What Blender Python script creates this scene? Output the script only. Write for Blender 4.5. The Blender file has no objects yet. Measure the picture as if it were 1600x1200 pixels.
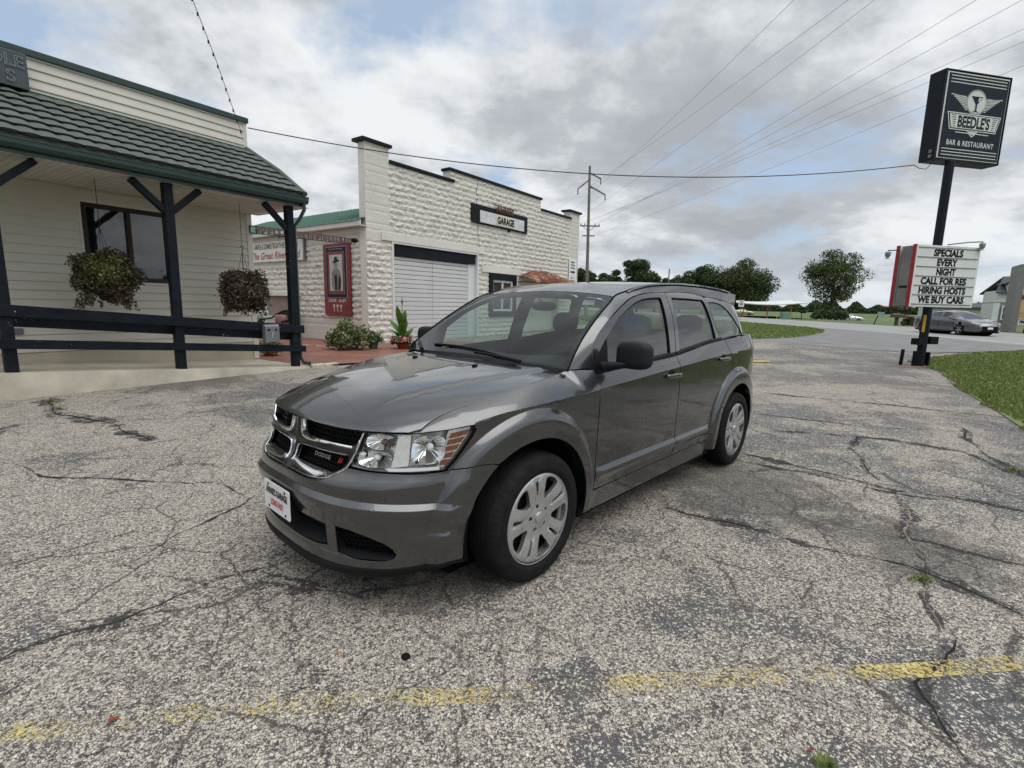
import bpy, bmesh, math, random
from mathutils import Vector, Matrix
from mathutils.geometry import delaunay_2d_cdt
import numpy as np
PI = math.pi
R = math.radians
random.seed(7)
scn = bpy.context.scene
col = scn.collection

# ------------------------------------------------------------------ camera
cam_data = bpy.data.cameras.new("camera")
cam_data.sensor_width = 36.0
cam_data.lens = 781.877 / 1600 * 36.0
cam_data.clip_start = 0.05
cam_data.clip_end = 6000
cam = bpy.data.objects.new("camera", cam_data)
col.objects.link(cam)
EYE = Vector((0, 0, 1.4832))
_p, _r = .1589, .0216
_fw = Vector((0, math.cos(_p), -math.sin(_p)))
_rt = Vector((1, 0, 0))
_up = _rt.cross(_fw)
_rt2 = math.cos(_r) * _rt + math.sin(_r) * _up
_up2 = -math.sin(_r) * _rt + math.cos(_r) * _up
M = Matrix((_rt2, _up2, -_fw)).transposed().to_4x4()
M.translation = EYE
cam.matrix_world = M
scn.camera = cam

# ------------------------------------------------------------------ sky and sun
scn.view_settings.view_transform = 'Standard'
scn.view_settings.look = 'None'
scn.view_settings.exposure = 0.80
scn.view_settings.gamma = 1.0
SUN_EL, SUN_AZ = 70, 135          # azimuth measured clockwise from +Y
w = bpy.data.worlds.new("World")
scn.world = w
w.use_nodes = True
nt = w.node_tree
nt.nodes.clear()
def N(t, **k):
    n = nt.nodes.new(t)
    for a, b in k.items():
        setattr(n, a, b)
    return n
def L(a, b): nt.links.new(a, b)
def mth(op, a, b=None, c=None, clamp=False):
    n = N('ShaderNodeMath', operation=op, use_clamp=clamp)
    for i, v in enumerate((a, b, c)):
        if v is None: continue
        if isinstance(v, (int, float)): n.inputs[i].default_value = v
        else: L(v, n.inputs[i])
    return n.outputs[0]
out = N('ShaderNodeOutputWorld'); bg = N('ShaderNodeBackground'); L(bg.outputs[0], out.inputs[0])
sky = N('ShaderNodeTexSky', sky_type='NISHITA', sun_disc=False)
sky.sun_elevation = R(SUN_EL); sky.sun_rotation = R(SUN_AZ)
sky.air_density = 1.0; sky.dust_density = 1.5
tc = N('ShaderNodeTexCoord')
sp = N('ShaderNodeSeparateXYZ'); L(tc.outputs['Generated'], sp.inputs[0])
zz = mth('ADD', mth('MAXIMUM', sp.outputs[2], 0.0), 0.30)
cx_ = mth('DIVIDE', sp.outputs[0], zz); cy_ = mth('DIVIDE', sp.outputs[1], zz)
cb = N('ShaderNodeCombineXYZ'); L(cx_, cb.inputs[0]); L(cy_, cb.inputs[1])
def noise(vec, scale, detail, rough, off=(0, 0, 0), dist=0.):
    m = N('ShaderNodeMapping'); m.inputs['Location'].default_value = off
    L(vec, m.inputs[0])
    n = N('ShaderNodeTexNoise'); n.inputs['Scale'].default_value = scale
    n.inputs['Detail'].default_value = detail; n.inputs['Roughness'].default_value = rough
    n.inputs['Distortion'].default_value = dist
    L(m.outputs[0], n.inputs['Vector']); return n.outputs['Fac']
def ramp(fac, stops):
    r = N('ShaderNodeValToRGB'); L(fac, r.inputs[0])
    e = r.color_ramp.elements
    while len(e) > 1: e.remove(e[-1])
    e[0].position = stops[0][0]; e[0].color = (*stops[0][1], 1)
    for p, c in stops[1:]:
        x = e.new(p); x.color = (*c, 1)
    return r.outputs[0]
CLOFF = (16.60, 6.70, 0)
body = noise(cb.outputs[0], 1.5, 10, .56, CLOFF, .0)        # where the cloud is
shade = noise(cb.outputs[0], 1.15, 10, .60, (38.80, -6.30, 0), .1)   # thickness of the cloud
fine = noise(cb.outputs[0], 3.6, 9, .62, (1, 2, 0), .0)
cover = mth('ADD', mth('MULTIPLY', body, .8), mth('MULTIPLY', fine, .2))
thick = mth('ADD', mth('MULTIPLY', shade, .72), mth('MULTIPLY', fine, .28))
cmask = ramp(cover, [(.38, (0, 0, 0)), (.47, (1, 1, 1))])
ccol = ramp(thick, [(.41, (.53, .545, .555)), (.455, (.47, .485, .50)), (.490, (.39, .408, .43)), (.525, (.31, .328, .35)), (.60, (.255, .272, .295))])
skyc = N('ShaderNodeMix', data_type='RGBA', blend_type='MULTIPLY'); skyc.inputs[0].default_value = 1
L(sky.outputs[0], skyc.inputs[6]); skyc.inputs[7].default_value = (.07, .07, .07, 1)
# thin veil keeps the gaps pale
veil = N('ShaderNodeMix', data_type='RGBA'); veil.inputs[0].default_value = .6
L(skyc.outputs[2], veil.inputs[6]); veil.inputs[7].default_value = (.34, .42, .53, 1)
mx = N('ShaderNodeMix', data_type='RGBA'); L(cmask, mx.inputs[0]); L(veil.outputs[2], mx.inputs[6]); L(ccol, mx.inputs[7])
# low sky: hazy and bright towards the horizon
hz = ramp(sp.outputs[2], [(.0, (1, 1, 1)), (.12, (0, 0, 0))])
mh = N('ShaderNodeMix', data_type='RGBA'); L(mth('MULTIPLY', hz, .55), mh.inputs[0]); L(mx.outputs[2], mh.inputs[6]); mh.inputs[7].default_value = (.41, .455, .50, 1)
# the sun behind the cloud brightens the sky around it (out of frame, behind the camera)
dt = N('ShaderNodeVectorMath', operation='DOT_PRODUCT'); L(tc.outputs['Generated'], dt.inputs[0])
dt.inputs[1].default_value = (math.sin(R(SUN_AZ)) * math.cos(R(SUN_EL)), math.cos(R(SUN_AZ)) * math.cos(R(SUN_EL)), math.sin(R(SUN_EL)))
glow = mth('MULTIPLY_ADD', mth('POWER', mth('MAXIMUM', dt.outputs['Value'], 0.0), 3.0), 1.1, .95)
gm = N('ShaderNodeVectorMath', operation='SCALE'); L(mh.outputs[2], gm.inputs[0]); L(glow, gm.inputs['Scale'])
L(gm.outputs[0], bg.inputs[0]); bg.inputs[1].default_value = 1.0

sl = bpy.data.lights.new("sun", 'SUN'); sl.energy = 1.15; sl.angle = R(60); sl.color = (1, .97, .92)
sun = bpy.data.objects.new("sun", sl); col.objects.link(sun)
_d = Vector((math.sin(R(SUN_AZ)) * math.cos(R(SUN_EL)), math.cos(R(SUN_AZ)) * math.cos(R(SUN_EL)), math.sin(R(SUN_EL))))
sun.rotation_euler = _d.to_track_quat('Z', 'Y').to_euler()
scn.cycles.max_bounces = 8
scn.cycles.transparent_max_bounces = 16
scn.cycles.caustics_reflective = False
scn.cycles.caustics_refractive = False
# ------------------------------------------------------------------ helpers
class NT:
    """small shader-graph helper"""
    def __init__(s, mat):
        s.m = mat; s.t = mat.node_tree
        s.b = s.t.nodes['Principled BSDF']; s.o = s.t.nodes['Material Output']
        s._tc = None
    def n(s, t, **k):
        x = s.t.nodes.new(t)
        for a, b in k.items(): setattr(x, a, b)
        return x
    def l(s, a, b): s.t.links.new(a, b)
    def set(s, inp, v):
        if isinstance(v, bpy.types.NodeSocket): s.l(v, inp)
        elif isinstance(v, (tuple, list)) and inp.type == 'RGBA' and len(v) == 3: inp.default_value = (*v, 1)
        else: inp.default_value = v
    def co(s, kind='Object'):
        if not s._tc: s._tc = s.n('ShaderNodeTexCoord')
        return s._tc.outputs[kind]
    def map(s, v, loc=(0, 0, 0), rot=(0, 0, 0), sc=(1, 1, 1)):
        x = s.n('ShaderNodeMapping'); s.l(v, x.inputs[0])
        x.inputs[1].default_value = loc; x.inputs[2].default_value = rot; x.inputs[3].default_value = sc
        return x.outputs[0]
    def noise(s, v, scale, detail=4, rough=.5, dist=0., o='Fac'):
        x = s.n('ShaderNodeTexNoise'); s.l(v, x.inputs['Vector'])
        x.inputs['Scale'].default_value = scale; x.inputs['Detail'].default_value = detail
        x.inputs['Roughness'].default_value = rough; x.inputs['Distortion'].default_value = dist
        return x.outputs[o]
    def vor(s, v, scale, feat='F1', o='Distance', rnd=1.):
        x = s.n('ShaderNodeTexVoronoi', feature=feat); s.l(v, x.inputs['Vector'])
        x.inputs['Scale'].default_value = scale; x.inputs['Randomness'].default_value = rnd
        return x.outputs[o]
    def ma(s, op, a, b=None, c=None, clamp=False):
        x = s.n('ShaderNodeMath', operation=op, use_clamp=clamp)
        for i, v in enumerate((a, b, c)):
            if v is not None: s.set(x.inputs[i], v)
        return x.outputs[0]
    def mr(s, v, a, b, c=0., d=1.):
        x = s.n('ShaderNodeMapRange'); x.interpolation_type = 'SMOOTHSTEP'
        for i, q in enumerate((v, a, b, c, d)): s.set(x.inputs[i], q)
        return x.outputs[0]
    def ramp(s, f, stops, const=False):
        r = s.n('ShaderNodeValToRGB'); s.l(f, r.inputs[0]); e = r.color_ramp.elements
        if const: r.color_ramp.interpolation = 'CONSTANT'
        while len(e) > 1: e.remove(e[-1])
        e[0].position = stops[0][0]; e[0].color = (*stops[0][1], 1)
        for p, c in stops[1:]:
            x = e.new(p); x.color = (*c, 1)
        return r.outputs[0]
    def mix(s, f, a, b, blend='MIX'):
        x = s.n('ShaderNodeMix', data_type='RGBA', blend_type=blend)
        s.set(x.inputs[0], f); s.set(x.inputs[6], a); s.set(x.inputs[7], b)
        return x.outputs[2]
    def bump(s, h, strength=.5, dist=.01, nrm=None):
        x = s.n('ShaderNodeBump'); s.l(h, x.inputs['Height'])
        x.inputs['Strength'].default_value = strength; x.inputs['Distance'].default_value = dist
        if nrm is not None: s.l(nrm, x.inputs['Normal'])
        return x.outputs[0]
def mat(name, colr=(.5, .5, .5), rough=.6, metal=0., var=.12, vscale=3., bump=0., bscale=60., coat=0., spec=None):
    m = bpy.data.materials.new(name); m.use_nodes = True; t = NT(m)
    b = t.b.inputs
    b['Roughness'].default_value = rough; b['Metallic'].default_value = metal
    if spec is None and max(colr) < .05 and metal < .5 and not coat: spec = .12
    if spec is not None: b['Specular IOR Level'].default_value = spec
    if coat: b['Coat Weight'].default_value = coat; b['Coat Roughness'].default_value = .03
    if var > 0:
        f = t.noise(t.co(), vscale, 6, .6)
        lo = tuple(c * (1 - var) for c in colr); hi = tuple(min(1, c * (1 + var)) for c in colr)
        t.l(t.ramp(f, [(.3, lo), (.7, hi)]), b['Base Color'])
        rr = t.mr(t.noise(t.co(), vscale * 2.3, 4), .3, .7, max(0, rough - .08), min(1, rough + .08))
        t.l(rr, b['Roughness'])
    else: b['Base Color'].default_value = (*colr, 1)
    if bump: t.l(t.bump(t.noise(t.co(), bscale, 5), bump, .004), b['Normal'])
    return m
def T(o, label=None, cat=None, group=None, kind=None):
    if label: o['label'] = label
    if cat: o['category'] = cat
    if group: o['group'] = group
    if kind: o['kind'] = kind
    return o
def empty(name, loc=(0, 0, 0), rz=0., label=None, cat=None, group=None):
    o = bpy.data.objects.new(name, None); col.objects.link(o)
    o.location = loc; o.rotation_euler = (0, 0, rz); o.empty_display_size = .2
    return T(o, label, cat, group)
def wmat(o):
    m = Matrix.LocRotScale(o.location, o.rotation_euler, o.scale)
    return wmat(o.parent) @ m if o.parent else m
class Fr:
    """local frame: a along, b outwards, c up"""
    def __init__(s, o, ea, eb, ec=(0, 0, 1)):
        s.o = Vector(o); s.a = Vector(ea); s.b = Vector(eb); s.c = Vector(ec)
    def __call__(s, a, b, c): return s.o + s.a * a + s.b * b + s.c * c
WORLD = Fr((0, 0, 0), (1, 0, 0), (0, 1, 0))
class MB:
    def __init__(s): s.v = []; s.f = []; s.mi = []; s.cur = 0
    def add(s, vs, fs):
        k = len(s.v); s.v += [tuple(x) for x in vs]
        for f in fs: s.f.append(tuple(i + k for i in f)); s.mi.append(s.cur)
        return s
    def box(s, fr, a0, a1, b0, b1, c0, c1):
        P = [fr(a, b, c) for c in (c0, c1) for b in (b0, b1) for a in (a0, a1)]
        return s.add(P, [(0, 2, 3, 1), (4, 5, 7, 6), (0, 1, 5, 4), (2, 6, 7, 3), (0, 4, 6, 2), (1, 3, 7, 5)])
    def hexa(s, P):
        """8 points: bottom 4 then top 4, same order"""
        return s.add(P, [(3, 2, 1, 0), (4, 5, 6, 7), (0, 1, 5, 4), (1, 2, 6, 5), (2, 3, 7, 6), (3, 0, 4, 7)])
    def prism(s, pts, d):
        """closed polygon of 3D points extruded by vector d"""
        n = len(pts); d = Vector(d); P = [Vector(p) for p in pts]; Q = [p + d for p in P]
        return s.add(P + Q, [tuple(range(n))[::-1], tuple(range(n, 2 * n))] + [(i, (i + 1) % n, n + (i + 1) % n, n + i) for i in range(n)])
    def beam(s, p0, p1, wd, ht, up=(0, 0, 1)):
        p0 = Vector(p0); p1 = Vector(p1); d = (p1 - p0).normalized(); u = Vector(up)
        sd = d.cross(u).normalized(); u = sd.cross(d).normalized()
        sd *= wd / 2; u *= ht / 2
        return s.hexa([p0 - sd - u, p0 + sd - u, p1 + sd - u, p1 - sd - u, p0 - sd + u, p0 + sd + u, p1 + sd + u, p1 - sd + u])
    def tube(s, pts, r, n=8, cap=True):
        P = [Vector(p) for p in pts]; k = len(s.v); m = len(P)
        rr = r if isinstance(r, (list, tuple)) else [r] * m
        prev = None
        for i, p in enumerate(P):
            d = (P[min(i + 1, m - 1)] - P[max(i - 1, 0)])
            d = d.normalized() if d.length > 1e-9 else Vector((0, 0, 1))
            if prev is None:
                a = d.orthogonal().normalized()
            else:
                a = prev - d * prev.dot(d)
                a = a.normalized() if a.length > 1e-6 else d.orthogonal().normalized()
            prev = a; b = d.cross(a)
            for j in range(n):
                t = 2 * PI * j / n
                s.v.append(tuple(p + (a * math.cos(t) + b * math.sin(t)) * rr[i]))
        for i in range(m - 1):
            for j in range(n):
                j2 = (j + 1) % n
                s.f.append((k + i * n + j, k + i * n + j2, k + (i + 1) * n + j2, k + (i + 1) * n + j)); s.mi.append(s.cur)
        if cap:
            s.f.append(tuple(k + j for j in range(n))[::-1]); s.mi.append(s.cur)
            s.f.append(tuple(k + (m - 1) * n + j for j in range(n))); s.mi.append(s.cur)
        return s
    def lathe(s, prof, o, ax, n=32, cap=False, mod=None):
        """prof: (distance along axis, radius)"""
        o = Vector(o); ax = Vector(ax).normalized(); a = ax.orthogonal().normalized(); b = ax.cross(a); k = len(s.v); m = len(prof)
        for i, q in enumerate(prof):
            for j in range(n):
                t = 2 * PI * j / n; r = q[1]
                if mod and len(q) > 2: r = mod(q, j)
                s.v.append(tuple(o + ax * q[0] + (a * math.cos(t) + b * math.sin(t)) * r))
        for i in range(m - 1):
            for j in range(n):
                j2 = (j + 1) % n
                s.f.append((k + i * n + j, k + i * n + j2, k + (i + 1) * n + j2, k + (i + 1) * n + j)); s.mi.append(s.cur)
        if cap:
            s.f.append(tuple(k + j for j in range(n))[::-1]); s.mi.append(s.cur)
            s.f.append(tuple(k + (m - 1) * n + j for j in range(n))); s.mi.append(s.cur)
        return s
    def ellip(s, c, r, fr=WORLD, e=2.0, n=12, m=20):
        """super-ellipsoid"""
        k = len(s.v)
        def sp(x): return math.copysign(abs(x) ** (2 / e), x)
        for i in range(n + 1):
            t = -PI / 2 + PI * i / n
            for j in range(m):
                q = 2 * PI * j / m
                p = (c[0] + r[0] * sp(math.cos(t)) * sp(math.cos(q)), c[1] + r[1] * sp(math.cos(t)) * sp(math.sin(q)), c[2] + r[2] * sp(math.sin(t)))
                s.v.append(tuple(fr(*p)))
        for i in range(n):
            for j in range(m):
                j2 = (j + 1) % m
                s.f.append((k + i * m + j, k + i * m + j2, k + (i + 1) * m + j2, k + (i + 1) * m + j)); s.mi.append(s.cur)
        return s
    def grid(s, f, nu, nv, wrap=False):
        k = len(s.v)
        for i in range(nu + 1):
            for j in range(nv + 1): s.v.append(tuple(f(i / nu, j / nv)))
        for i in range(nu):
            for j in range(nv):
                s.f.append((k + i * (nv + 1) + j, k + (i + 1) * (nv + 1) + j, k + (i + 1) * (nv + 1) + j + 1, k + i * (nv + 1) + j + 1)); s.mi.append(s.cur)
        return s
    def text(s, body, fr_o, right, up, size, bold=0., sx=1., align='CENTER', shear=0., lift=.003, maxw=None, spacing=1., fn=None, depth=0.):
        vs, fs = text_mesh(body, bold, shear, spacing)
        if not vs: return s
        xs = [v[0] for v in vs]; x0, x1 = min(xs), max(xs)
        k = size / .70
        wdt = (x1 - x0) * k * sx
        if maxw and wdt > maxw: sx *= maxw / wdt; wdt = maxw
        off = {'CENTER': -(x0 + x1) / 2, 'LEFT': -x0, 'RIGHT': -x1}[align]
        o = Vector(fr_o); r = Vector(right).normalized(); u = Vector(up).normalized(); nn = r.cross(u)
        if fn: P = [fn((x + off) * k * sx, y * k) for x, y in vs]
        else: P = [o + r * ((x + off) * k * sx) + u * (y * k) + nn * lift for x, y in vs]
        return s.add(P, fs)
    def build(s, name, m, parent=None, local=False, smooth=False, bevel=0., recalc=True, seg=2, angle=None):
        me = bpy.data.meshes.new(name)
        V = s.v
        if parent is not None and not local:
            inv = wmat(parent).inverted(); V = [tuple(inv @ Vector(v)) for v in V]
        me.from_pydata(V, [], s.f)
        ms = m if isinstance(m, (list, tuple)) else [m]
        for x in ms: me.materials.append(x)
        if len(ms) > 1: me.polygons.foreach_set('material_index', s.mi)
        if recalc:
            bm = bmesh.new(); bm.from_mesh(me); bmesh.ops.recalc_face_normals(bm, faces=bm.faces); bm.to_mesh(me); bm.free()
        if smooth:
            me.polygons.foreach_set('use_smooth', [True] * len(me.polygons))
            me.set_sharp_from_angle(angle=R(angle or 40))
        me.update()
        o = bpy.data.objects.new(name, me); col.objects.link(o)
        if parent is not None: o.parent = parent
        if bevel:
            b = o.modifiers.new('bevel', 'BEVEL'); b.width = bevel; b.segments = seg; b.limit_method = 'ANGLE'; b.angle_limit = R(40)
        return o
_tx = {}
def text_mesh(body, bold=0., shear=0., spacing=1.):
    key = (body, bold, shear, spacing)
    if key in _tx: return _tx[key]
    c = bpy.data.curves.new('lettering', 'FONT'); c.body = body; c.offset = bold; c.shear = shear; c.size = 1; c.space_character = spacing
    c.resolution_u = 3
    o = bpy.data.objects.new('lettering', c)
    me = bpy.data.meshes.new_from_object(o)
    vs = [(v.co.x, v.co.y) for v in me.vertices]; fs = [tuple(p.vertices) for p in me.polygons]
    bpy.data.objects.remove(o); bpy.data.curves.remove(c); bpy.data.meshes.remove(me)
    _tx[key] = (vs, fs); return _tx[key]
def copy_tree(o, parent=None):
    c = o.copy(); col.objects.link(c); c.parent = parent
    for ch in list(o.children): copy_tree(ch, c)
    return c
def pip(x, y, P):
    r = False; j = len(P) - 1
    for i in range(len(P)):
        xi, yi = P[i]; xj, yj = P[j]
        if (yi > y) != (yj > y) and x < (xj - xi) * (y - yi) / (yj - yi) + xi: r = not r
        j = i
    return r
def densify(P, h, closed=True):
    out = []; n = len(P)
    for i in range(n if closed else n - 1):
        a = P[i]; b = P[(i + 1) % n]; d = math.dist(a, b); k = max(1, math.ceil(d / h))
        for j in range(k): out.append((a[0] + (b[0] - a[0]) * j / k, a[1] + (b[1] - a[1]) * j / k))
    if not closed: out.append(tuple(P[-1]))
    return out
def cdt(outer, holes, h, feats=()):
    loops = [densify(outer, h)] + [densify(q, h) for q in holes]
    pts = []; edges = []
    for lp in loops:
        k = len(pts); n = len(lp); pts += lp; edges += [(k + i, k + (i + 1) % n) for i in range(n)]
    for ft in feats:
        dn = densify(ft, h, False); run = []
        for q in dn + [None]:
            ok = q is not None and pip(q[0], q[1], loops[0]) and not any(pip(q[0], q[1], l_) for l_ in loops[1:])
            if ok and min((q[0] - b[0]) ** 2 + (q[1] - b[1]) ** 2 for b in pts[:sum(map(len, loops))]) < (h * .25) ** 2: ok = False
            if ok: run.append(q)
            else:
                k = len(pts); pts += run; edges += [(k + i, k + i + 1) for i in range(len(run) - 1)]; run = []
    nb = len(pts)
    B = np.array(pts)
    xs = [p[0] for p in outer]; ys = [p[1] for p in outer]
    X = np.arange(min(xs) + h * .5, max(xs), h); Y = np.arange(min(ys) + h * .5, max(ys), h)
    for x in X:
        for y in Y:
            if not pip(x, y, loops[0]): continue
            if any(pip(x, y, lp) for lp in loops[1:]): continue
            if np.min((B[:, 0] - x) ** 2 + (B[:, 1] - y) ** 2) < (h * .45) ** 2: continue
            pts.append((x, y))
    r = delaunay_2d_cdt([Vector(p) for p in pts], edges, [], 0, 1e-6)
    vs = [(v.x, v.y) for v in r[0]]; tr = []
    for f in r[2]:
        cx = sum(vs[i][0] for i in f) / len(f); cy = sum(vs[i][1] for i in f) / len(f)
        if not pip(cx, cy, loops[0]): continue
        if any(pip(cx, cy, lp) for lp in loops[1:]): continue
        tr.append(tuple(f))
    return vs, tr
CTR = Vector((1.4, 0, .75))
def panel(name, outer, fn, m, parent, holes=(), h=.03, depth=.014, mirror=None, ctr=CTR, out_dir=None, thick_in=True, flip_normal=False, feats=(), xf=None):
    """surface panel: a 2D outline (with holes) laid on the surface fn(u,v), edges turned inwards by depth.
    mirror: None, 'both' (adds the mirrored half in the same mesh) or 'only'"""
    vs, tr = cdt(outer, list(holes), h, feats)
    e = 1e-4; P = []; NN = []
    for (u, v) in vs:
        p = Vector(fn(u, v)); a = Vector(fn(u + e, v)) - Vector(fn(u - e, v)); b = Vector(fn(u, v + e)) - Vector(fn(u, v - e))
        n = a.cross(b)
        if n.length < 1e-14: n = Vector((0, 0, 1))
        n.normalize()
        ref = Vector(out_dir) if out_dir is not None else (p - ctr)
        if n.dot(ref) < 0: n = -n
        P.append(p); NN.append(n)
    cnt = {}
    F = []; vote = 0.
    def ar2(f): return (vs[f[1]][0] - vs[f[0]][0]) * (vs[f[2]][1] - vs[f[0]][1]) - (vs[f[1]][1] - vs[f[0]][1]) * (vs[f[2]][0] - vs[f[0]][0])
    tr = [f if ar2(f) > 0 else f[::-1] for f in tr]
    for f in tr: vote += (P[f[1]] - P[f[0]]).cross(P[f[2]] - P[f[0]]).dot(NN[f[0]])
    for f in tr:
        if vote < 0: f = f[::-1]
        F.append(f)
        for i in range(len(f)):
            k = (f[i], f[(i + 1) % len(f)]); cnt[k] = cnt.get(k, 0) + 1
    be = [k for k in cnt if (k[1], k[0]) not in cnt]
    V = list(P); NV = list(NN); FF = list(F)
    if depth:
        tn = {}
        for a, b in be:
            t = (P[b] - P[a]).normalized()
            for q in (a, b):
                tn.setdefault(q, Vector((0, 0, 0))); tn[q] += t.cross(NN[q])
        rad = min(.0025, depth * .3)
        i1 = {}; i2 = {}; 
        for q, d in tn.items():
            d = d.normalized() if d.length > 1e-9 else NN[q]
            i1[q] = len(V); V.append(P[q]); NV.append((NN[q] + d).normalized())
            i2[q] = len(V); V.append(P[q] + d * 0 - NN[q] * rad * 1.2 + d * rad * .0); NV.append(d)
        i3 = {}
        for q, d in tn.items():
            d = d.normalized() if d.length > 1e-9 else NN[q]
            i3[q] = len(V); V.append(P[q] - NN[q] * depth); NV.append(d)
        for a, b in be:
            FF.append((b, a, i2[a], i2[b]))
            FF.append((i2[b], i2[a], i3[a], i3[b]))
    if xf: 
        V = [xf @ v for v in V]; r3 = xf.to_3x3(); NV = [(r3 @ n).normalized() for n in NV]
    def emit(V, NV, FF, name):
        me = bpy.data.meshes.new(name)
        me.from_pydata([tuple(v) for v in V], [], FF)
        me.materials.append(m)
        me.polygons.foreach_set('use_smooth', [True] * len(me.polygons))
        me.normals_split_custom_set_from_vertices([tuple(n) for n in NV])
        o = bpy.data.objects.new(name, me); col.objects.link(o)
        if parent is not None: o.parent = parent
        return o
    res = []
    if mirror != 'only': res.append((V, NV, FF))
    if mirror in ('both', 'only', 'two'):
        V2 = [Vector((v.x, -v.y, v.z)) for v in V]; N2 = [Vector((n.x, -n.y, n.z)) for n in NV]
        res.append((V2, N2, [f[::-1] for f in FF]))
    if mirror == 'both':
        k = len(V); a, b = res
        return emit(a[0] + b[0], a[1] + b[1], a[2] + [tuple(i + k for i in f) for f in b[2]], name)
    objs = [emit(*q, name) for q in res]
    return objs if len(objs) > 1 else objs[0]
def lp(a, b, t): return a + (b - a) * t
PI=math.pi
def lerp(a,b,t):return a+(b-a)*t
def sst(a,b,x):
    t=min(1,max(0,(x-a)/(b-a)));return t*t*(3-2*t)
class PW:
    """monotone cubic (pchip); a list of (x,y); double-x not needed"""
    def __init__(s,pts,lin=False):
        pts=sorted(pts);s.x=[p[0] for p in pts];s.y=[p[1] for p in pts];n=len(pts)
        d=[(s.y[i+1]-s.y[i])/(s.x[i+1]-s.x[i]) for i in range(n-1)]
        m=[d[0]]+[0]*(n-2)+[d[-1]]
        for i in range(1,n-1):
            if d[i-1]*d[i]>0:
                h0=s.x[i]-s.x[i-1];h1=s.x[i+1]-s.x[i];w1=2*h1+h0;w2=h1+2*h0
                m[i]=(w1+w2)/(w1/d[i-1]+w2/d[i])
        s.m=m;s.d=d;s.lin=lin
    def __call__(s,x):
        X=s.x
        if x<=X[0]:return s.y[0]+s.d[0]*(x-X[0])*(1 if s.lin else 1)
        if x>=X[-1]:return s.y[-1]+s.d[-1]*(x-X[-1])
        lo,hi=0,len(X)-1
        while hi-lo>1:
            k=(lo+hi)//2
            if X[k]<=x:lo=k
            else:hi=k
        h=X[hi]-X[lo];t=(x-X[lo])/h
        if s.lin:return lerp(s.y[lo],s.y[hi],t)
        return ((1+2*t)*(1-t)**2*s.y[lo]+t*(1-t)**2*h*s.m[lo]+t*t*(3-2*t)*s.y[hi]+t*t*(t-1)*h*s.m[hi])
X0,A0,NF=2.45,1.40,3.0
X1,A1,NR=0.0,1.03,3.2
WF,WR,WZ,RO,RF=2.89,0.0,.355,.45,.595
U0=A0*PI/2; U1=U0+(X0-X1); U2=U1+A1*PI/2
zc=PW([(-1.05,1.10),(-.5,1.10),(.3,1.085),(1.25,1.044),(2.3,.993),(2.93,.965),(3.1,.953),(3.28,.922),(3.5,.90),(3.8,.89)])
zb=PW([(-1.1,1.25),(-.17,1.225),(.48,1.195),(1.235,1.128),(1.65,1.108),(2.2,1.075),(2.6,1.06)])
# nose profile: offset of the front in x by z
fx=PW([(.16,-.05),(.20,-.022),(.24,-.010),(.262,-.012),(.285,-.014),(.31,-.024),(.36,-.020),(.45,-.012),(.54,-.008),(.60,-.011),(.632,-.013),(.646,-.020),(.70,-.072),(.74,-.085),(.9,-.115),(1.0,-.17)])
lo=PW([(.16,.80),(.20,.835),(.26,.85),(.34,.862),(.40,.872),(.452,.896),(.464,.896),(.496,.872),(.60,.877),(.80,.884)])
lo2=PW([(.16,.815),(.25,.852),(.40,.872),(.60,.878),(.80,.884)])
def bw(x,z):
    c=zc(x)
    if z<=.8:
        y=lo(z)
        if z<.55:
            k=max(sst(2.27,2.335,x),sst(.62,.555,x))
            if k>0:y=lerp(y,lo2(z),k)
    elif z<=c:y=lerp(.884,.888,(z-.8)/(c-.8))
    else:
        # shoulder above the crease
        t=(z-c)/(zb(x)-c) if zb(x)>c else 0
        y=.888-.040*t-.008*t*t
    k=0
    if z<.52: # door cladding only between the wheels
        k=sst(2.30,2.45,x)+sst(.62,.47,x) if False else 0
    return y
def rho(x,z,xw):
    return math.hypot(x-xw,z-WZ) if z>WZ else abs(x-xw)
def frho(x,z,xw):
    d=x-xw
    if xw>1 and d<0:d*=1.07
    if xw<1 and d>0:d*=1.085
    return math.hypot(d,z-WZ) if z>WZ else abs(d)
def flare(x,z):
    r=min(frho(x,z,WF),frho(x,z,WR))
    t=(RF-r)/.075
    if t<=0:return 0.
    if t<1:return .040*(1-(1-t)**2)
    return .040+.004*(min(r,RF)-.52)/.1*-1*0
def plan(u):
    """unit plan position: returns (part, X, Y) """
    if u<U0:
        p=u/A0;c,s=math.cos(p),math.sin(p);r=(abs(c)**NF+abs(s)**NF)**(-1/NF);return 0,c*r,s*r
    if u<=U1:return 1,X0-(u-U0),1.
    p=(u-U1)/A1;c,s=math.cos(p),math.sin(p);r=(abs(c)**NR+abs(s)**NR)**(-1/NR);return 2,s*r,c*r
rx=PW([(.2,-.05),(.3,0),(.55,.0),(.62,-.03),(.9,-.05),(1.1,-.09),(1.3,-.17)])
def base(u,z):
    k,a,b=plan(u)
    if k==0:
        x=X0+(A0+fx(z))*a
        # lower corner of the bumper is drawn in, nose taper
        return x,bw(x,z)*b
    if k==1:return a,bw(a,z)
    x=X1-(A1+rx(z))*a
    return x,bw(x,z)*b
def _ledge(x,y,z):
    # bright ledge running out from the number plate across the bumper
    if x<2.9 or z>.75:return 0.
    ay=abs(y);f=sst(.85,.70,ay)
    zl=.590-.038*(ay/.72)**2
    d=.022*min(1,max(0,(zl+.010-z)/.026))*sst(.44,zl-.03,z)*f
    # small wedge crease beside the wheel arch
    if ay>.62:
        t=min(1,(ay-.66)/.155)
        if t>0:
            zt=.392+.055*t
            d+=.016*t*sst(zt,zt-.024,z)*sst(.27,.36,z)*sst(3.36,3.42,x)
    return d
EXTRA=[_ledge]
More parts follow.
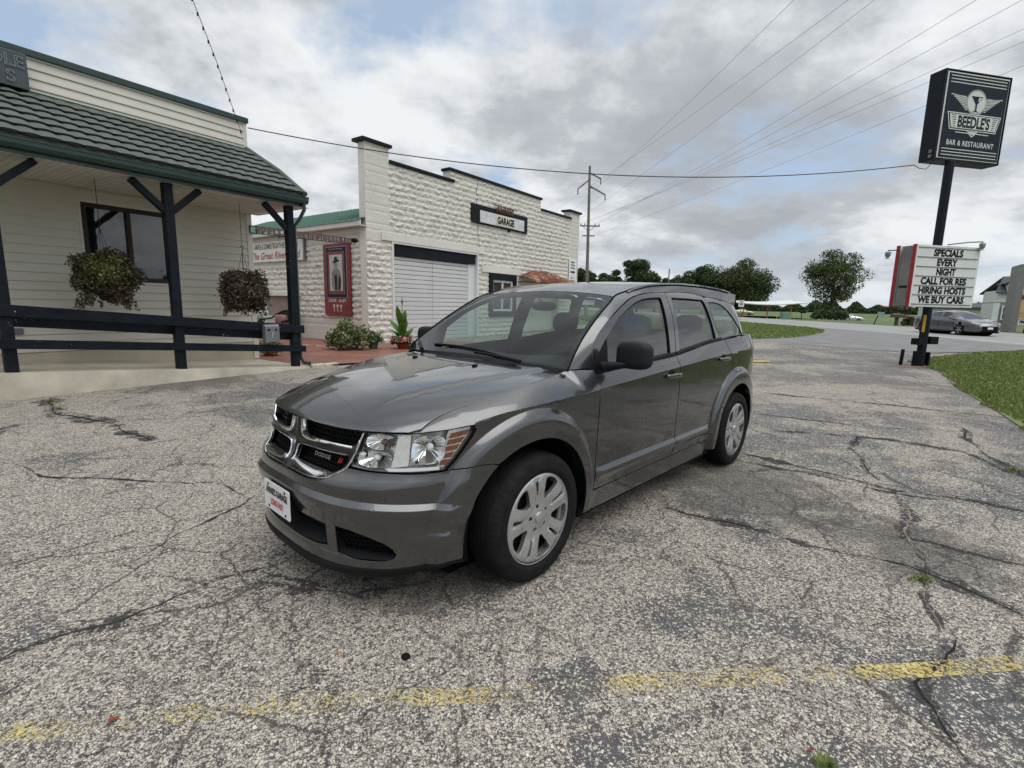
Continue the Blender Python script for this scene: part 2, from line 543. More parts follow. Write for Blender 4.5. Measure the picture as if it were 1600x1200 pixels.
def hull(u,z,off=0.):
    x,y=base(u,z)
    e=1e-4
    xa,ya=base(u-e,z);xb,yb=base(u+e,z)
    tx,ty=xb-xa,yb-ya;l=math.hypot(tx,ty) or 1
    nx,ny=ty/l,-tx/l
    if nx*(x-1.4)*.3+ny*y<0:nx,ny=-nx,-ny
    d=flare(x,z)+off
    for f in EXTRA:d+=f(x,y,z)
    return (x+nx*d,y+ny*d,z)
def u_of_x(x,z):
    """u on the front/side/rear where the undisplaced hull has this x"""
    if x>X0:
        a=(x-X0)/(A0+fx(z));a=min(a,.99999);b=(1-a**NF)**(1/NF);return A0*math.atan2(b,a)
    if x>=X1:return U0+X0-x
    a=(X1-x)/(A1+rx(z));a=min(a,.9999);b=(1-a**NR)**(1/NR);return U1+A1*math.atan2(a,b)
# hood
hc=PW([(2.3,1.145),(2.47,1.128),(2.8,1.098),(3.1,1.062),(3.35,1.022),(3.55,.978),(3.65,.945),(3.71,.918),(3.745,.895),(3.76,.875)])
def xse(y,z=.9):
    b=min(.9999,abs(y)/.888);return X0+(A0+fx(z))*(1-b**NF)**(1/NF)
def H(x,y):
    d=(xse(0)-xse(y))
    k=sst(2.65,3.5,x)
    z=hc(x+d*k)-(.014+.012*sst(3.5,3.0,x))*(abs(y)/.75)**2
    yd=lerp(.66,.40,sst(2.4,3.65,x)) 
    dome=.014*(1-sst(yd-.035,yd+.02,abs(y)))*sst(3.68,3.35,x)
    return z+dome
# greenhouse side
gy=PW([(1.0,.862),(1.1,.845),(1.25,.812),(1.4,.768),(1.5,.728),(1.56,.698),(1.60,.672),(1.64,.63)])
AXR=PW([(1.15,.86),(1.21,.84),(1.5,.66),(1.6,.58)])
def G(s,z,off=0.):
    yy=gy(z)-.022*max(0,(s-1.2)/1.0)**2-.030*max(0,(.6-max(s,-.1))/.7)**1.5
    if s>=-.1:return (s,yy+off,z)
    p=min((-.1-s)/.75,PI/2+.0);c=abs(math.cos(p));q=math.sin(p);n=2.5;r=(c**n+q**n)**(-1/n)
    return (-.1-(AXR(z)+off)*q*r,(yy+off)*c*r*(1 if p<PI/2 else 0),z)
# roof
rz=PW([(-.95,1.575),(-.75,1.608),(-.4,1.650),(0,1.678),(.5,1.694),(1.0,1.690),(1.4,1.662),(1.6,1.626),(1.78,1.584)])
def RZ(x,y):
    c=.021
    return rz(x)-c*(abs(y)/.66)**2
def wtop(y):
    z=1.58
    for _ in range(25):
        x=Wn(y,z)[0];z=RZ(x,y)
    return x,z
def xrear(y):
    return -.12-.60*(1-min(.999,abs(y)/.70)**2.6)**(1/2.6)
def ROOF(y,t):
    x=lerp(wtop(y)[0],xrear(y),t);return (x,y,RZ(x,y))
def Wn(y,z,off=0.):
    """windshield point for y,z"""
    t=(z-1.142)/(1.590-1.142)
    x=2.62-.86*t+.020*4*t*(1-t)
    t=min(1,max(-.1,t));x-=.22*(1-t)**2*y*y
    return (x+off*.6,y,z+off*.8)

WE=PW([(1.09,.792),(1.12,.785),(1.20,.762),(1.30,.730),(1.40,.702),(1.50,.675),(1.56,.655)])
# ------------------------------------------------------------------ the grey crossover
def m_paint(name, colr, dark=.0):
    m = bpy.data.materials.new(name); m.use_nodes = True; t = NT(m); b = t.b.inputs
    n1 = t.noise(t.co(), 900, 2, .5)
    t.l(t.ramp(n1, [(.3, tuple(c * .85 for c in colr)), (.7, tuple(c * 1.18 for c in colr))]), b['Base Color'])
    b['Metallic'].default_value = .88
    dust = t.noise(t.co(), 2.2, 6, .6)
    t.l(t.mr(dust, .3, .75, .22, .33), b['Roughness'])
    b['Coat Weight'].default_value = 1.0
    t.l(t.mr(t.noise(t.co(), 5, 5, .6), .35, .75, .02, .07), b['Coat Roughness'])
    # very slight waviness of pressed panels
    b['Coat IOR'].default_value = 1.5
    t.l(t.bump(t.noise(t.co(), 3.0, 2, .5), .12, .01), b['Coat Normal'])
    return m
def m_glass(name, tint=(.75, .86, .80), refl=1.45, rough=0.0, gain=1.0, spec=(1, 1, 1)):
    m = bpy.data.materials.new(name); m.use_nodes = True; t = NT(m)
    tr = t.n('ShaderNodeBsdfTransparent'); tr.inputs[0].default_value = (*tint, 1)
    gl = t.n('ShaderNodeBsdfGlossy'); gl.inputs['Roughness'].default_value = rough; gl.inputs[0].default_value = (*spec, 1)
    fr = t.n('ShaderNodeFresnel'); bf_ = t.n('ShaderNodeNewGeometry'); t.l(t.ma('MULTIPLY_ADD', bf_.outputs['Backfacing'], 1 / refl - refl, refl), fr.inputs[0])
    mx = t.n('ShaderNodeMixShader'); t.l(t.ma('MULTIPLY', fr.outputs[0], gain, clamp=True), mx.inputs[0]); t.l(tr.outputs[0], mx.inputs[1]); t.l(gl.outputs[0], mx.inputs[2])
    t.l(mx.outputs[0], t.o.inputs[0]); return m
PAINT = m_paint('granite_paint', (.092, .0925, .094))
BLK = mat('black_plastic', (.010, .010, .011), .5, bump=.15, bscale=400)
GAP = mat('dark_liner', (.006, .006, .006), .8, var=0)
GREYPL = mat('textured_grey_plastic', (.018, .019, .021), .45, bump=.25, bscale=700)
RUB = mat('tyre_rubber', (.013, .013, .013), .8, var=.25, vscale=14, bump=.15, bscale=120)
CHROME = mat('chrome', (.86, .87, .88), .06, 1., var=.03)
DCHROME = mat('smoked_chrome', (.07, .07, .07), .30, 1., var=.1)
SILV = mat('silver_wheel_paint', (.50, .50, .505), .30, .75, var=.08, coat=.4)
WSG = m_glass('windscreen_glass', (.78, .90, .86), 1.47)
SDG = m_glass('side_glass', (.58, .66, .63), 1.7, gain=1.1)
LENS = m_glass('lamp_lens', (.97, .98, .98), 1.40)
AMB = mat('amber_reflector', (.17, .050, .018), .25, var=.3, vscale=60, coat=.6)
RED = mat('red_lens', (.30, .01, .012), .12, var=.1, coat=.8)
REFL = mat('lamp_reflector', (.86, .87, .86), .32, .55, var=.08, vscale=30)
INT = mat('cabin_fabric', (.026, .026, .027), .95, spec=.05)
INTG = mat('cabin_trim_grey', (.11, .11, .108), .8, spec=.1)
WHITE_PL = mat('white_plate', (.74, .75, .75), .35, var=.05)
INKR = mat('red_ink', (.55, .02, .02), .5, var=.1)
INKB = mat('black_ink', (.012, .012, .014), .5, var=0)
# ------------------------------------------------------------------ ground
def ss(a, b, x):
    t = min(1, max(0, (x - a) / (b - a))); return t * t * (3 - 2 * t)
def GZ(x, y): return .2 * ss(14, 30, y) - .75 * ss(48, 60, x) * ss(68, 88, y)
def m_asphalt():
    m = bpy.data.materials.new('worn_chip_asphalt'); m.use_nodes = True; t = NT(m); o = t.co()
    # crushed stone chips in dark binder
    n0 = t.noise(o, 34, 3, .6, o='Color')
    ow = t.n('ShaderNodeVectorMath', operation='MULTIPLY_ADD'); t.l(n0, ow.inputs[0]); ow.inputs[1].default_value = (.022, .022, .022); t.l(o, ow.inputs[2]); ow = ow.outputs[0]
    d1 = t.vor(ow, 84); c1 = t.vor(ow, 84, o='Color'); e1 = t.vor(ow, 84, feat='DISTANCE_TO_EDGE')
    d2 = t.vor(ow, 190); c2 = t.vor(ow, 190, o='Color')
    s1 = t.n('ShaderNodeSeparateXYZ'); t.l(c1, s1.inputs[0]); s2 = t.n('ShaderNodeSeparateXYZ'); t.l(c2, s2.inputs[0])
    big = t.noise(o, .42, 5, .62, .6)            # worn / sealed areas
    big2 = t.noise(t.map(o, (4, 9, 0)), 1.3, 6, .65, .4)
    big3 = t.noise(t.map(o, (14, -9, 0)), .13, 3, .5)
    sx = t.n('ShaderNodeSeparateXYZ'); t.l(o, sx.inputs[0])
    # the right-hand side of the lot still has more sealer left
    side = t.mr(t.ma('ADD', sx.outputs[0], t.ma('MULTIPLY', sx.outputs[1], -.25)), -.9, 1.2, -.022, .055)
    wear = t.ma('ADD', t.ma('ADD', t.ma('MULTIPLY', big, .55), t.ma('MULTIPLY', big2, .45)), t.ma('MULTIPLY', t.ma('SUBTRACT', big3, .5), .25))
    seal = t.mr(t.ma('ADD', wear, side), .50, .60)
    # how many chips show: threshold per cell
    thr = t.ma('ADD', t.mr(seal, 0, 1, .31, .80), t.mr(big2, .3, .7, .10, -.12))
    chip = t.ma('MULTIPLY', t.ma('GREATER_THAN', s1.outputs[0], thr), t.mr(e1, .03, .16))
    chip2 = t.ma('MULTIPLY', t.ma('GREATER_THAN', s2.outputs[0], t.ma('ADD', thr, .06)), t.mr(d2, .55, .30))
    stone = t.ramp(s1.outputs[1], [(0, (.24, .21, .175)), (.3, (.46, .41, .34)), (.6, (.56, .505, .42)), (.8, (.34, .31, .28)), (1, (.66, .61, .52))])
    stone2 = t.ramp(s2.outputs[1], [(0, (.28, .25, .21)), (.5, (.47, .42, .35)), (1, (.62, .57, .49))])
    bind = t.ramp(t.noise(o, 9, 5, .6), [(.3, (.042, .039, .036)), (.7, (.100, .090, .081))])
    bind = t.mix(t.mr(seal, 0, 1, 0, .75), bind, t.ramp(t.noise(o, 26, 4, .6), [(.3, (.045, .046, .050)), (.7, (.082, .083, .088))]))
    c = t.mix(chip2, bind, stone2); c = t.mix(chip, c, stone)
    for (px0, py0, rad) in ((1.95, 4.0, 1.15), (-.35, 2.75, .75), (2.6, 3.0, .8), (-5.6, 8.7, 1.6)):  # dark patches: the car's shade painted into the colour, with stains
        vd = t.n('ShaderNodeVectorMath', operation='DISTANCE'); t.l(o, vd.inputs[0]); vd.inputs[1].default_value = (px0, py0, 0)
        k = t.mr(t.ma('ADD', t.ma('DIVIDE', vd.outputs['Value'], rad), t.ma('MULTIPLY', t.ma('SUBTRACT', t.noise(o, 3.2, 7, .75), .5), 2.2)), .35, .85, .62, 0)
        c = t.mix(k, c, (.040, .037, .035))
    # hairline crack network
    for sc, wd, msk, am in ((.55, .009, .45, .9), (1.5, .010, .50, .8), (3.6, .010, .56, .6)):
        q = t.n('ShaderNodeVectorMath', operation='MULTIPLY_ADD'); t.l(t.noise(o, 1.6, 7, .75, o='Color'), q.inputs[0]); q.inputs[1].default_value = (.75, .75, 0) if sc < 1 else (.25, .25, 0); t.l(o, q.inputs[2])
        e = t.vor(q.outputs[0], sc, feat='DISTANCE_TO_EDGE')
        k = t.ma('MULTIPLY', t.mr(e, wd * .3, wd * sc, 1, 0), t.mr(t.noise(t.map(o, (sc, 7, 0)), .7, 3), msk - .04, msk + .04))
        c = t.mix(t.ma('MULTIPLY', k, am), c, (.028, .026, .024))
    # fallen oil / tyre dirt blotches
    oil = t.mr(t.noise(t.map(o, (31, 3, 0)), 2.1, 6, .7), .66, .74)
    c = t.mix(t.ma('MULTIPLY', oil, .45), c, (.05, .047, .045))
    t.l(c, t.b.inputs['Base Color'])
    t.l(t.mr(seal, 0, 1, .88, .72), t.b.inputs['Roughness'])
    hgt = t.ma('ADD', t.ma('MULTIPLY', chip, t.ma('SUBTRACT', .6, d1)), t.ma('MULTIPLY', chip2, .35))
    t.l(t.bump(hgt, .55, .006), t.b.inputs['Normal'])
    return m
def m_grass(name, a, b, c3, sc=.5):
    m = bpy.data.materials.new(name); m.use_nodes = True; t = NT(m); o = t.co()
    f = t.ma('ADD', t.ma('MULTIPLY', t.noise(o, sc, 5, .6), .6), t.ma('MULTIPLY', t.noise(o, sc * 40, 4, .6), .4))
    t.l(t.ramp(f, [(.35, a), (.5, b), (.65, c3)]), t.b.inputs['Base Color']); t.b.inputs['Roughness'].default_value = .9
    t.l(t.bump(t.noise(o, sc * 60, 4, .7), .6, .03), t.b.inputs['Normal'])
    return m
ASPH = m_asphalt()
GRASS = m_grass('lawn_soil', (.08, .11, .032), (.12, .155, .048), (.18, .18, .075))
FIELD = m_grass('field_green', (.050, .085, .028), (.085, .12, .040), (.11, .135, .05), .03)
def m_road():
    m = bpy.data.materials.new('pale_road'); m.use_nodes = True; t = NT(m); o = t.co()
    f = t.ma('ADD', t.ma('MULTIPLY', t.noise(t.map(o, sc=(1, .12, 1)), .8, 5, .6), .6), t.ma('MULTIPLY', t.noise(o, 40, 3, .6), .4))
    t.l(t.ramp(f, [(.35, (.20, .195, .19)), (.65, (.30, .295, .285))]), t.b.inputs['Base Color']); t.b.inputs['Roughness'].default_value = .85
    return m
ROAD = m_road()
DRIVE = mat('driveway_asphalt', (.17, .168, .165), .88, var=.22, vscale=1.1, bump=.3, bscale=60)
def sheet(name, poly, dz, m, h, kind='structure', holes=(), label=None, cat=None, zf=GZ):
    vs, tr = cdt(poly, list(holes), h)
    g = MB(); g.add([(x, y, zf(x, y) + dz) for x, y in vs], tr)
    o = g.build(name, m, None, recalc=False)
    if (o.data.polygons[0].normal.z < 0): o.data.flip_normals()
    return T(o, label, cat, None, kind)
# one terrain sheet to the horizon
tg_ = MB(); rs = [0, 8, 14, 18, 22, 26, 30, 36, 50, 80, 140, 300, 700, 1500, 3500]
V = [(0, 0, -.012)]; F = []; NA = 72
for i, r_ in enumerate(rs[1:]):
    for j in range(NA):
        a = 2 * PI * j / NA; x, y = r_ * math.sin(a), r_ * math.cos(a); V.append((x, y, GZ(x, y) - .05))
for j in range(NA): F.append((0, 1 + (j + 1) % NA, 1 + j))
for i in range(len(rs) - 2):
    for j in range(NA):
        a = 1 + i * NA; b = a + NA; F.append((a + j, a + (j + 1) % NA, b + (j + 1) % NA, b + j))
V[0] = (0, 0, -.05); tg_.add(V, F)
o = tg_.build('ground', FIELD, None, recalc=False)
if o.data.polygons[0].normal.z < 0: o.data.flip_normals()
T(o, kind='structure')
lawn_pts = [(11.55, 14.0), (10.9, 12.7), (10.1, 11.55), (9.1, 10.2), (8.34, 8.93), (7.5, 7.6), (6.69, 6.37), (6.0, 4.9), (5.5, 3.0), (4.8, -9), (22.5, -9), (22.5, 20.6), (20.4, 20.0), (17.4, 18.7), (14.46, 17.0), (12.9, 15.9), (11.9, 15.0)]
isl_pts = [(22.3, 62), (22.4, 50.1), (22.5, 45), (22.2, 37.7), (20.53, 33.2), (18.07, 29.35), (15.33, 26.0), (13.12, 24.0), (11.0, 23.0), (8.46, 22.6), (6.5, 23.5), (6.5, 62)]
lot = [(-26, -14), (22.6, -14), (22.6, 20.5), (20.4, 20.0), (15.5, 18.2), (13.0, 19.0), (12.3, 20.4), (11.1, 23.2), (8.0, 24.5), (6.4, 34), (-26, 34)]
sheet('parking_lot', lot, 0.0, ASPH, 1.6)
sheet('driveway', [(12.2, 20.5), (13.0, 19.1), (15.4, 18.3), (20.5, 20.1), (23.0, 20.8), (23.0, 62), (11.0, 62), (9.5, 24.2)], .006, DRIVE, 1.6)
sheet('road', [(22.7, -60), (35.2, -60), (35.2, 300), (22.7, 300)], .012, ROAD, 6.)
LINEW = mat('road_paint_white', (.55, .55, .53), .7, var=.3, vscale=4)
sheet('road_edge_line', [(23.7, -60), (23.84, -60), (23.84, 300), (23.7, 300)], .018, LINEW, 6.)
sheet('road_edge_line', [(34.0, -60), (34.14, -60), (34.14, 300), (34.0, 300)], .018, LINEW, 6.)
sheet('lawn_soil', lawn_pts, .012, GRASS, .8)
sheet('verge_soil', isl_pts, .016, GRASS, 1.2)
# grass blades
def blades(name, poly, n, hgt, cen, label, cat, near):
    rg = np.random.default_rng(5); xs = [p[0] for p in poly]; ys = [p[1] for p in poly]
    P = []
    while len(P) < n:
        x = rg.uniform(min(xs), max(xs), 4000); y = rg.uniform(min(ys), max(ys), 4000)
        d = np.hypot(x, y); keep = (rg.uniform(0, 1, 4000) < np.clip((near / d) ** 1.6, 0, 1)) & (y > 2)
        for a, b in zip(x[keep], y[keep]):
            if pip(a, b, poly): P.append((a, b))
            if len(P) >= n: break
    P = np.array(P); n = len(P); V = np.zeros((n, 3, 3)); an = rg.uniform(0, 2 * PI, n); d = np.hypot(P[:, 0], P[:, 1])
    wv = .006 + .0011 * d; hh = hgt * rg.uniform(.5, 1.3, n); ln = rg.uniform(0, .6, n) * hh
    z = np.array([GZ(a, b) for a, b in P]) + .012
    for k, s in ((0, -1), (1, 1)): V[:, k, 0] = P[:, 0] + s * wv * np.cos(an); V[:, k, 1] = P[:, 1] + s * wv * np.sin(an); V[:, k, 2] = z
    l2 = rg.uniform(0, 2 * PI, n); V[:, 2, 0] = P[:, 0] + ln * np.cos(l2); V[:, 2, 1] = P[:, 1] + ln * np.sin(l2); V[:, 2, 2] = z + hh
    me = bpy.data.meshes.new(name); me.from_pydata([tuple(v) for v in V.reshape(-1, 3)], [], [(3 * i, 3 * i + 1, 3 * i + 2) for i in range(n)])
    me.materials.append(GBLADE); o = bpy.data.objects.new(name, me); col.objects.link(o); T(o, label, cat, None, 'stuff')
def m_leaf(name, stops, rough=.55, trans=.25):
    m = bpy.data.materials.new(name); m.use_nodes = True; t = NT(m)
    g = t.n('ShaderNodeNewGeometry'); f = t.ma('ADD', t.ma('MULTIPLY', g.outputs['Random Per Island'], .6), t.ma('MULTIPLY', t.noise(t.co(), .8, 3), .4))
    c = t.ramp(f, stops); t.l(c, t.b.inputs['Base Color']); t.b.inputs['Roughness'].default_value = rough
    t.b.inputs['Specular IOR Level'].default_value = .3
    if trans:
        tl = t.n('ShaderNodeBsdfTranslucent'); t.l(c, tl.inputs[0]); mx = t.n('ShaderNodeMixShader'); mx.inputs[0].default_value = trans
        t.l(t.b.outputs[0], mx.inputs[1]); t.l(tl.outputs[0], mx.inputs[2]); t.l(mx.outputs[0], t.o.inputs[0])
    return m
GBLADE = m_leaf('grass_blades', [(.15, (.085, .13, .032)), (.45, (.15, .205, .055)), (.7, (.23, .26, .09)), (.9, (.38, .36, .18))])
def ragged(P, amp, sd):
    rg = random.Random(sd); Q = densify(P, .3); n = len(Q); o = []
    for i, q in enumerate(Q):
        a = Q[i - 1]; b = Q[(i + 1) % n]; l = math.dist(a, b) or 1; k = amp * (.6 * math.sin(i * .8 + sd) + .4 * math.sin(i * 1.9) + rg.uniform(-.6, .6)); o.append((q[0] - (b[1] - a[1]) / l * k, q[1] + (b[0] - a[0]) / l * k))
    return o
blades('grass', ragged(lawn_pts, .09, 3)[::1], 85000, .05, None, 'short green lawn beside the tall sign pole', 'grass', 9.0)
blades('grass', isl_pts, 30000, .07, None, 'green grass verge between the lot and the road behind the parked car', 'grass', 24.)
# kerb-less broken asphalt lip beside the sign pole + traced cracks
CRK = mat('crack_fill', (.020, .019, .018), .95, var=.3, vscale=8)
TAR = mat('tar_seam', (.032, .032, .035), .7, var=.3, vscale=5)
def ribbon_flat(name, pts, w0, m, dz=.004, seed=1, jit=.35, kind='structure'):
    rg = random.Random(seed); P = []
    for i in range(len(pts) - 1):
        a, b = pts[i], pts[i + 1]; n = max(2, int(math.dist(a, b) / .06))
        for k in range(n):
            t = k / n; P.append([a[0] + (b[0] - a[0]) * t, a[1] + (b[1] - a[1]) * t])
    P.append(list(pts[-1])); ph = [rg.uniform(0, 9) for _ in range(4)]
    V = []; n = len(P); s = 0
    for i in range(n):
        a = P[max(i - 1, 0)]; b = P[min(i + 1, n - 1)]; l = math.dist(a, b) or 1; nx, ny = -(b[1] - a[1]) / l, (b[0] - a[0]) / l; s += l / 2
        off = .035 * math.sin(s * 2.3 + ph[0]) + .02 * math.sin(s * 7.1 + ph[1]) + .010 * rg.uniform(-1, 1)
        wv = w0 * (1 + jit * math.sin(s * 3.7 + ph[2]) + jit * rg.uniform(-1, 1)) * min(1, .25 + min(i, n - 1 - i) / 6)
        x, y = P[i][0] + nx * off, P[i][1] + ny * off
        V += [(x + nx * wv / 2, y + ny * wv / 2, GZ(x, y) + dz), (x - nx * wv / 2, y - ny * wv / 2, GZ(x, y) + dz)]
    o = MB().add(V, [(2 * i, 2 * i + 2, 2 * i + 3, 2 * i + 1) for i in range(n - 1)]).build(name, m, None, recalc=False)
    if o.data.polygons[0].normal.z < 0: o.data.flip_normals()
    return T(o, kind=kind)
_ = _cw, _cs = None, None
def g0(u, v):
    """a mark on the lot given as measured on the photograph, laid on the flat ground"""
    d = _fw + _rt2 * ((u - 800) / 781.877) - _up2 * ((v - 600) / 781.877); t = -EYE.z / d.z
    return (d.x * t, d.y * t)
CR = [
 ([(-1.93, 1.94), (-1.66, 2.20), (-1.45, 2.42), (-1.22, 2.68), (-1.02, 2.95)], .030, TAR),
]
def m_stain():
    m = bpy.data.materials.new('crack_stain'); m.use_nodes = True; t = NT(m); o = t.co(); t.b.inputs['Base Color'].default_value = (.035, .034, .033, 1); t.b.inputs['Roughness'].default_value = .9
    f = t.ma('ADD', t.ma('MULTIPLY', t.noise(o, 42, 5, .75, .5), .6), t.ma('MULTIPLY', t.noise(t.map(o, (5, 5, 0)), 3.1, 4, .6), .4))
    tr = t.n('ShaderNodeBsdfTransparent'); mx = t.n('ShaderNodeMixShader'); t.l(t.mr(f, .47, .56), mx.inputs[0]); t.l(tr.outputs[0], mx.inputs[1]); t.l(t.b.outputs[0], mx.inputs[2]); t.l(mx.outputs[0], t.o.inputs[0])
    return m
STAIN = m_stain()
def crk(P, w_, m_, sd):
    Q = [g0(*p) for p in P]
    if w_ > .012: ribbon_flat('crack_stain', Q, w_ * 3.4, STAIN, .003, sd, .6)
    else: ribbon_flat('crack_stain', Q, w_ * 2.2, STAIN, .003, sd, .6)
    ribbon_flat('pavement_crack', Q, w_ * (.38 if w_ > .012 else .6), m_, .004, sd, .75)
crk([(0, 1043), (60, 1012), (170, 978), (300, 925), (345, 905), (430, 880), (470, 862)], .022, TAR, 1)
crk([(75, 622), (95, 648), (150, 658), (200, 675), (243, 688)], .060, CRK, 2)
crk([(0, 722), (70, 742), (180, 748), (250, 752), (290, 757), (330, 757), (380, 775)], .012, CRK, 3)
crk([(290, 757), (300, 775), (285, 792)], .010, CRK, 4)
crk([(400, 775), (330, 812), (260, 842), (190, 880)], .010, CRK, 5)
crk([(0, 900), (80, 872), (150, 848), (220, 830)], .008, CRK, 6)
crk([(1150, 708), (1190, 714), (1300, 740), (1400, 766), (1500, 782), (1600, 800)], .030, CRK, 7)
crk([(1170, 725), (1260, 738), (1360, 762), (1470, 780)], .022, CRK, 8)
crk([(1040, 790), (1150, 818), (1260, 850), (1330, 868), (1420, 890), (1600, 962)], .030, CRK, 9)
crk([(1408, 770), (1415, 800), (1410, 830), (1420, 860), (1440, 900), (1460, 950), (1478, 990)], .020, mat('crack_dirt', (.20, .16, .12), .95, var=.4, vscale=20), 10)
crk([(1200, 672), (1300, 678), (1400, 690), (1500, 706), (1600, 745)], .035, CRK, 11)
crk([(1180, 612), (1300, 625), (1420, 636), (1600, 655)], .030, CRK, 12)
crk([(1500, 668), (1520, 690), (1560, 722), (1600, 748)], .024, CRK, 13)
crk([(1180, 648), (1250, 655), (1330, 664), (1450, 672)], .020, CRK, 14)
crk([(1478, 990), (1462, 1040), (1440, 1070), (1480, 1110), (1500, 1150), (1530, 1200)], .022, CRK, 15)
crk([(620, 1040), (560, 1060), (500, 1068), (400, 1110)], .007, CRK, 16)
crk([(1080, 1070), (1140, 1110), (1130, 1140)], .007, CRK, 17)
crk([(200, 1150), (130, 1170), (90, 1200)], .006, CRK, 18)
crk([(1330, 680), (1335, 700), (1360, 730), (1372, 750)], .022, CRK, 20)
crk([(1600, 880), (1520, 862), (1470, 850), (1400, 838)], .022, CRK, 21)
# faded yellow stall lines
def m_yellow(name, thr, sc=70):
    m = bpy.data.materials.new(name); m.use_nodes = True; t = NT(m); o = t.co()
    t.l(t.ramp(t.noise(o, 20, 3), [(.3, (.46, .36, .10)), (.7, (.66, .55, .22))]), t.b.inputs['Base Color']); t.b.inputs['Roughness'].default_value = .8
    f = t.ma('ADD', t.ma('MULTIPLY', t.noise(o, sc, 4, .65, .8), .62), t.ma('MULTIPLY', t.noise(t.map(o, (5, 5, 0)), 2.4, 4, .6), .38))
    tr = t.n('ShaderNodeBsdfTransparent'); mx = t.n('ShaderNodeMixShader'); t.l(t.ma('MULTIPLY', t.mr(f, thr - .05, thr + .05), .85), mx.inputs[0]); t.l(tr.outputs[0], mx.inputs[1]); t.l(t.b.outputs[0], mx.inputs[2]); t.l(mx.outputs[0], t.o.inputs[0])
    return m
YL = m_yellow('faded_yellow_paint', .555); YL2 = m_yellow('worn_yellow_paint', .535)
def stripe(P, wd, m):
    pts = [g0(*p) for p in P]; V = []
    for i, p in enumerate(pts):
        a = pts[max(i - 1, 0)]; b = pts[min(i + 1, len(pts) - 1)]; l = math.dist(a, b); nx, ny = -(b[1] - a[1]) / l * wd / 2, (b[0] - a[0]) / l * wd / 2
        V += [(p[0] + nx, p[1] + ny, GZ(*p) + .005), (p[0] - nx, p[1] - ny, GZ(*p) + .005)]
    o = MB().add(V, [(2 * i, 2 * i + 2, 2 * i + 3, 2 * i + 1) for i in range(len(pts) - 1)]).build('yellow_stall_line', m, None, recalc=False)
    if o.data.polygons[0].normal.z < 0: o.data.flip_normals()
    T(o, kind='structure')
stripe([(-40, 1158), (0, 1148), (150, 1136), (300, 1115), (450, 1102), (620, 1092), (740, 1088)], .085, YL)
stripe([(740, 1088), (900, 1075), (1100, 1062), (1320, 1052)], .095, YL)
stripe([(1320, 1053), (1440, 1048), (1600, 1036), (1680, 1030)], .085, YL2)
stripe([(1285, 600), (1360, 603), (1495, 606)], .12, YL2)
stripe([(1360, 641), (1450, 643), (1545, 647)], .12, YL)
stripe([(1395, 727), (1475, 725)], .12, YL)
# fallen leaves
LR = mat('fallen_leaf_red', (.20, .03, .015), .7, var=.3)
LT = mat('fallen_leaf_tan', (.40, .20, .08), .7, var=.3)
def fleaf(u, v, m, sz, lab, a):
    x, y = g0(u, v); g = MB(); V = []
    for k in range(9):
        t = 2 * PI * k / 9; rr = sz * (1 + .35 * math.cos(3 * t)) * (1 if k % 2 else .7)
        V.append((x + rr * math.cos(t + a), y + .6 * rr * math.sin(t + a), .007 + .006 * (k % 2)))
    g.add(V + [(x, y, .006)], [(k, (k + 1) % 9, 9) for k in range(9)])
    T(g.build('fallen_leaf', m, None, recalc=False), lab, 'leaf', 'fallen leaves on the asphalt')
fleaf(177, 1126, LR, .022, 'bright red fallen leaf lying on the yellow line at the bottom left', .3)
fleaf(528, 1023, LT, .012, 'small tan fallen leaf in front of the parked car', 1.)
fleaf(1266, 1174, LR, .014, 'dark red fallen leaf nearest the bottom edge, right of centre', 0)
fleaf(1243, 1140, LR, .010, 'small dark red fallen leaf just above a larger red one', 2.)
x, y = g0(634, 1027); g = MB().lathe([(0, .020), (.006, .019), (.009, .012), (.010, .0005)], (x, y, .002), (0, 0, 1), 14); T(g.build('tar_spot', GAP if 'GAP' in globals() else TAR, None, smooth=True), 'small round black tar lump on the asphalt before the car', 'tar lump')

def weeds(u, v, n, sz, lab):
    x, y = g0(u, v); rg_ = np.random.default_rng(int(u)); P = []
    g = MB()
    for k in range(n):
        a = rg_.uniform(0, 2 * PI); r_ = rg_.uniform(0, sz); h_ = rg_.uniform(.015, .05); t = rg_.uniform(0, 2 * PI); bx, by = x + r_ * math.cos(a), y + r_ * math.sin(a) * .4
        g.add([(bx - .006, by, .003), (bx + .006, by, .003), (bx + .03 * math.cos(t), by + .03 * math.sin(t), h_)], [(0, 1, 2)])
    T(g.build('weed_tuft', GBLADE, None, recalc=False), lab, 'weeds', 'weeds growing in the pavement cracks')
weeds(82, 628, 70, .10, 'tuft of weeds in the crack at the foot of the porch slab')
weeds(95, 640, 50, .08, 'smaller tuft of weeds just below the porch slab crack')
weeds(1440, 908, 60, .07, 'weeds in the crack junction right of the car, above the yellow line')
weeds(1290, 1198, 40, .04, 'weeds in a crack at the bottom edge of the frame')
weeds(1580, 735, 60, .12, 'weeds in the wide crack near the lawn at the right edge')
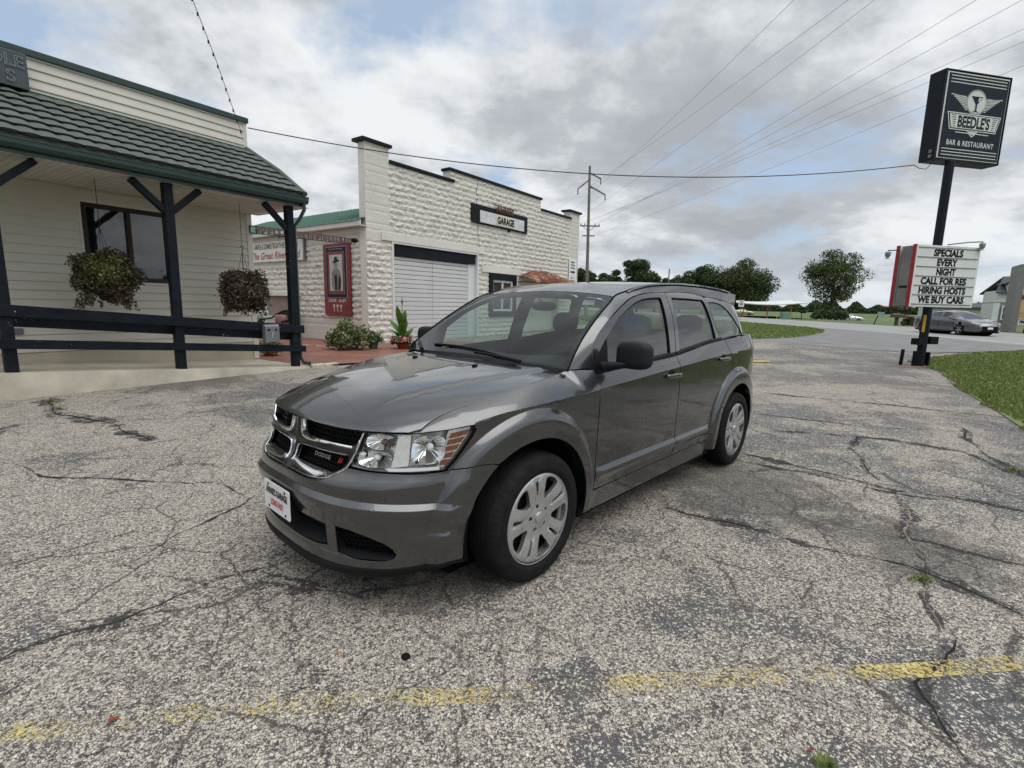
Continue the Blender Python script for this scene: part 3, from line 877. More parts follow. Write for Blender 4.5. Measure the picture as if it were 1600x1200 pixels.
# ------------------------------------------------------------------ restaurant with porch
CREAM = mat('cream_vinyl', (.60, .575, .50), .55, var=.06, vscale=1.2, bump=.08, bscale=200)
CREAMT = mat('cream_trim', (.62, .60, .55), .55, var=.05)
DGREEN = mat('dark_green_metal', (.010, .036, .028), .32, .1, var=.2, coat=.3)
def m_tile():
    m = bpy.data.materials.new('green_roof_tile'); m.use_nodes = True; t = NT(m); o = t.co()
    f = t.ma('ADD', t.ma('MULTIPLY', t.noise(o, 1.6, 5, .6), .5), t.ma('MULTIPLY', t.noise(o, 120, 3, .6), .5))
    c = t.ramp(f, [(.32, (.055, .066, .059)), (.55, (.085, .098, .088)), (.72, (.12, .128, .112))])
    c = t.mix(t.mr(t.noise(o, 5, 6, .7), .62, .72, 0, .5), c, (.13, .095, .05))
    t.l(c, t.b.inputs['Base Color']); t.b.inputs['Roughness'].default_value = .8
    t.l(t.bump(t.noise(o, 260, 3, .6), .5, .004), t.b.inputs['Normal']); return m
TILE = m_tile()
POSTM = mat('blue_black_paint', (.010, .013, .018), .45, var=.35, vscale=6, bump=.25, bscale=40)
_t = NT(POSTM); _l = _t.b.inputs['Base Color'].links[0].from_socket; _o = _t.co()
_f = _t.mr(_t.ma('ADD', _t.ma('MULTIPLY', _t.noise(_o, 16, 7, .7), .6), _t.ma('MULTIPLY', _t.noise(_t.map(_o, (3, 3, 3)), 1.7, 3), .4)), .625, .645)
_t.l(_t.mix(_f, _l, (.30, .29, .26)), _t.b.inputs['Base Color'])
CONC = mat('tan_concrete', (.45, .41, .33), .85, var=.22, vscale=2.2, bump=.3, bscale=50)
TANB = mat('tan_foundation', (.50, .45, .34), .8, var=.1, bump=.2)
WINDK = mat('brown_window_frame', (.045, .036, .030), .45, var=.1)
BGL = bpy.data.materials.new('dark_window_glass'); BGL.use_nodes = True
_b = BGL.node_tree.nodes['Principled BSDF']; _b.inputs['Base Color'].default_value = (.012, .014, .018, 1); _b.inputs['Roughness'].default_value = .03; _b.inputs['IOR'].default_value = 1.9
_t = NT(BGL); _t.l(_t.bump(_t.noise(_t.co(), 2.4, 2), .10, .02), _b.inputs['Normal'])
STEEL = mat('galvanised_steel', (.30, .31, .32), .45, .7, var=.15)
GREYBOX = mat('grey_box_paint', (.16, .175, .19), .5, .3, var=.12)
a_ = R(34)
RF_ = Fr((-4.673, 10.699, 0), (math.sin(a_), math.cos(a_), 0), (math.cos(a_), -math.sin(a_), 0))
def ramp_z(a): return lp(.035, .385, min(1, max(0, (.25 - a) / 4.9)))
def siding(fr, a0, a1, c0, c1, b, pitch=.152, proj=.024):
    g = MB(); z = c0
    while z < c1 - .01:
        z1 = min(z + pitch, c1)
        P = [fr(a0, b, z), fr(a1, b, z), fr(a1, b + proj, z), fr(a0, b + proj, z), fr(a0, b + proj * .95, z + .02), fr(a1, b + proj * .95, z + .02), fr(a0, b + .002, z1), fr(a1, b + .002, z1)]
        g.add(P, [(0, 1, 2, 3), (3, 2, 5, 4), (4, 5, 7, 6)]); z += pitch
    return g
def build_restaurant():
    fr = RF_; W0, W1, WB = -14.0, .18, -1.8
    b = empty('restaurant', fr(-4, -1.8, 0), 0, 'cream clapboard restaurant with a green tiled porch roof at the left', 'building')
    # wall behind siding, with a window hole left free
    core = MB(); core.box(fr, W0, -2.90, WB - .2, WB - .012, .05, 5.36); core.box(fr, -1.50, W1, WB - .2, WB - .012, .05, 5.36)
    core.box(fr, -2.90, -1.50, WB - .2, WB - .012, .05, 1.74); core.box(fr, -2.90, -1.50, WB - .2, WB - .012, 3.12, 5.36)
    core.box(fr, W0, W1, WB - 9, WB - .2, .05, 4.6); core.build('wall', CREAMT, b)
    z0 = .48
    siding(fr, W0, -2.93, z0, 3.36, WB).build('siding', CREAM, b, recalc=False); siding(fr, -1.47, W1 - .10, z0, 3.36, WB).build('siding', CREAM, b, recalc=False)
    s0 = z0 + .152 * 8; siding(fr, -2.93, -1.47, z0, 1.72, WB).build('siding', CREAM, b, recalc=False); siding(fr, -2.93, -1.47, 3.14, 3.36, WB).build('siding', CREAM, b, recalc=False)
    siding(fr, W0, W1 - .05, 4.68, 5.28, WB + .02, .149).build('parapet_siding', CREAM, b, recalc=False)
    MB().box(fr, W1 - .10, W1 + .02, WB - .02, WB + .03, .08, 3.38).build('corner_trim', CREAMT, b, bevel=.004)
    MB().box(fr, W1 - .06, W1 + .02, WB - .02, WB + .045, 4.7, 5.27).build('corner_trim', CREAMT, b, bevel=.004)
    MB().box(fr, W0, W1 + .02, WB - .03, WB + .050, 5.272, 5.30).build('parapet_trim', CREAMT, b)
    MB().box(fr, W0, W1 + .05, WB - .32, WB + .09, 5.302, 5.41).build('parapet_cap', DGREEN, b, bevel=.008)
    MB().box(fr, W0, W1 - .08, WB - .1, WB + .006, .0, .475).build('foundation', TANB, b)
    # window
    wn = MB(); A0, A1, C0, C1 = -2.90, -1.50, 1.74, 3.12
    for q in ((A0, A0 + .075, C0, C1), (A1 - .075, A1, C0, C1), (A0 + .075, A1 - .075, C1 - .075, C1), (A0 + .075, A1 - .075, C0, C0 + .085), (-2.225, -2.155, C0 + .085, C1 - .075)):
        wn.box(fr, q[0], q[1], WB - .08, WB + .028, q[2], q[3])
    w_ = wn.build('window', WINDK, b, bevel=.004)
    for q in ((A0 + .075, -2.225), (-2.155, A1 - .075)): MB().box(fr, q[0], q[1], WB - .05, WB - .035, C0 + .085, C1 - .075).build('window_pane', BGL, w_)
    tr = MB()
    for q in ((A0 - .04, A0, C0 - .03, C1 + .04), (A1, A1 + .03, C0 - .03, C1 + .04), (A0, A1, C1, C1 + .04), (A0, A1, C0 - .03, C0)): tr.box(fr, q[0], q[1], WB - .02, WB + .024, q[2], q[3])
    tr.build('window_trim', CREAMT, w_)
    # roof tiles
    E0 = (.26, 3.60); E1 = (WB + .10, 4.70); rows = 7; sl = math.hypot(E0[0] - E1[0], E1[1] - E0[1]); nb = (E1[1] - E0[1]) / sl; nc = (E0[0] - E1[0]) / sl
    S0, S1 = W0, .22; ns = int((S1 - S0) / .025)
    def wave(s):
        q = (s / .225) % 1; return .030 * (abs(math.sin(PI * q)) ** .8)
    tl = MB(); sub = [0, .03, .10, .4, .75, 1.0]; V = []; m_ = 0
    for r_ in range(rows):
        for k, q in enumerate(sub):
            t0 = (r_ + (1 if q == 1.0 else q)) / rows
            hh = (-.004 if k == 0 else .042 * (1 - .94 * q))
            V.append((t0, hh, k)); m_ += 1
    pts = []
    for i in range(ns + 1):
        s = S0 + (S1 - S0) * i / ns
        for (t0, hh, k) in V:
            wv = wave(s); t1 = t0 - (.16 * wv / .030 / rows if k <= 2 else 0) + (.16 / rows if k == 0 else 0)
            h = hh + (wv if k > 0 else 0)
            pts.append(tuple(fr(s - .16 * t0 * 0, E0[0] + (E1[0] - E0[0]) * t1 + nb * h, E0[1] + (E1[1] - E0[1]) * t1 + nc * h)))
    n = len(V); F = [(i * n + j, i * n + j + 1, (i + 1) * n + j + 1, (i + 1) * n + j) for i in range(ns) for j in range(n - 1)]
    tl.add(pts, F)
    rt = tl.build('roof', TILE, b, smooth=True, recalc=False, angle=35)
    MB().hexa([fr(W0, .24, 3.50), fr(.21, .24, 3.50), fr(.21, WB, 4.62), fr(W0, WB, 4.62), fr(W0, .25, 3.60), fr(.21, .25, 3.60), fr(.21, WB, 4.71), fr(W0, WB, 4.71)]).build('roof_deck', TILE, rt)
    MB().tube([fr(.20, .30, 3.60), fr(.20, -.6, 4.16), fr(.17, WB + .05, 4.76)], .055, 10).build('rake_tile', TILE, rt, smooth=True)
    MB().hexa([fr(W0, WB + .02, 4.64), fr(W1 + .08, WB + .02, 4.64), fr(W1 + .08, WB + .17, 4.63), fr(W0, WB + .17, 4.63), fr(W0, WB + .03, 4.78), fr(W1 + .08, WB + .03, 4.78), fr(W1 + .08, WB + .10, 4.72), fr(W0, WB + .10, 4.72)]).build('roof_flashing', DGREEN, rt, bevel=.005)
    # gutter
    gp = [(.20, 3.415), (.285, 3.415), (.30, 3.44), (.315, 3.47), (.318, 3.525), (.330, 3.53), (.330, 3.548), (.305, 3.548), (.300, 3.47), (.21, 3.435), (.21, 3.55), (.20, 3.55)]
    MB().prism([fr(W0, *q) for q in gp], fr(.27, 0, 0) - fr(W0, 0, 0)).build('gutter', DGREEN, b)
    MB().box(fr, W0, .24, .165, .198, 3.36, 3.60).build('fascia', DGREEN, b)
    # soffit boards, running from the wall to the gutter
    so = MB(); s = W0
    while s < .16:
        e = min(s + .292, .20)
        so.box(fr, s, e, WB, .165, 3.372, 3.385)
        for k in range(3): so.box(fr, s + .02 + k * .092, s + .02 + k * .092 + .07, WB + .005, .16, 3.366, 3.3715)
        s += .300
    so.build('soffit', CREAM, b)
    # posts with braces
    for k, a in enumerate((0, -2.22, -4.40, -6.6, -8.8, -11)):
        zt = 3.372
        p_ = MB().box(fr, a - .07, a + .07, -.07, .07, ramp_z(a) - .05, zt).build('porch_post', POSTM, b, bevel=.008)
        if k != 0:
            MB().beam(fr(a + .04, 0, 2.90), fr(a + .52, 0, 3.345), .10, .10, (0, 0, 1)).build('brace', POSTM, p_, bevel=.005)
        MB().beam(fr(a - .04, 0, 2.90), fr(a - .52, 0, 3.345), .10, .10, (0, 0, 1)).build('brace', POSTM, p_, bevel=.005)
    # rails
    def rail(b0, b1, za, zb_, ht, a1=.18, nm='rail'):
        def zz(a, z0_, z1_): return lp(z0_, z1_, (.16 - a) / 4.6) if a > -5.2 else lp(z0_, z1_, (.16 + 5.2) / 4.6)
        g = MB(); st = [a1, -5.2, W0]
        for i in range(2):
            x0, x1 = st[i + 1], st[i]
            zl, zr = zz(x0, za, zb_), zz(x1, za, zb_)
            g.hexa([fr(x0, b0, zl), fr(x1, b0, zr), fr(x1, b1, zr), fr(x0, b1, zl), fr(x0, b0, zl + ht), fr(x1, b0, zr + ht), fr(x1, b1, zr + ht), fr(x0, b1, zl + ht)])
        g.build(nm, POSTM, b, bevel=.006)
    rail(.072, .112, .765, 1.165, .165); rail(-.112, -.073, .60, 1.02, .165, .10); rail(.072, .112, .365, .71, .135, .20)
    # downspout
    dsp = MB(); dsp.tube([fr(.20, .25, 3.42), fr(.20, .25, 3.30), fr(.16, .14, 3.12), fr(.115, .02, 2.98), fr(.115, .02, .25), fr(.16, .06, .13), fr(.30, .10, .10)], [.042] * 7, 4)
    dsp.build('downspout', DGREEN, b, bevel=.006)
    return b
RST = build_restaurant()
# ramp and walk
fr = RF_
g = MB()
def rp(a, b_, z): return fr(a, b_, z)
A_ = [.34, -.6, -1.5, -2.5, -3.5, -4.65, -9, -14.2]
for i in range(len(A_) - 1):
    a1, a0 = A_[i], A_[i + 1]; z0, z1 = ramp_z(a0), ramp_z(a1); d0 = .08 + .10 * min(1, max(0, -a0 / 4.6)); d1 = .08 + .10 * min(1, max(0, -a1 / 4.6))
    g.hexa([rp(a0, -1.81, -.1), rp(a1, -1.81, -.1), rp(a1, d1 + .06, -.1), rp(a0, d0 + .06, -.1), rp(a0, -1.81, z0), rp(a1, -1.81, z1), rp(a1, d1, z1), rp(a0, d0, z0)])
T(g.build('ramp_walk', CONC, None), kind='structure')
ribbon_flat('pavement_crack', [tuple(fr(-4.15, .19, 0))[:2], tuple(fr(-4.10, .30, 0))[:2]], .02, CRK, .004, 44)
g = MB().box(fr, .30, .62, .02, .16, -.02, .075).box(fr, .64, 1.0, .00, .15, -.02, .06); T(g.build('kerb_stone', CONC, None, bevel=.02), kind='structure')
# patio of red-brown stained concrete
PATIO = mat('red_stained_concrete', (.20, .085, .058), .6, var=.30, vscale=1.3, bump=.15, bscale=70)
c0 = fr(.34, .02, 0); c1 = fr(.20, -1.85, 0)
patio = [(c0.x, c0.y), (-3.55, 11.7), (-2.3, 13.2), (-1.5, 15.0), (-1.4, 21.4), (-4.60, 17.0), (-11.5, 21.8), (-13.5, 19.6), (c1.x, c1.y)]
sheet('patio', patio, .045, PATIO, 1.0, zf=lambda x, y: 0)
RINGM = mat('chalk_white', (.48, .44, .40), .8, var=.2)
g = MB(); V = []
for k in range(25):
    t = 2 * PI * k / 24
    for r_ in (.11, .145): V.append((-6.03 + r_ * math.cos(t) * 1.1, 15.8 + r_ * math.sin(t) * 1.6, .0492))
g.add(V, [(2 * k, 2 * k + 2, 2 * k + 3, 2 * k + 1) for k in range(24)]); g.box(WORLD, -6.62, -6.55, 15.55, 16.05, .0455, .0492); T(g.build('painted_marks', RINGM, None, recalc=False), kind='structure')
# roof sign
rs_ = empty('roof_sign', fr(-3.9, -1.5, 4.8), 0, 'dark green illuminated sign box cut off by the left edge above the porch roof', 'sign')
MB().box(fr, -5.6, -3.46, -1.74, -1.50, 4.70, 5.235).build('sign_box', mat('sign_slate', (.050, .062, .066), .4, var=.15), rs_, bevel=.01)
NEON = mat('unlit_neon_tube', (.20, .23, .24), .3, var=.1)
def outline_text(nm, body, o, right, up, size, m, par, sx=1.):
    c = bpy.data.curves.new(nm, 'FONT'); c.body = body; c.size = size / .7; c.fill_mode = 'NONE'; c.bevel_depth = .007; c.bevel_resolution = 1; c.resolution_u = 3; c.align_x = 'RIGHT'
    ob = bpy.data.objects.new(nm, c); me = bpy.data.meshes.new_from_object(ob); bpy.data.objects.remove(ob)
    r = Vector(right); u = Vector(up); n_ = r.cross(u); V = [Vector(o) + r * v.co.x * sx + u * v.co.y + n_ * v.co.z for v in me.vertices]
    g = MB().add(V, [tuple(p.vertices) for p in me.polygons]); bpy.data.meshes.remove(me); return g.build(nm, m, par, smooth=True)
outline_text('sign_lettering', 'BEEDLE', fr(-3.50, -1.49, 5.0), fr.a, (0, 0, 1), .17, NEON, rs_)
outline_text('sign_lettering', 'S', fr(-3.62, -1.49, 4.77), fr.a, (0, 0, 1), .17, NEON, rs_)
# grey ash box on the rail
ab = empty('ash_box', fr(-.61, .12, .62), 0, 'small grey metal ash box fixed to the porch rail', 'ashtray')
MB().prism([fr(-.76, .115, .62), fr(-.76, .115, .97), fr(-.76, .19, .97), fr(-.76, .225, .93), fr(-.76, .225, .62)], fr(.30, 0, 0) - fr(0, 0, 0)).build('box', GREYBOX, ab, bevel=.006)
for da in (-.075, .075): MB().box(fr, -.61 + da - .022, -.61 + da + .022, .2265, .228, .845, .885).build('hole', GAP, ab)
g = MB(); g.tube([fr(-.61 + .012 * math.sin(k), .229, .83 - .018 * k) for k in range(8)], .005, 5); g.build('emblem', CREAMT, ab)
T(MB().box(fr, -4.02, -3.86, -1.80, -1.74, .80, .90).build('outlet_box', GREYBOX, None, bevel=.006), 'small grey outlet box low on the cream wall behind the top rail', 'outlet')
# hanging baskets
def leaf_cloud(rg, n, size, pos, nrm=None, aspect=1.6, flat=.0):
    """n random quads at pos (n,3)"""
    a = rg.normal(size=(n, 3)); a /= np.linalg.norm(a, axis=1)[:, None]
    if nrm is not None: a = a * (1 - flat) + nrm * flat; a /= np.linalg.norm(a, axis=1)[:, None]
    h = rg.normal(size=(n, 3)); u = np.cross(a, h); u /= np.linalg.norm(u, axis=1)[:, None] + 1e-9; v = np.cross(a, u)
    s = (size * rg.uniform(.6, 1.35, n))[:, None] if np.isscalar(size) else size[:, None]
    P = np.stack([pos - u * s * aspect * .5, pos - v * s * .42 + a * s * .1, pos + u * s * aspect * .5, pos + v * s * .42 + a * s * .1], 1)
    return P
def quads_obj(name, P, m, parent=None, mi=None):
    n = len(P); V = P.reshape(-1, 3)
    if parent is not None:
        inv = np.array(wmat(parent).inverted()); V = V @ inv[:3, :3].T + inv[:3, 3]
    me = bpy.data.meshes.new(name); me.vertices.add(n * 4); me.vertices.foreach_set('co', V.astype(np.float32).ravel())
    me.loops.add(n * 4); me.loops.foreach_set('vertex_index', np.arange(n * 4, dtype=np.int32))
    me.polygons.add(n); me.polygons.foreach_set('loop_start', np.arange(0, n * 4, 4, dtype=np.int32)); me.polygons.foreach_set('loop_total', np.full(n, 4, np.int32))
    for x in (m if isinstance(m, list) else [m]): me.materials.append(x)
    if mi is not None: me.polygons.foreach_set('material_index', mi.astype(np.int32))
    me.update(calc_edges=True); me.validate()
    o = bpy.data.objects.new(name, me); col.objects.link(o)
    if parent is not None: o.parent = parent
    return o
LPURP = m_leaf('purple_leaves', [(.2, (.022, .018, .014)), (.5, (.072, .050, .042)), (.75, (.14, .105, .08)), (.95, (.25, .20, .16))], .5, .12)
LOLIV = m_leaf('olive_leaves', [(.2, (.045, .055, .014)), (.5, (.14, .15, .035)), (.8, (.24, .25, .08))], .5, .2)
CHAIN = mat('dark_chain', (.02, .02, .02), .5, .5, var=0)
def basket(a, b_, c, rx, rz, ry, n, green, lab, seed, tail=0.):
    cen = Vector(fr(a, b_, c)); e = empty('hanging_basket', cen, 0, lab, 'hanging plant', 'hanging baskets under the porch'); rg = np.random.default_rng(seed)
    d = rg.normal(size=(n, 3)); d /= np.linalg.norm(d, axis=1)[:, None]
    lump = 1 + .16 * np.sin(d[:, 0] * 5 + seed) * np.cos(d[:, 2] * 4) + .08 * np.sin(d[:, 1] * 9 + d[:, 2] * 7)
    rr = (rg.uniform(.45, 1.0, n) ** .5) * lump * (1 + .16 * rg.uniform(0, 1, n) * (rg.uniform(0, 1, n) > .85))
    p = d * rr[:, None] * np.array([rx, ry, rz])
    if tail: k = (p[:, 2] < 0); p[k, 2] *= (1 + tail * np.clip((p[k, 0] * .83 - 0) / rx + .3, -.5, 1))
    A = np.array(fr.a); B = np.array(fr.b)
    pos = np.array(cen) + p[:, :1] * A + p[:, 1:2] * B + p[:, 2:] * np.array([0, 0, 1.])
    q = leaf_cloud(rg, n, .036, pos, None, 1.3)
    # trailing strands
    for k in range(16):
        an = rg.uniform(0, 2 * PI); l_ = rg.uniform(.06, .20); m2 = 46; tt = rg.uniform(0, 1, m2)
        st_ = np.stack([np.cos(an) * rx * (.72 + .18 * tt) + rg.normal(0, .016, m2), np.sin(an) * ry * (.72 + .18 * tt) + rg.normal(0, .016, m2), -rz * .5 - (l_ + .12) * tt - rz * .28 * (tail > 0)], 1)
        q2 = np.array(cen) + st_[:, :1] * A + st_[:, 1:2] * B + st_[:, 2:] * np.array([0, 0, 1.]); q = np.concatenate([q, leaf_cloud(rg, m2, .032, q2, None, 1.4)]); p = np.concatenate([p, st_])
    gm = (np.exp(-((p[:, 0] / rx + .1) ** 2 + ((p[:, 2] / rz - .25)) ** 2) / .6) * green > rg.uniform(0, 1, len(p)))
    quads_obj('foliage', q, [LPURP, LOLIV], e, gm.astype(int))
    MB().lathe([(-.16, .05), (-.15, .15), (.02, .20), (.03, .205), (.03, .18)], cen + Vector((0, 0, -.05)), (0, 0, 1), 20).build('pot', BLK, e, smooth=True)
    g = MB(); hk = Vector((cen.x, cen.y, c + rz + .38))
    for k in range(4):
        t = 2 * PI * k / 4 + .4; g.tube([hk, cen + Vector((.19 * math.cos(t), .19 * math.sin(t), -.02))], .004, 5)
    g.tube([hk, hk + Vector((0, 0, .03)), hk + Vector((.03, 0, .06)), hk + Vector((.02, 0, .10)), hk + Vector((-.02, 0, .10)), hk + Vector((-.03, 0, .07))], .008, 6)
    g.build('hanger', CHAIN, e)
    MB().tube([hk + Vector((0, 0, .10)), (hk.x, hk.y, 3.37)], .005, 5).build('chain', CHAIN, e)
basket(-2.98, -.72, 1.82, .47, .40, .42, 9500, .95, 'larger hanging basket with olive green centre in front of the porch window', 3, .35)
basket(-.62, -.72, 1.62, .47, .43, .43, 9500, .18, 'rounder dark purple hanging basket near the porch corner', 8)
# festoon cable going up to the left
cab = empty('string_light', fr(-.0, -1.7, 5.1), 0, 'string of clear bulbs rising from the restaurant corner out of the frame', 'string lights')
S = [Vector(fr(.05, -1.68, 5.02)), Vector((-5.93, 11.2, 5.33)), Vector((-5.62, 10.1, 5.83)), Vector((-5.33, 9.0, 6.27)), Vector((-4.6, 6.6, 7.35))]
MB().tube(S, .006, 6).build('cable', CHAIN, cab)
BULB = m_glass('clear_bulb', (.95, .96, .96), 1.5)
tot = 0; segs = [(S[i], S[i + 1]) for i in range(len(S) - 1)]
for i in range(20):
    d = .10 + .27 * i; 
    for p, q in segs:
        l_ = (q - p).length
        if d < l_: x = p.lerp(q, d / l_); break
        d -= l_
    so_ = MB().lathe([(0, .014), (-.05, .016), (-.055, .010)], x, (0, 0, 1), 10).build('bulb_socket', BLK, cab)
    MB().ellip((x.x, x.y, x.z - .085), (.022, .022, .034), n=8, m=12).build('bulb', BULB, so_, smooth=True)
# overhead cable from the restaurant to the tall sign
cs = Vector(fr(.21, -1.72, 5.21)); ce = Vector((10.58, 14.12, 5.36)); n = 40
g = MB(); g.tube([cs.lerp(ce, i / n) + Vector((0, 0, -4 * .62 * (i / n) * (1 - i / n))) for i in range(n + 1)], .011, 6)
T(g.build('overhead_cable', CHAIN, None), 'black service cable slung from the restaurant corner to the tall sign', 'cable')
# WELCOME beam between restaurant and garage
LETW = mat('weathered_letter_metal', (.16, .115, .105), .6, .3, var=.3, vscale=20)
wb0 = Vector((-6.03, 11.8, 3.035)); wb1 = Vector((-5.0, 16.15, 3.300)); wdir = (wb1 - wb0).normalized(); wup = Vector((0, 0, 1)); wn_ = wdir.cross(wup).normalized()
we = empty('welcome_beam', wb0, 0, 'narrow metal beam of cut-out letters spanning from the restaurant to the garage wall', 'sign')
g = MB(); g.beam(wb0 + wup * .075, wb1 + wup * .075, .03, .018); g.beam(wb0 - wup * .085, wb1 - wup * .085, .03, .018)
for k in range(0, 24): q = wb0.lerp(wb1, (k + .0) / 23); g.beam(q - wup * .08 - wn_ * .02, q + wup * .08 - wn_ * .02, .008, .03, wdir)
g.build('beam_frame', mat('rusty_beam', (.045, .035, .03), .7, .3, var=.3), we)
g = MB(); tx_l = (wb1 - wb0).length
g.text('WELCOME TO BEEDLES', wb0.lerp(wb1, .48) - wup * .055, wdir, wup, .135, bold=.07, maxw=tx_l * .92, sx=3., lift=.02, spacing=1.15); g.build('cut_letters', mat('pale_letter', (.13, .085, .075), .6, var=.3), we)
MB().ellip(tuple(wb1 + Vector((0, -.05, .03))), (.10, .10, .075), e=2.5).build('beam_boss', BLK, we, smooth=True)
# ------------------------------------------------------------------ block garage
def vnoise(x, y, seed):
    rg = np.random.default_rng(seed); T_ = rg.uniform(-1, 1, (256, 256)); xi = np.floor(x).astype(int); yi = np.floor(y).astype(int); fx_ = x - xi; fy = y - yi
    fx_ = fx_ * fx_ * (3 - 2 * fx_); fy = fy * fy * (3 - 2 * fy); g = lambda a, b: T_[a % 256, b % 256]
    return (g(xi, yi) * (1 - fx_) + g(xi + 1, yi) * fx_) * (1 - fy) + (g(xi, yi + 1) * (1 - fx_) + g(xi + 1, yi + 1) * fx_) * fy
def m_block():
    m = bpy.data.materials.new('painted_rock_face_block'); m.use_nodes = True; t = NT(m); o = t.co()
    f = t.ma('ADD', t.ma('MULTIPLY', t.noise(o, .9, 5, .6), .5), t.ma('MULTIPLY', t.noise(o, 14, 4, .6), .5))
    c = t.ramp(f, [(.3, (.54, .515, .455)), (.55, (.65, .63, .57)), (.75, (.71, .69, .63))])
    st = t.mr(t.noise(t.map(o, sc=(2.2, 2.2, .35)), 1.4, 6, .65), .60, .78, 0, .35)
    c = t.mix(st, c, (.36, .32, .26))
    t.l(c, t.b.inputs['Base Color']); t.b.inputs['Roughness'].default_value = .75
    t.l(t.bump(t.noise(o, 45, 5, .65), .6, .012), t.b.inputs['Normal']); return m
BLOCK = m_block()
SMOOTHB = mat('painted_smooth_block', (.67, .645, .58), .7, var=.08, vscale=2, bump=.35, bscale=50)
CAPM = mat('navy_black_cap', (.012, .014, .020), .5, var=.2)
WHITED = mat('white_door_panel', (.66, .665, .67), .45, var=.05, vscale=1.5)
def rockwall(name, fr, a0, a1, c0, topf, holes, m, parent, bw_=.405, bh=.2, amp=.042, st=.026, seed=1, smooth_zone=None):
    na = int((a1 - a0) / st); ctop = max(topf(a0 + (a1 - a0) * i / 200) for i in range(201)); nc = int((ctop - c0) / st)
    A = a0 + (a1 - a0) * np.arange(na + 1) / na; C = c0 + (ctop - c0) * np.arange(nc + 1) / nc; AA, CC = np.meshgrid(A, C, indexing='ij')
    row = np.floor(CC / bh); v = CC / bh - row; off = (row % 2) * .5; q = AA / bw_ + off; cl = np.floor(q); u = q - cl
    ed = np.minimum(np.minimum(u, 1 - u) * bw_, np.minimum(v, 1 - v) * bh)
    rgb = (np.sin(cl * 12.9898 + row * 78.233 + seed) * 43758.5453) % 1
    ex = np.clip((ed - .012) / .045, 0, 1) ** .7
    # chiselled: a ragged ridge along the middle, falling to the margins
    rid = np.clip(1 - np.abs(v - .55 - .25 * vnoise(AA * 4.5, CC * 3, seed + 3)) / .5, 0, 1)
    h = ex * (.30 + .50 * rid + .55 * vnoise(AA * 11, CC * 15, seed) + .50 * vnoise(AA * 27, CC * 31, seed + 9)) * (.7 + .5 * rgb) - .30 * np.clip((.16 - v) / .08, 0, 1)
    h = np.clip(h, -.1, 1.5) * amp
    if smooth_zone is not None: h = np.where(smooth_zone(AA, CC), h * .06 + .012 * (ed > .008), h)
    P = np.array(fr.o)[None, None] + AA[..., None] * np.array(fr.a) + h[..., None] * np.array(fr.b) + CC[..., None] * np.array([0, 0, 1.])
    am = (A[:-1] + A[1:]) / 2; cm = (C[:-1] + C[1:]) / 2; keep = np.ones((na, nc), bool)
    tp = np.array([topf(x) for x in am]); keep &= cm[None, :] < tp[:, None]
    for (x0, x1, z0, z1) in holes: keep &= ~((am[:, None] > x0) & (am[:, None] < x1) & (cm[None, :] > z0) & (cm[None, :] < z1))
    I, J = np.nonzero(keep); k = nc + 1; i0 = I * k + J; Fc = np.stack([i0, i0 + k, i0 + k + 1, i0 + 1], 1)
    used, invx = np.unique(Fc.ravel(), return_inverse=True); V = P.reshape(-1, 3)[used]; Fc = invx.reshape(-1, 4)
    if parent is not None: im = np.array(wmat(parent).inverted()); V = V @ im[:3, :3].T + im[:3, 3]
    me = bpy.data.meshes.new(name); me.vertices.add(len(V)); me.vertices.foreach_set('co', V.astype(np.float32).ravel()); n = len(Fc)
    me.loops.add(n * 4); me.loops.foreach_set('vertex_index', Fc.astype(np.int32).ravel()); me.polygons.add(n)
    me.polygons.foreach_set('loop_start', np.arange(0, n * 4, 4, dtype=np.int32)); me.polygons.foreach_set('loop_total', np.full(n, 4, np.int32)); me.materials.append(m)
    me.update(calc_edges=True); o = bpy.data.objects.new(name, me); col.objects.link(o); o.parent = parent; return o
GA = Vector((.5886, .8084, 0)); GN = Vector((.8084, -.5886, 0))
gf = Fr((-4.85, 16.81, 0), GA, GN); LEN = 14.12
wf = Fr(gf(.10, 0, 0), -GN, -GA)      # wing: a runs away to the left, b outwards towards the camera
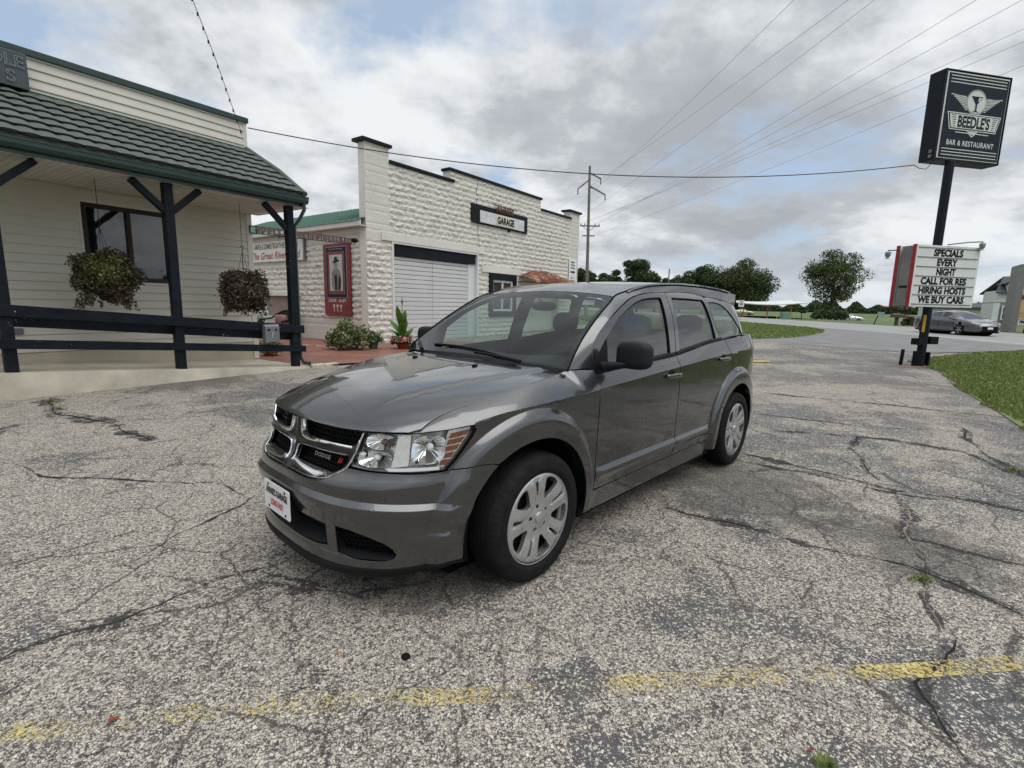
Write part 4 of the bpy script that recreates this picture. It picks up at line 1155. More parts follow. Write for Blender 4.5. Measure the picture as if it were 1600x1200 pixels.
def build_garage():
    b = empty('garage', gf(4, -2, 0), 0, 'white rock-faced block garage with a stepped parapet and one wide roller door', 'building')
    def top(a):
        if a < .98: return 6.48
        if a < 3.92: return 6.02
        if a < 10.25: return 6.42
        if a < 13.02: return 5.94
        return 6.32
    holes = [(1.04, 5.66, -1, 3.50), (.72, 5.98, 3.50, 3.78), (6.36, 8.34, .9, 2.78), (5.86, 8.62, 2.78, 3.06), (5.18, 9.02, 4.72, 5.42), (8.9, 12.2, -1, 2.5)]
    rockwall('wall', gf, 0.0, LEN, 0, top, holes, BLOCK, b, seed=3, smooth_zone=lambda A, C: ((A < .98) & (C > 3.45)) | ((A > 13.05)))
    core = MB()
    for (x0, x1, t) in ((0.02, .98, 6.48), (.98, 3.92, 6.02), (3.92, 10.25, 6.42), (10.25, 13.02, 5.94), (13.02, LEN - .01, 6.32)): core.box(gf, x0, x1, -.34, -.006, 3.55, t - .005)
    core.box(gf, .02, 1.04, -.34, -.006, 0, 3.55).box(gf, 5.66, 6.36, -.34, -.006, 0, 3.55).box(gf, 8.34, 8.9, -.34, -.006, 0, 3.55).box(gf, 6.36, 8.34, -.34, -.006, 0, .9).box(gf, 6.36, 8.34, -.34, -.006, 2.78, 3.55).box(gf, 8.9, 12.2, -.34, -.006, 2.5, 3.55).box(gf, 12.2, LEN - .01, -.34, -.006, 0, 3.55)
    core.box(gf, 1.3, LEN - .01, -9, -.34, 0, 4.6)
    core.build('wall_core', SMOOTHB, b)
    MB().box(gf, LEN - .012, LEN + .004, -.45, -.004, 0, 6.32).build('pillar_side', SMOOTHB, b)
    for (x0, x1, z) in ((-.13, 1.06, 6.48), (.985, 4.16, 6.022), (3.86, 10.32, 6.422), (10.29, 13.2, 5.942), (12.92, LEN + .1, 6.322)):
        MB().box(gf, x0, x1, -.45 if z in (6.48, 6.322) else -.39, .11 if z in (6.48, 6.322) else .075, z, z + .10).build('parapet_cap', CAPM, b, bevel=.008)
    # smooth side of the tall pillar and the corner
    MB().box(gf, .60, 5.98, -.02, .065, 3.505, 3.78).build('lintel', SMOOTHB, b, bevel=.006)
    MB().box(gf, 5.86, 8.62, -.02, .070, 2.785, 3.06).build('lintel', SMOOTHB, b, bevel=.006)
    # door
    fm = MB(); fm.box(gf, 1.04, 1.12, -.30, .05, 0, 3.50).box(gf, 5.56, 5.66, -.30, .05, 0, 3.50).box(gf, 1.12, 5.56, -.30, .05, 3.44, 3.50); fm.build('door_frame', WHITED, b, bevel=.004)
    MB().box(gf, 1.12, 5.50, -.10, -.03, 3.06, 3.438).build('door_header', CAPM, b)
    dr = MB(); z = .05
    while z < 3.0:
        z1 = min(z + .158, 3.055)
        dr.hexa([gf(1.12, -.20, z), gf(5.15, -.20, z), gf(5.15, -.135, z), gf(1.12, -.135, z), gf(1.12, -.20, z1 - .006), gf(5.15, -.20, z1 - .006), gf(5.15, -.120, z1 - .03), gf(1.12, -.120, z1 - .03)])
        z += .160
    d_ = dr.build('roller_door', WHITED, b, bevel=.003)
    MB().box(gf, 3.13, 3.134, -.122, -.116, .05, 3.05).build('door_seam', GREYBOX, d_)
    MB().box(gf, 5.15, 5.56, -.24, -.10, 0, 3.05).build('door_jamb_panel', WHITED, b)
    # window with black surround
    wm = MB()
    for q in ((6.36, 6.62, .9, 2.78), (8.12, 8.34, .9, 2.78), (6.62, 8.12, 2.50, 2.78), (6.62, 8.12, .9, 1.14)): wm.box(gf, q[0], q[1], -.12, .08, q[2], q[3])
    w_ = wm.build('window', CAPM, b, bevel=.004)
    wm = MB()
    for q in ((6.62, 6.72, 1.14, 2.50), (8.02, 8.12, 1.14, 2.50), (6.72, 8.02, 2.40, 2.50), (6.72, 8.02, 1.14, 1.24), (7.33, 7.41, 1.24, 2.40)): wm.box(gf, q[0], q[1], -.10, .01, q[2], q[3])
    wm.build('window_frame', WHITED, w_, bevel=.004)
    for q in ((6.72, 7.33), (7.41, 8.02)): MB().box(gf, q[0], q[1], -.07, -.06, 1.24, 2.40).build('window_pane', BGL, w_)
    MB().box(gf, 8.9, 12.2, -.6, -.55, 0, 2.5).build('doorway_back', GAP, b)
    # wing
    WL = 11.0
    rockwall('wing_wall', wf, 0.0, WL, .0, lambda a: 3.70, [(4.2, 6.5, .86, 1.66)], BLOCK, b, seed=11, smooth_zone=lambda A, C: C < .80)
    MB().box(wf, 4.2, 6.5, -.1, .02, .86, 1.62).build('blocked_window', mat('pinkish_plaster', (.30, .225, .19), .85, var=.15, bump=.3), b)
    MB().box(wf, 4.05, 6.62, -.05, .16, 1.60, 1.74).build('window_hood', SMOOTHB, b, bevel=.006)
    cr_ = MB().box(wf, .02, WL, -.3, -.006, 0, 3.70).box(wf, .6, WL, -6, -.3, 0, 3.6).box(wf, .02, .6, -.9, -.3, 0, 3.6); cr_.build('wing_core', SMOOTHB, b)
    # eave, fascia and green metal roof
    MB().box(wf, .02, WL, -.02, .05, 3.705, 3.86).build('frieze_board', CREAMT, b)
    MB().box(wf, .02, WL, -.02, .30, 3.87, 3.90).build('eave_soffit', CREAMT, b)
    MB().box(wf, .02, WL, .27, .31, 3.88, 4.05).build('fascia', CREAMT, b)
    GMET = mat('weathered_green_metal', (.13, .235, .195), .5, .3, var=.12)
    rf = MB(); rf.hexa([wf(.36, .34, 4.03), wf(WL, .34, 4.03), wf(WL, -2.6, 5.15), wf(.02, -2.6, 5.15), wf(.02, .34, 4.06), wf(WL, .34, 4.06), wf(WL, -2.6, 5.18), wf(.02, -2.6, 5.18)])
    r_ = rf.build('wing_roof', GMET, b)
    g = MB(); s = .15
    while s < WL: g.hexa([wf(s, .345, 4.06), wf(s + .03, .345, 4.06), wf(s + .03, -2.6, 5.18), wf(s, -2.6, 5.18), wf(s, .345, 4.085), wf(s + .03, .345, 4.085), wf(s + .03, -2.6, 5.205), wf(s, -2.6, 5.205)]); s += .30
    g.build('roof_seams', GMET, r_)
    MB().tube([wf(3.62, .06, 2.9), wf(3.64, .05, 2.0), wf(3.60, .055, .9)], .010, 6).build('conduit', CREAMT, b)
    # long settlement crack down the facade
    rgc = random.Random(4); P = []; z = 6.3; a = 5.55
    while z > 3.6:
        P.append(gf(a, .034, z)); z -= .1 if len(P) % 2 else .02; a += rgc.uniform(-.03, .035)
    MB().tube(P, .008, 4).build('facade_crack', GAP, b)
    return b
GAR = build_garage()
# garage sign
gs_ = empty('garage_sign', gf(7.1, .05, 5.0), 0, 'long white-on-black GARAGE sign high on the block facade', 'sign')
MB().box(gf, 5.13, 9.06, -.02, .095, 4.70, 5.44).build('sign_back', CAPM, gs_, bevel=.006)
DIST = mat('distressed_white_board', (.60, .61, .61), .6, var=.22, vscale=2.5, bump=.2)
MB().box(gf, 5.62, 8.76, .097, .13, 4.76, 5.235).build('sign_board', DIST, gs_, bevel=.02)
g = MB(); pts = []
for k in range(24):
    t = 2 * PI * k / 24; pts.append(gf(7.34 + .70 * math.copysign(abs(math.cos(t)) ** .5, math.cos(t)), .132, 5.00 + .21 * math.copysign(abs(math.sin(t)) ** .5, math.sin(t))))
g.prism(pts, GN * .012); g.build('sign_plaque', mat('cream_plaque', (.62, .60, .50), .5, var=.06), gs_)
g = MB().text('GARAGE', gf(7.34, .145, 4.865), GA, (0, 0, 1), .27, bold=.045, sx=.95, maxw=1.22, lift=.004); g.build('sign_lettering', INKB, gs_, recalc=False)
RUST = mat('rusted_steel', (.085, .035, .022), .8, .2, var=.5, vscale=8, bump=.5, bscale=60)
g = MB().text('ANNIES', gf(7.27, .10, 5.33), GA, (0, 0, 1), .26, bold=.05, maxw=1.30, sx=1.2, lift=.06); 
g.box(gf, 6.58, 7.95, .09, .13, 5.30, 5.33).box(gf, 6.55, 7.9, .09, .13, 5.57, 5.60)
for k in range(13): g.box(gf, 6.60 + k * .108, 6.62 + k * .108, .10, .12, 5.16, 5.30)
g.box(gf, 6.60, 7.95, .09, .12, 5.15, 5.18); g.build('rusty_letters', RUST, gs_)
fl = empty('spotlight', gf(7.25, .2, 4.58), 0, 'small black spotlight on an arm under the garage sign', 'lamp')
MB().tube([gf(7.7, .0, 4.68), gf(7.6, .22, 4.66), gf(7.35, .34, 4.58)], .018, 8).build('arm', BLK, fl)
MB().lathe([(0, .03), (.05, .05), (.14, .065), (.15, .055)], gf(7.36, .35, 4.60), GN * .3 + GA * -1 + Vector((0, 0, -.1)), 14).build('lamp_head', BLK, fl, smooth=True)
# rusty awning over the doorway
aw = empty('awning', gf(10.5, .4, 2.8), 0, 'rust-stained metal awning arching over the far doorway of the garage', 'awning')
def awn(a, b_):
    x = lp(8.55, 12.45, a); prof = math.sin(PI * min(1, a * 1.28 + .12)) if a < .7 else math.sin(PI * min(1, .7 * 1.28 + .12)) * (1 - (a - .7) / .3)
    top = 2.62 + .50 * max(0, math.sin(PI * (min(a, .55) + .08) / 1.05)) * (1 if a < .5 else 1 - (a - .5) * 1.15)
    t = b_; return Vector(gf(x, .02 + .95 * math.sin(t * PI / 2), lp(top, 2.45, 1 - math.cos(t * PI / 2)) + .012 * math.sin(x * 9) * math.sin(t * 7)))
def m_rust():
    m = bpy.data.materials.new('rust_awning'); m.use_nodes = True; t = NT(m); o = t.co()
    c = t.ramp(t.noise(t.map(o, sc=(1, 1, 1)), 3.2, 8, .7, .6), [(.34, (.045, .020, .014)), (.47, (.12, .040, .022)), (.55, (.24, .07, .025)), (.62, (.34, .27, .17)), (.7, (.16, .06, .03))])
    t.l(c, t.b.inputs['Base Color']); t.b.inputs['Roughness'].default_value = .8; t.l(t.bump(t.noise(o, 12, 6, .7), .7, .03), t.b.inputs['Normal']); return m
MB().grid(awn, 50, 12).build('awning_hood', m_rust(), aw, smooth=True, recalc=False)
MB().tube([gf(8.55, .02, 2.5), gf(8.55, .97, 2.46), gf(12.45, .97, 2.46), gf(12.45, .02, 2.5)], .025, 8).build('awning_frame', RUST, aw)
# arrow notice on the end pillar
nb = empty('arrow_sign', gf(13.5, .07, 3.3), 0, 'white notice with a black arrow on the right end pillar of the garage', 'sign')
MB().box(gf, 13.10, 13.86, .05, .07, 2.82, 3.92).build('sign_board', WHITE_PL, nb, bevel=.004)
NAVY = mat('navy_print', (.012, .016, .04), .5, var=0)
for k, (s_, z) in enumerate((('Beedles', 3.72), ('Parking', 3.57), ('Entrance', 3.42))): MB().text(s_, gf(13.48, .07, z), GA, (0, 0, 1), .09, bold=.03, maxw=.6, sx=1., lift=.004).build('notice_text', NAVY, nb, recalc=False)
q = [(-.26, .04), (.06, .04), (.06, .10), (.27, 0), (.06, -.10), (.06, -.04), (-.26, -.04)]
MB().prism([gf(13.48 + x, .072, 3.24 + y) for x, y in q], GN * .003).build('arrow', INKB, nb)
for s_, z in (('in', 3.03), ('Rear Lot', 2.90)): MB().text(s_, gf(13.48, .07, z), GA, (0, 0, 1), .08, bold=.02, maxw=.55, sx=1., lift=.004).build('notice_text', NAVY, nb, recalc=False)
# painted sign "The Great River Road"
ps = empty('river_road_sign', wf(5.5, .08, 3.3), 0, 'white painted board with red script hanging on the garage side wall behind the porch post', 'sign')
PWHT = mat('sign_white', (.70, .69, .66), .6, var=.1, vscale=6); SCRED = mat('script_red', (.36, .025, .03), .6, var=.2)
MB().box(wf, 3.66, 7.50, .065, .10, 2.92, 3.70).build('sign_board', PWHT, ps, bevel=.01)
MB().box(wf, 3.57, 3.655, .05, .11, 2.90, 3.70).build('sign_edge', GREYBOX, ps)
rt_ = -wf.a
MB().text('The Great River Road', wf(5.6, .10, 3.03), rt_, (0, 0, 1), .27, bold=.012, shear=.35, maxw=3.55, sx=1.2, lift=.004).build('script', SCRED, ps, recalc=False)
OLGR = mat('faded_olive_print', (.14, .16, .10), .7, var=.3)
MB().text('WELCOME TO THE HOME', wf(5.6, .10, 3.42), rt_, (0, 0, 1), .20, bold=.01, maxw=3.5, sx=.9, lift=.004).build('print', OLGR, ps, recalc=False)
g = MB()
for k in range(24):
    aa = 4.0 + k * .14; g.tube([wf(aa, .106, 3.42), wf(aa + .05 * math.sin(k), .106, 3.55 + .05 * math.cos(k * 2))], .008, 4)
g.build('grass_motif', OLGR, ps)
g = MB().tube([wf(4.6, .08, 3.72), wf(5.0, .12, 3.93), wf(5.4, .08, 3.72)], .008, 5); g.build('hanger_wire', CHAIN, ps)
# red CIGAR ALLEY board
ca = empty('cigar_alley_sign', wf(1.65, .1, 2.2), 0, 'tall red board picturing a man in a hat on the garage side wall', 'sign')
BRED = mat('barn_red_board', (.19, .020, .024), .5, var=.2, vscale=4); PNAV = mat('poster_navy', (.018, .018, .035), .45, var=.2)
MB().box(wf, .89, 2.40, .05, .11, .95, 3.40).build('board', BRED, ca, bevel=.008)
MB().box(wf, 1.05, 2.22, .111, .122, 1.56, 3.30).build('poster_border', mat('silver_line', (.36, .36, .38), .5, var=0), ca)
MB().box(wf, 1.065, 2.205, .123, .127, 1.575, 3.285).build('poster_ground', PNAV, ca)
MB().box(wf, 1.17, 2.10, .128, .131, 1.69, 3.12).build('picture_border', mat('silver_line2', (.30, .30, .31), .5, var=0), ca)
MB().box(wf, 1.18, 2.09, .132, .134, 1.70, 3.11).build('picture_mat', BRED, ca)
MB().box(wf, 1.265, 2.00, .135, .137, 1.80, 3.03).build('picture', mat('old_photo_paper', (.45, .44, .40), .6, var=.1), ca)
PHD = mat('photo_dark', (.03, .03, .032), .6, var=.4, vscale=12); PHM = mat('photo_grey', (.20, .20, .195), .6, var=.5, vscale=14)
def flat(pts, d, m, nm): MB().prism([wf(1.63 - x, d, z) for x, z in pts], wf.b * .002).build(nm, m, ca)
def oval(cx0, cz0, rx_, rz_, n=14): return [(cx0 + rx_ * math.cos(2 * PI * k / n), cz0 + rz_ * math.sin(2 * PI * k / n)) for k in range(n)]
flat([(-.20, 1.82), (-.27, 2.1), (-.25, 2.4), (-.13, 2.56), (.12, 2.56), (.26, 2.42), (.29, 2.1), (.24, 1.82)], .138, PHM, 'figure')
flat([(-.08, 1.82), (-.10, 2.4), (0, 2.30), (.06, 2.42), (.05, 1.82)], .141, PHD, 'figure_shadow')
flat([(.10, 1.82), (.16, 2.35), (.27, 2.2), (.23, 1.82)], .141, PHD, 'figure_shadow')
flat(oval(.0, 2.68, .085, .12), .141, PHM, 'figure_face'); flat([(-.16, 2.74), (.18, 2.80), (.19, 2.84), (.10, 2.86), (.08, 2.96), (-.06, 2.95), (-.09, 2.84), (-.17, 2.78)], .144, PHD, 'figure_hat')
LTR = mat('pale_lettering', (.55, .50, .46), .6, var=.1)
MB().text('CIGAR   ALLEY', wf(1.64, .11, 1.42), rt_, (0, 0, 1), .10, bold=.03, maxw=1.25, sx=1.1, lift=.004).build('lettering', LTR, ca, recalc=False)
MB().text('The good spirit of Prohibition', wf(1.64, .127, 3.20), rt_, (0, 0, 1), .045, maxw=.95, lift=.003).build('lettering', LTR, ca, recalc=False)
for k in (-.20, 0, .20):
    x = 1.64 - k
    MB().prism([wf(x + q[0], .112, 1.20 + q[1]) for q in ((-.08, .12), (.08, .12), (.015, .0), (.015, -.09), (.06, -.11), (-.06, -.11), (-.015, -.09), (-.015, .0))], wf.b * .003).build('glass_motif', LTR, ca)
# bench
bf = Fr(wf(4.75, .50, .05), -GN, -GA)
bn = empty('garden_bench', bf(0, 0, 0), 0, 'black wicker loveseat with a red cushion against the garage side wall', 'bench')
g = MB()
for s_ in (-1, 1):
    g.tube([bf(s_ * .78, .42, 0), bf(s_ * .80, .40, .42), bf(s_ * .84, .38, .62), bf(s_ * .80, -.10, .68), bf(s_ * .72, -.30, .86)], .032, 8)
    g.tube([bf(s_ * .74, -.20, 0), bf(s_ * .74, -.24, .42), bf(s_ * .70, -.34, .86)], .032, 8)
g.tube([bf(-.72, -.30, .84), bf(-.45, -.36, .95), bf(0, -.38, 1.00), bf(.45, -.36, .95), bf(.72, -.30, .84)], .035, 8)
g.tube([bf(-.78, .40, .40), bf(.78, .40, .40)], .022, 8).tube([bf(-.74, -.22, .40), bf(.74, -.22, .40)], .022, 8)
g.build('frame', BLK, bn, smooth=True)
g = MB()
for k in range(17): x = -.68 + k * .085; g.tube([bf(x, -.22, .42), bf(x * 1.0, -.36, .96 - .10 * abs(x))], .016, 5)
for k in range(6): g.tube([bf(-.72, -.24 - k * .02, .48 + k * .08), bf(.72, -.24 - k * .02, .48 + k * .08)], .013, 5)
g.build('backrest', BLK, bn)
FLOR = mat('floral_cushion', (.30, .17, .16), .8, var=.7, vscale=22)
MB().ellip((0, .08, .46), (.70, .30, .055), bf, 4, 8, 30).build('seat_cushion', mat('red_cushion', (.12, .015, .02), .8, var=.2), bn, smooth=True)
MB().ellip((.25, -.17, .66), (.42, .07, .17), bf, 4, 8, 24).build('back_cushion', FLOR, bn, smooth=True)
# planters
LVAR = m_leaf('variegated_leaves', [(.15, (.03, .045, .015)), (.4, (.09, .12, .04)), (.65, (.20, .23, .10)), (.85, (.40, .42, .26))], .5, .2)
LGRN = m_leaf('plain_green_leaves', [(.2, (.02, .045, .012)), (.6, (.06, .11, .03)), (.9, (.11, .17, .05))], .5, .25)
def bushobj(e, c, r, n, size, m, seed, nm='foliage', asp=1.8, mi=None):
    rg = np.random.default_rng(seed); d = rg.normal(size=(n, 3)); d /= np.linalg.norm(d, axis=1)[:, None]; d[:, 2] = np.abs(d[:, 2]) * 1.0 - .25 * (rg.uniform(0, 1, n) < .4)
    rr = rg.uniform(.25, 1, n) ** .6 * (1 + .15 * np.sin(d[:, 0] * 6 + seed) + .1 * np.sin(d[:, 1] * 9)); p = np.array(c) + d * rr[:, None] * np.array(r)
    quads_obj(nm, leaf_cloud(rg, n, size, p, None, asp), m, e)
POTG = mat('dark_pot_glaze', (.035, .05, .055), .4, var=.2); POTC = mat('grey_stone_pot', (.12, .12, .11), .8, var=.3, bump=.4)
def potted(x, y, pr, ph, r, n, size, lm, pm, lab, seed, name='potted_plant', cat='plant', zup=0, asp=1.8):
    e = empty(name, (x, y, .045), 0, lab, cat)
    MB().lathe([(0, .001), (0, pr * .72), (ph * .5, pr * .9), (ph * .9, pr), (ph, pr * 1.06), (ph, pr * .92), (ph * .85, pr * .88), (ph * .84, .001)], (x, y, .046), (0, 0, 1), 28).build('pot', pm, e, smooth=True)
    bushobj(e, (x, y, .045 + ph * .8 + zup), r, n, size, lm, seed, asp=asp); return e
potted(-4.88, 14.85, .36, .26, (.66, .62, .62), 3400, .065, LVAR, POTC, 'large variegated bush in a low stone pot at the garage corner', 21, cat='potted plant')
potted(-4.22, 15.15, .15, .30, (.26, .26, .30), 700, .045, LGRN, POTG, 'small plant in a blue-grey pot between the variegated bush and the canna', 22, cat='potted plant')
potted(-6.2, 12.75, .20, .16, (.34, .30, .30), 800, .05, LVAR, mat('red_clay_pot', (.20, .03, .025), .5, var=.2), 'low plant in a red pot behind the porch rail, under the ash box', 23, cat='potted plant')
e = potted(-3.40, 15.5, .22, .22, (.42, .34, .22), 900, .05, LGRN, mat('red_plastic_pot', (.30, .03, .02), .4, var=.1), 'tall broad-leaved canna with a flower spike in front of the roller door', 24, name='canna_plant', cat='potted plant')
bushobj(e, (-3.25, 15.3, .30), (.45, .3, .16), 160, .07, m_leaf('white_petals', [(.2, (.5, .48, .46)), (.8, (.7, .68, .66))], .6, .2), 5, 'flowers', 1.1)
bushobj(e, (-3.3, 15.25, .32), (.4, .3, .16), 60, .07, m_leaf('red_petals', [(.2, (.45, .02, .015)), (.8, (.6, .05, .03))], .6, .2), 6, 'flowers', 1.1)
CANL = m_leaf('canna_leaf', [(.2, (.045, .10, .018)), (.6, (.09, .19, .035)), (.9, (.13, .24, .05))], .4, .3)
rgc = random.Random(12)
for k in range(17):
    az = k * 2.4 + rgc.uniform(-.3, .3); tilt = rgc.uniform(.15, .95); L_ = rgc.uniform(.42, .72); z0 = .18 + .6 * (k / 17) ** 1.2; tilt *= (1.25 - k / 17)
    base_ = Vector((-3.42, 15.45, z0)); dr_ = Vector((math.cos(az) * math.sin(tilt), math.sin(az) * math.sin(tilt), math.cos(tilt))); sd = Vector((-math.sin(az), math.cos(az), 0)); V = []; nn = 10
    for i in range(nn + 1):
        t = i / nn; c = base_ + dr_ * L_ * t + Vector((math.cos(az), math.sin(az), -1)) * (.16 * t * t * tilt); wv = .115 * math.sin(PI * min(1, t * .93 + .05)) ** .75; up_ = dr_.cross(sd) * -.25
        V += [tuple(c + sd * wv + up_ * wv * .7), tuple(c), tuple(c - sd * wv + up_ * wv * .7)]
    MB().add(V, [(3 * i + j, 3 * i + j + 1, 3 * i + 4 + j, 3 * i + 3 + j) for i in range(nn) for j in (0, 1)]).build('leaf', CANL, e, smooth=True, recalc=False, angle=60)
MB().tube([(-3.42, 15.45, .1), (-3.42, 15.45, .8), (-3.40, 15.45, 1.60)], [.022, .016, .009], 8).build('stem', mat('canna_stem', (.16, .14, .06), .6), e, smooth=True)
bushobj(e, (-3.40, 15.45, 1.42), (.035, .035, .22), 60, .03, m_leaf('dry_petals', [(.2, (.20, .06, .04)), (.8, (.32, .12, .07))], .6, .1), 7, 'flower_spike', 1.2)
# white flowers at the bench
e = empty('flower_pot', tuple(wf(6.5, .55, .05)), 0, 'white flowering plant left of the loveseat', 'potted plant')
MB().lathe([(0, .001), (0, .16), (.3, .22), (.28, .001)], tuple(wf(6.5, .55, .05)), (0, 0, 1), 20).build('pot', POTC, e)
bushobj(e, tuple(wf(6.5, .55, .42)), (.38, .35, .5), 900, .05, LGRN, 31); bushobj(e, tuple(wf(6.4, .65, .66)), (.34, .3, .25), 300, .06, bpy.data.materials['white_petals'], 32, 'flowers', 1.1)
# short lamp-like bulbs under the eave
CARX, CARY, CYAW = 1.4618, 5.2506, -2.3209
def car_xy(x, y):
    c, s = math.cos(CYAW), math.sin(CYAW); return CARX + c * x - s * y, CARY + s * x + c * y
def arch(xw, r, a0, a1, n=22):
    """points on a wheel-arch edge from angle a0 to a1 (degrees, 0 = forward)"""
    P = []
    for i in range(n + 1):
        a = R(a0 + (a1 - a0) * i / n); x = xw + r * math.cos(a); z = WZ + r * math.sin(a); P.append((u_of_x(x, z), z))
    return P
def xz(P): return [(u_of_x(x, z), z) for x, z in P]
def build_suv():
    car = empty('parked_car', (CARX, CARY, 0), CYAW, 'dark grey crossover with a chrome cross grille parked in the middle of the lot', 'car')
    RA = .44
    def par(P, d):
        o1 = []; o2 = []
        for i, p in enumerate(P):
            a = P[max(i - 1, 0)]; b = P[min(i + 1, len(P) - 1)]; l = math.dist(a, b) or 1; nx, ny = -(b[1] - a[1]) / l * d, (b[0] - a[0]) / l * d
            o1.append((p[0] + nx, p[1] + ny)); o2.append((p[0] - nx, p[1] - ny))
        return [o1, o2]
    FE = par([(u_of_x(x, zc(x)), zc(x)) for x in [lp(3.2, -.3, i / 60) for i in range(61)]], .0025)
    for z_ in (.452, .464, .480, .496): FE += par([(u_of_x(x, z_), z_) for x in [lp(2.26, .63, i / 40) for i in range(41)]], .002)
    FL = []
    for xw, f0, f1 in ((WF, 1, 1.07), (WR, 1.085, 1)):
        for rr_ in (RF, RF - .03, RF - .075):
            P_ = []
            for a in range(-10, 191, 4):
                cx_a = math.cos(R(a)) * rr_; x = xw + cx_a / (f0 if cx_a > 0 else f1); z = WZ + (rr_ * math.sin(R(a)) if 0 <= a <= 180 else -.1)
                P_.append((u_of_x(x, z), z))
            FL += par(P_, .002) if rr_ == RF else [P_]
    LED = []
    for dz in (.012, .008, -.003, -.014, -.018):
        for sg in (1, -1):
            LED.append([(sg * u, .590 - .038 * (abs(base(u, .58)[1]) / .72) ** 2 + dz) for u in [lp(.02, 1.28, i / 40) for i in range(41)]])
    LED += [[(u, z_) for u in [lp(-1.4, 1.4, i / 60) for i in range(61)]] for z_ in (.647, .632)]
    FLq = [[p for p in q if not (p[0] < U0 + X0 - .05)] if False else q for q in FL]
    FLq = [q for q in FL if q[0][0] > 3.5]
    FLq = [[p for p in q if (p[1] > .90 or p[0] > U0 + X0 - WR)] if abs(max(z for _, z in q) - (WZ + RF)) < .01 else q for q in FLq]
    FLm = FL + [[(-u, z) for u, z in q] for q in FL]
    # ---- nose and bumper
    top = [(.0, .643), (.2, .641), (.36, .641), (.46, .645), (.53, .652), (.585, .668), (.625, .692), (.655, .712), (.80, .706), (1.048, .698), (1.13, .697), (1.22, .699), (1.30, .711), (1.375, .718), (1.45, .716)]
    seam_end = (u_of_x(WF + math.sqrt(RA * RA - .350 ** 2), .705), .705)
    top.append(seam_end)
    ar = [p for p in arch(WF, RA, 52, 0, 14) if p[1] < .70]
    ar += [(u_of_x(WF + RA, z), z) for z in (.32, .28, .245)]
    bot = [(1.30, .250), (1.18, .246), (1.05, .246), (.8, .252), (.5, .260), (.25, .262), (0, .262)]
    half = top + ar + bot[:-1]
    outl = half + [(0, .262)] + [(-u, z) for u, z in bot[:-1][::-1] + ar[::-1] + top[::-1]][:-1]
    cen = [(.0, .455), (.30, .455), (.45, .450), (.565, .443), (.565, .330), (.45, .318), (.2, .312), (0, .312)]
    cen = cen + [(-u, z) for u, z in cen[::-1] if u > 0]
    side = [(.645, .446), (.75, .436), (.87, .408), (.95, .378), (1.0, .345), (1.02, .315), (1.01, .294), (.97, .284), (.90, .284), (.78, .292), (.645, .308)]
    sideR = [(-u, z) for u, z in side[::-1]]
    bp = panel('front_bumper', outl, hull, PAINT, car, holes=[cen, side, sideR], h=.016, depth=.02, feats=LED + FLm)
    # dark ledge, mesh and backing inside the lower openings
    ml = MB()
    def lg(a, b):
        u = lp(-1.03, 1.03, a); z0 = .312 if abs(u) < .57 else lp(.305, .286, (abs(u) - .57) / .46)
        p = Vector(hull(u, z0, -.004)); k = .15 if abs(u) < .6 else .06
        q = Vector((p.x - k, p.y * (1 - k * .5), z0 + .085)) if abs(u) < .6 else Vector((p.x - k, p.y * .97, z0 + .01))
        return p.lerp(q, b)
    ml.grid(lg, 60, 3); ml.build('lower_intake_ledge', GREYPL, bp, local=True, smooth=True, recalc=False)
    def back(off, ua, ub, za, zb_): return lambda a, b: Vector(hull(lp(ua, ub, a), lp(za, zb_, b), off))
    mb = MB(); mb.grid(back(-.09, -1.1, 1.1, .25, .50), 40, 3); mb.build('intake_backing', GAP, bp, local=True, recalc=False)
    def honey(name, ua, ub, za, zb_, off, pitch, mm, par, test=None, hgt=.62, rad=.0032):
        g = MB(); rows = int((zb_ - za) / (pitch * hgt)); colsn = int((ub - ua) / pitch)
        for r_ in range(rows + 1):
            for c_ in range(colsn + 1):
                u = ua + (c_ + .5 * (r_ % 2)) * pitch; z = za + r_ * pitch * hgt
                hx = [(u - pitch * .5, z - pitch * hgt * .18), (u, z - pitch * hgt * .5), (u + pitch * .5, z - pitch * hgt * .18), (u + pitch * .5, z + pitch * hgt * .18)]
                if test and not test(u, z): continue
                if any(not (ua - .02 < q[0] < ub + .02) for q in hx): continue
                g.tube([hull(*q, off) for q in hx], rad, 4, cap=False)
        g.build(name, mm, par, local=True)
    honey('intake_mesh', -.56, .56, .36, .47, -.075, .036, BLK, bp)
    for sg in (1, -1): honey('intake_mesh', .66 if sg > 0 else -1.0, 1.0 if sg > 0 else -.66, .30, .44, -.05, .036, BLK, bp)
    # black chin lip
    def lip(a, b):
        u = lp(-1.36, 1.36, a)
        prof = [(-.05, .262), (-.006, .258), (.004, .240), (.004, .212), (-.012, .188), (-.08, .186)]
        i = b * 5; k = min(4, int(i)); q = lp(prof[k][0], prof[k + 1][0], i - k); z = lp(prof[k][1], prof[k + 1][1], i - k)
        rise = .052 * sst(1.05, 1.34, abs(u))
        p = hull(u, min(z + rise * (.25 + .75 * (1 - (z - .186) / .08)), .262), q); return Vector(p)
    MB().grid(lip, 90, 10).build('chin_lip', BLK, car, local=True, smooth=True, recalc=False)
    # ---- grille
    OP = {}
    OPR = [[(.100, .884), (.40, .887), (.735, .884), (.712, .845), (.690, .818), (.60, .815), (.487, .818), (.34, .818), (.204, .815), (.135, .822), (.115, .842)],
           [(.075, .754), (.20, .761), (.403, .765), (.652, .764), (.645, .730), (.610, .700), (.56, .680), (.50, .684), (.321, .687), (.18, .688), (.072, .688)]]
    full = [(0, .890), (.40, .892), (.752, .889), (.715, .81), (.668, .722), (.635, .692), (.585, .665), (.53, .652), (.36, .642), (0, .644)]
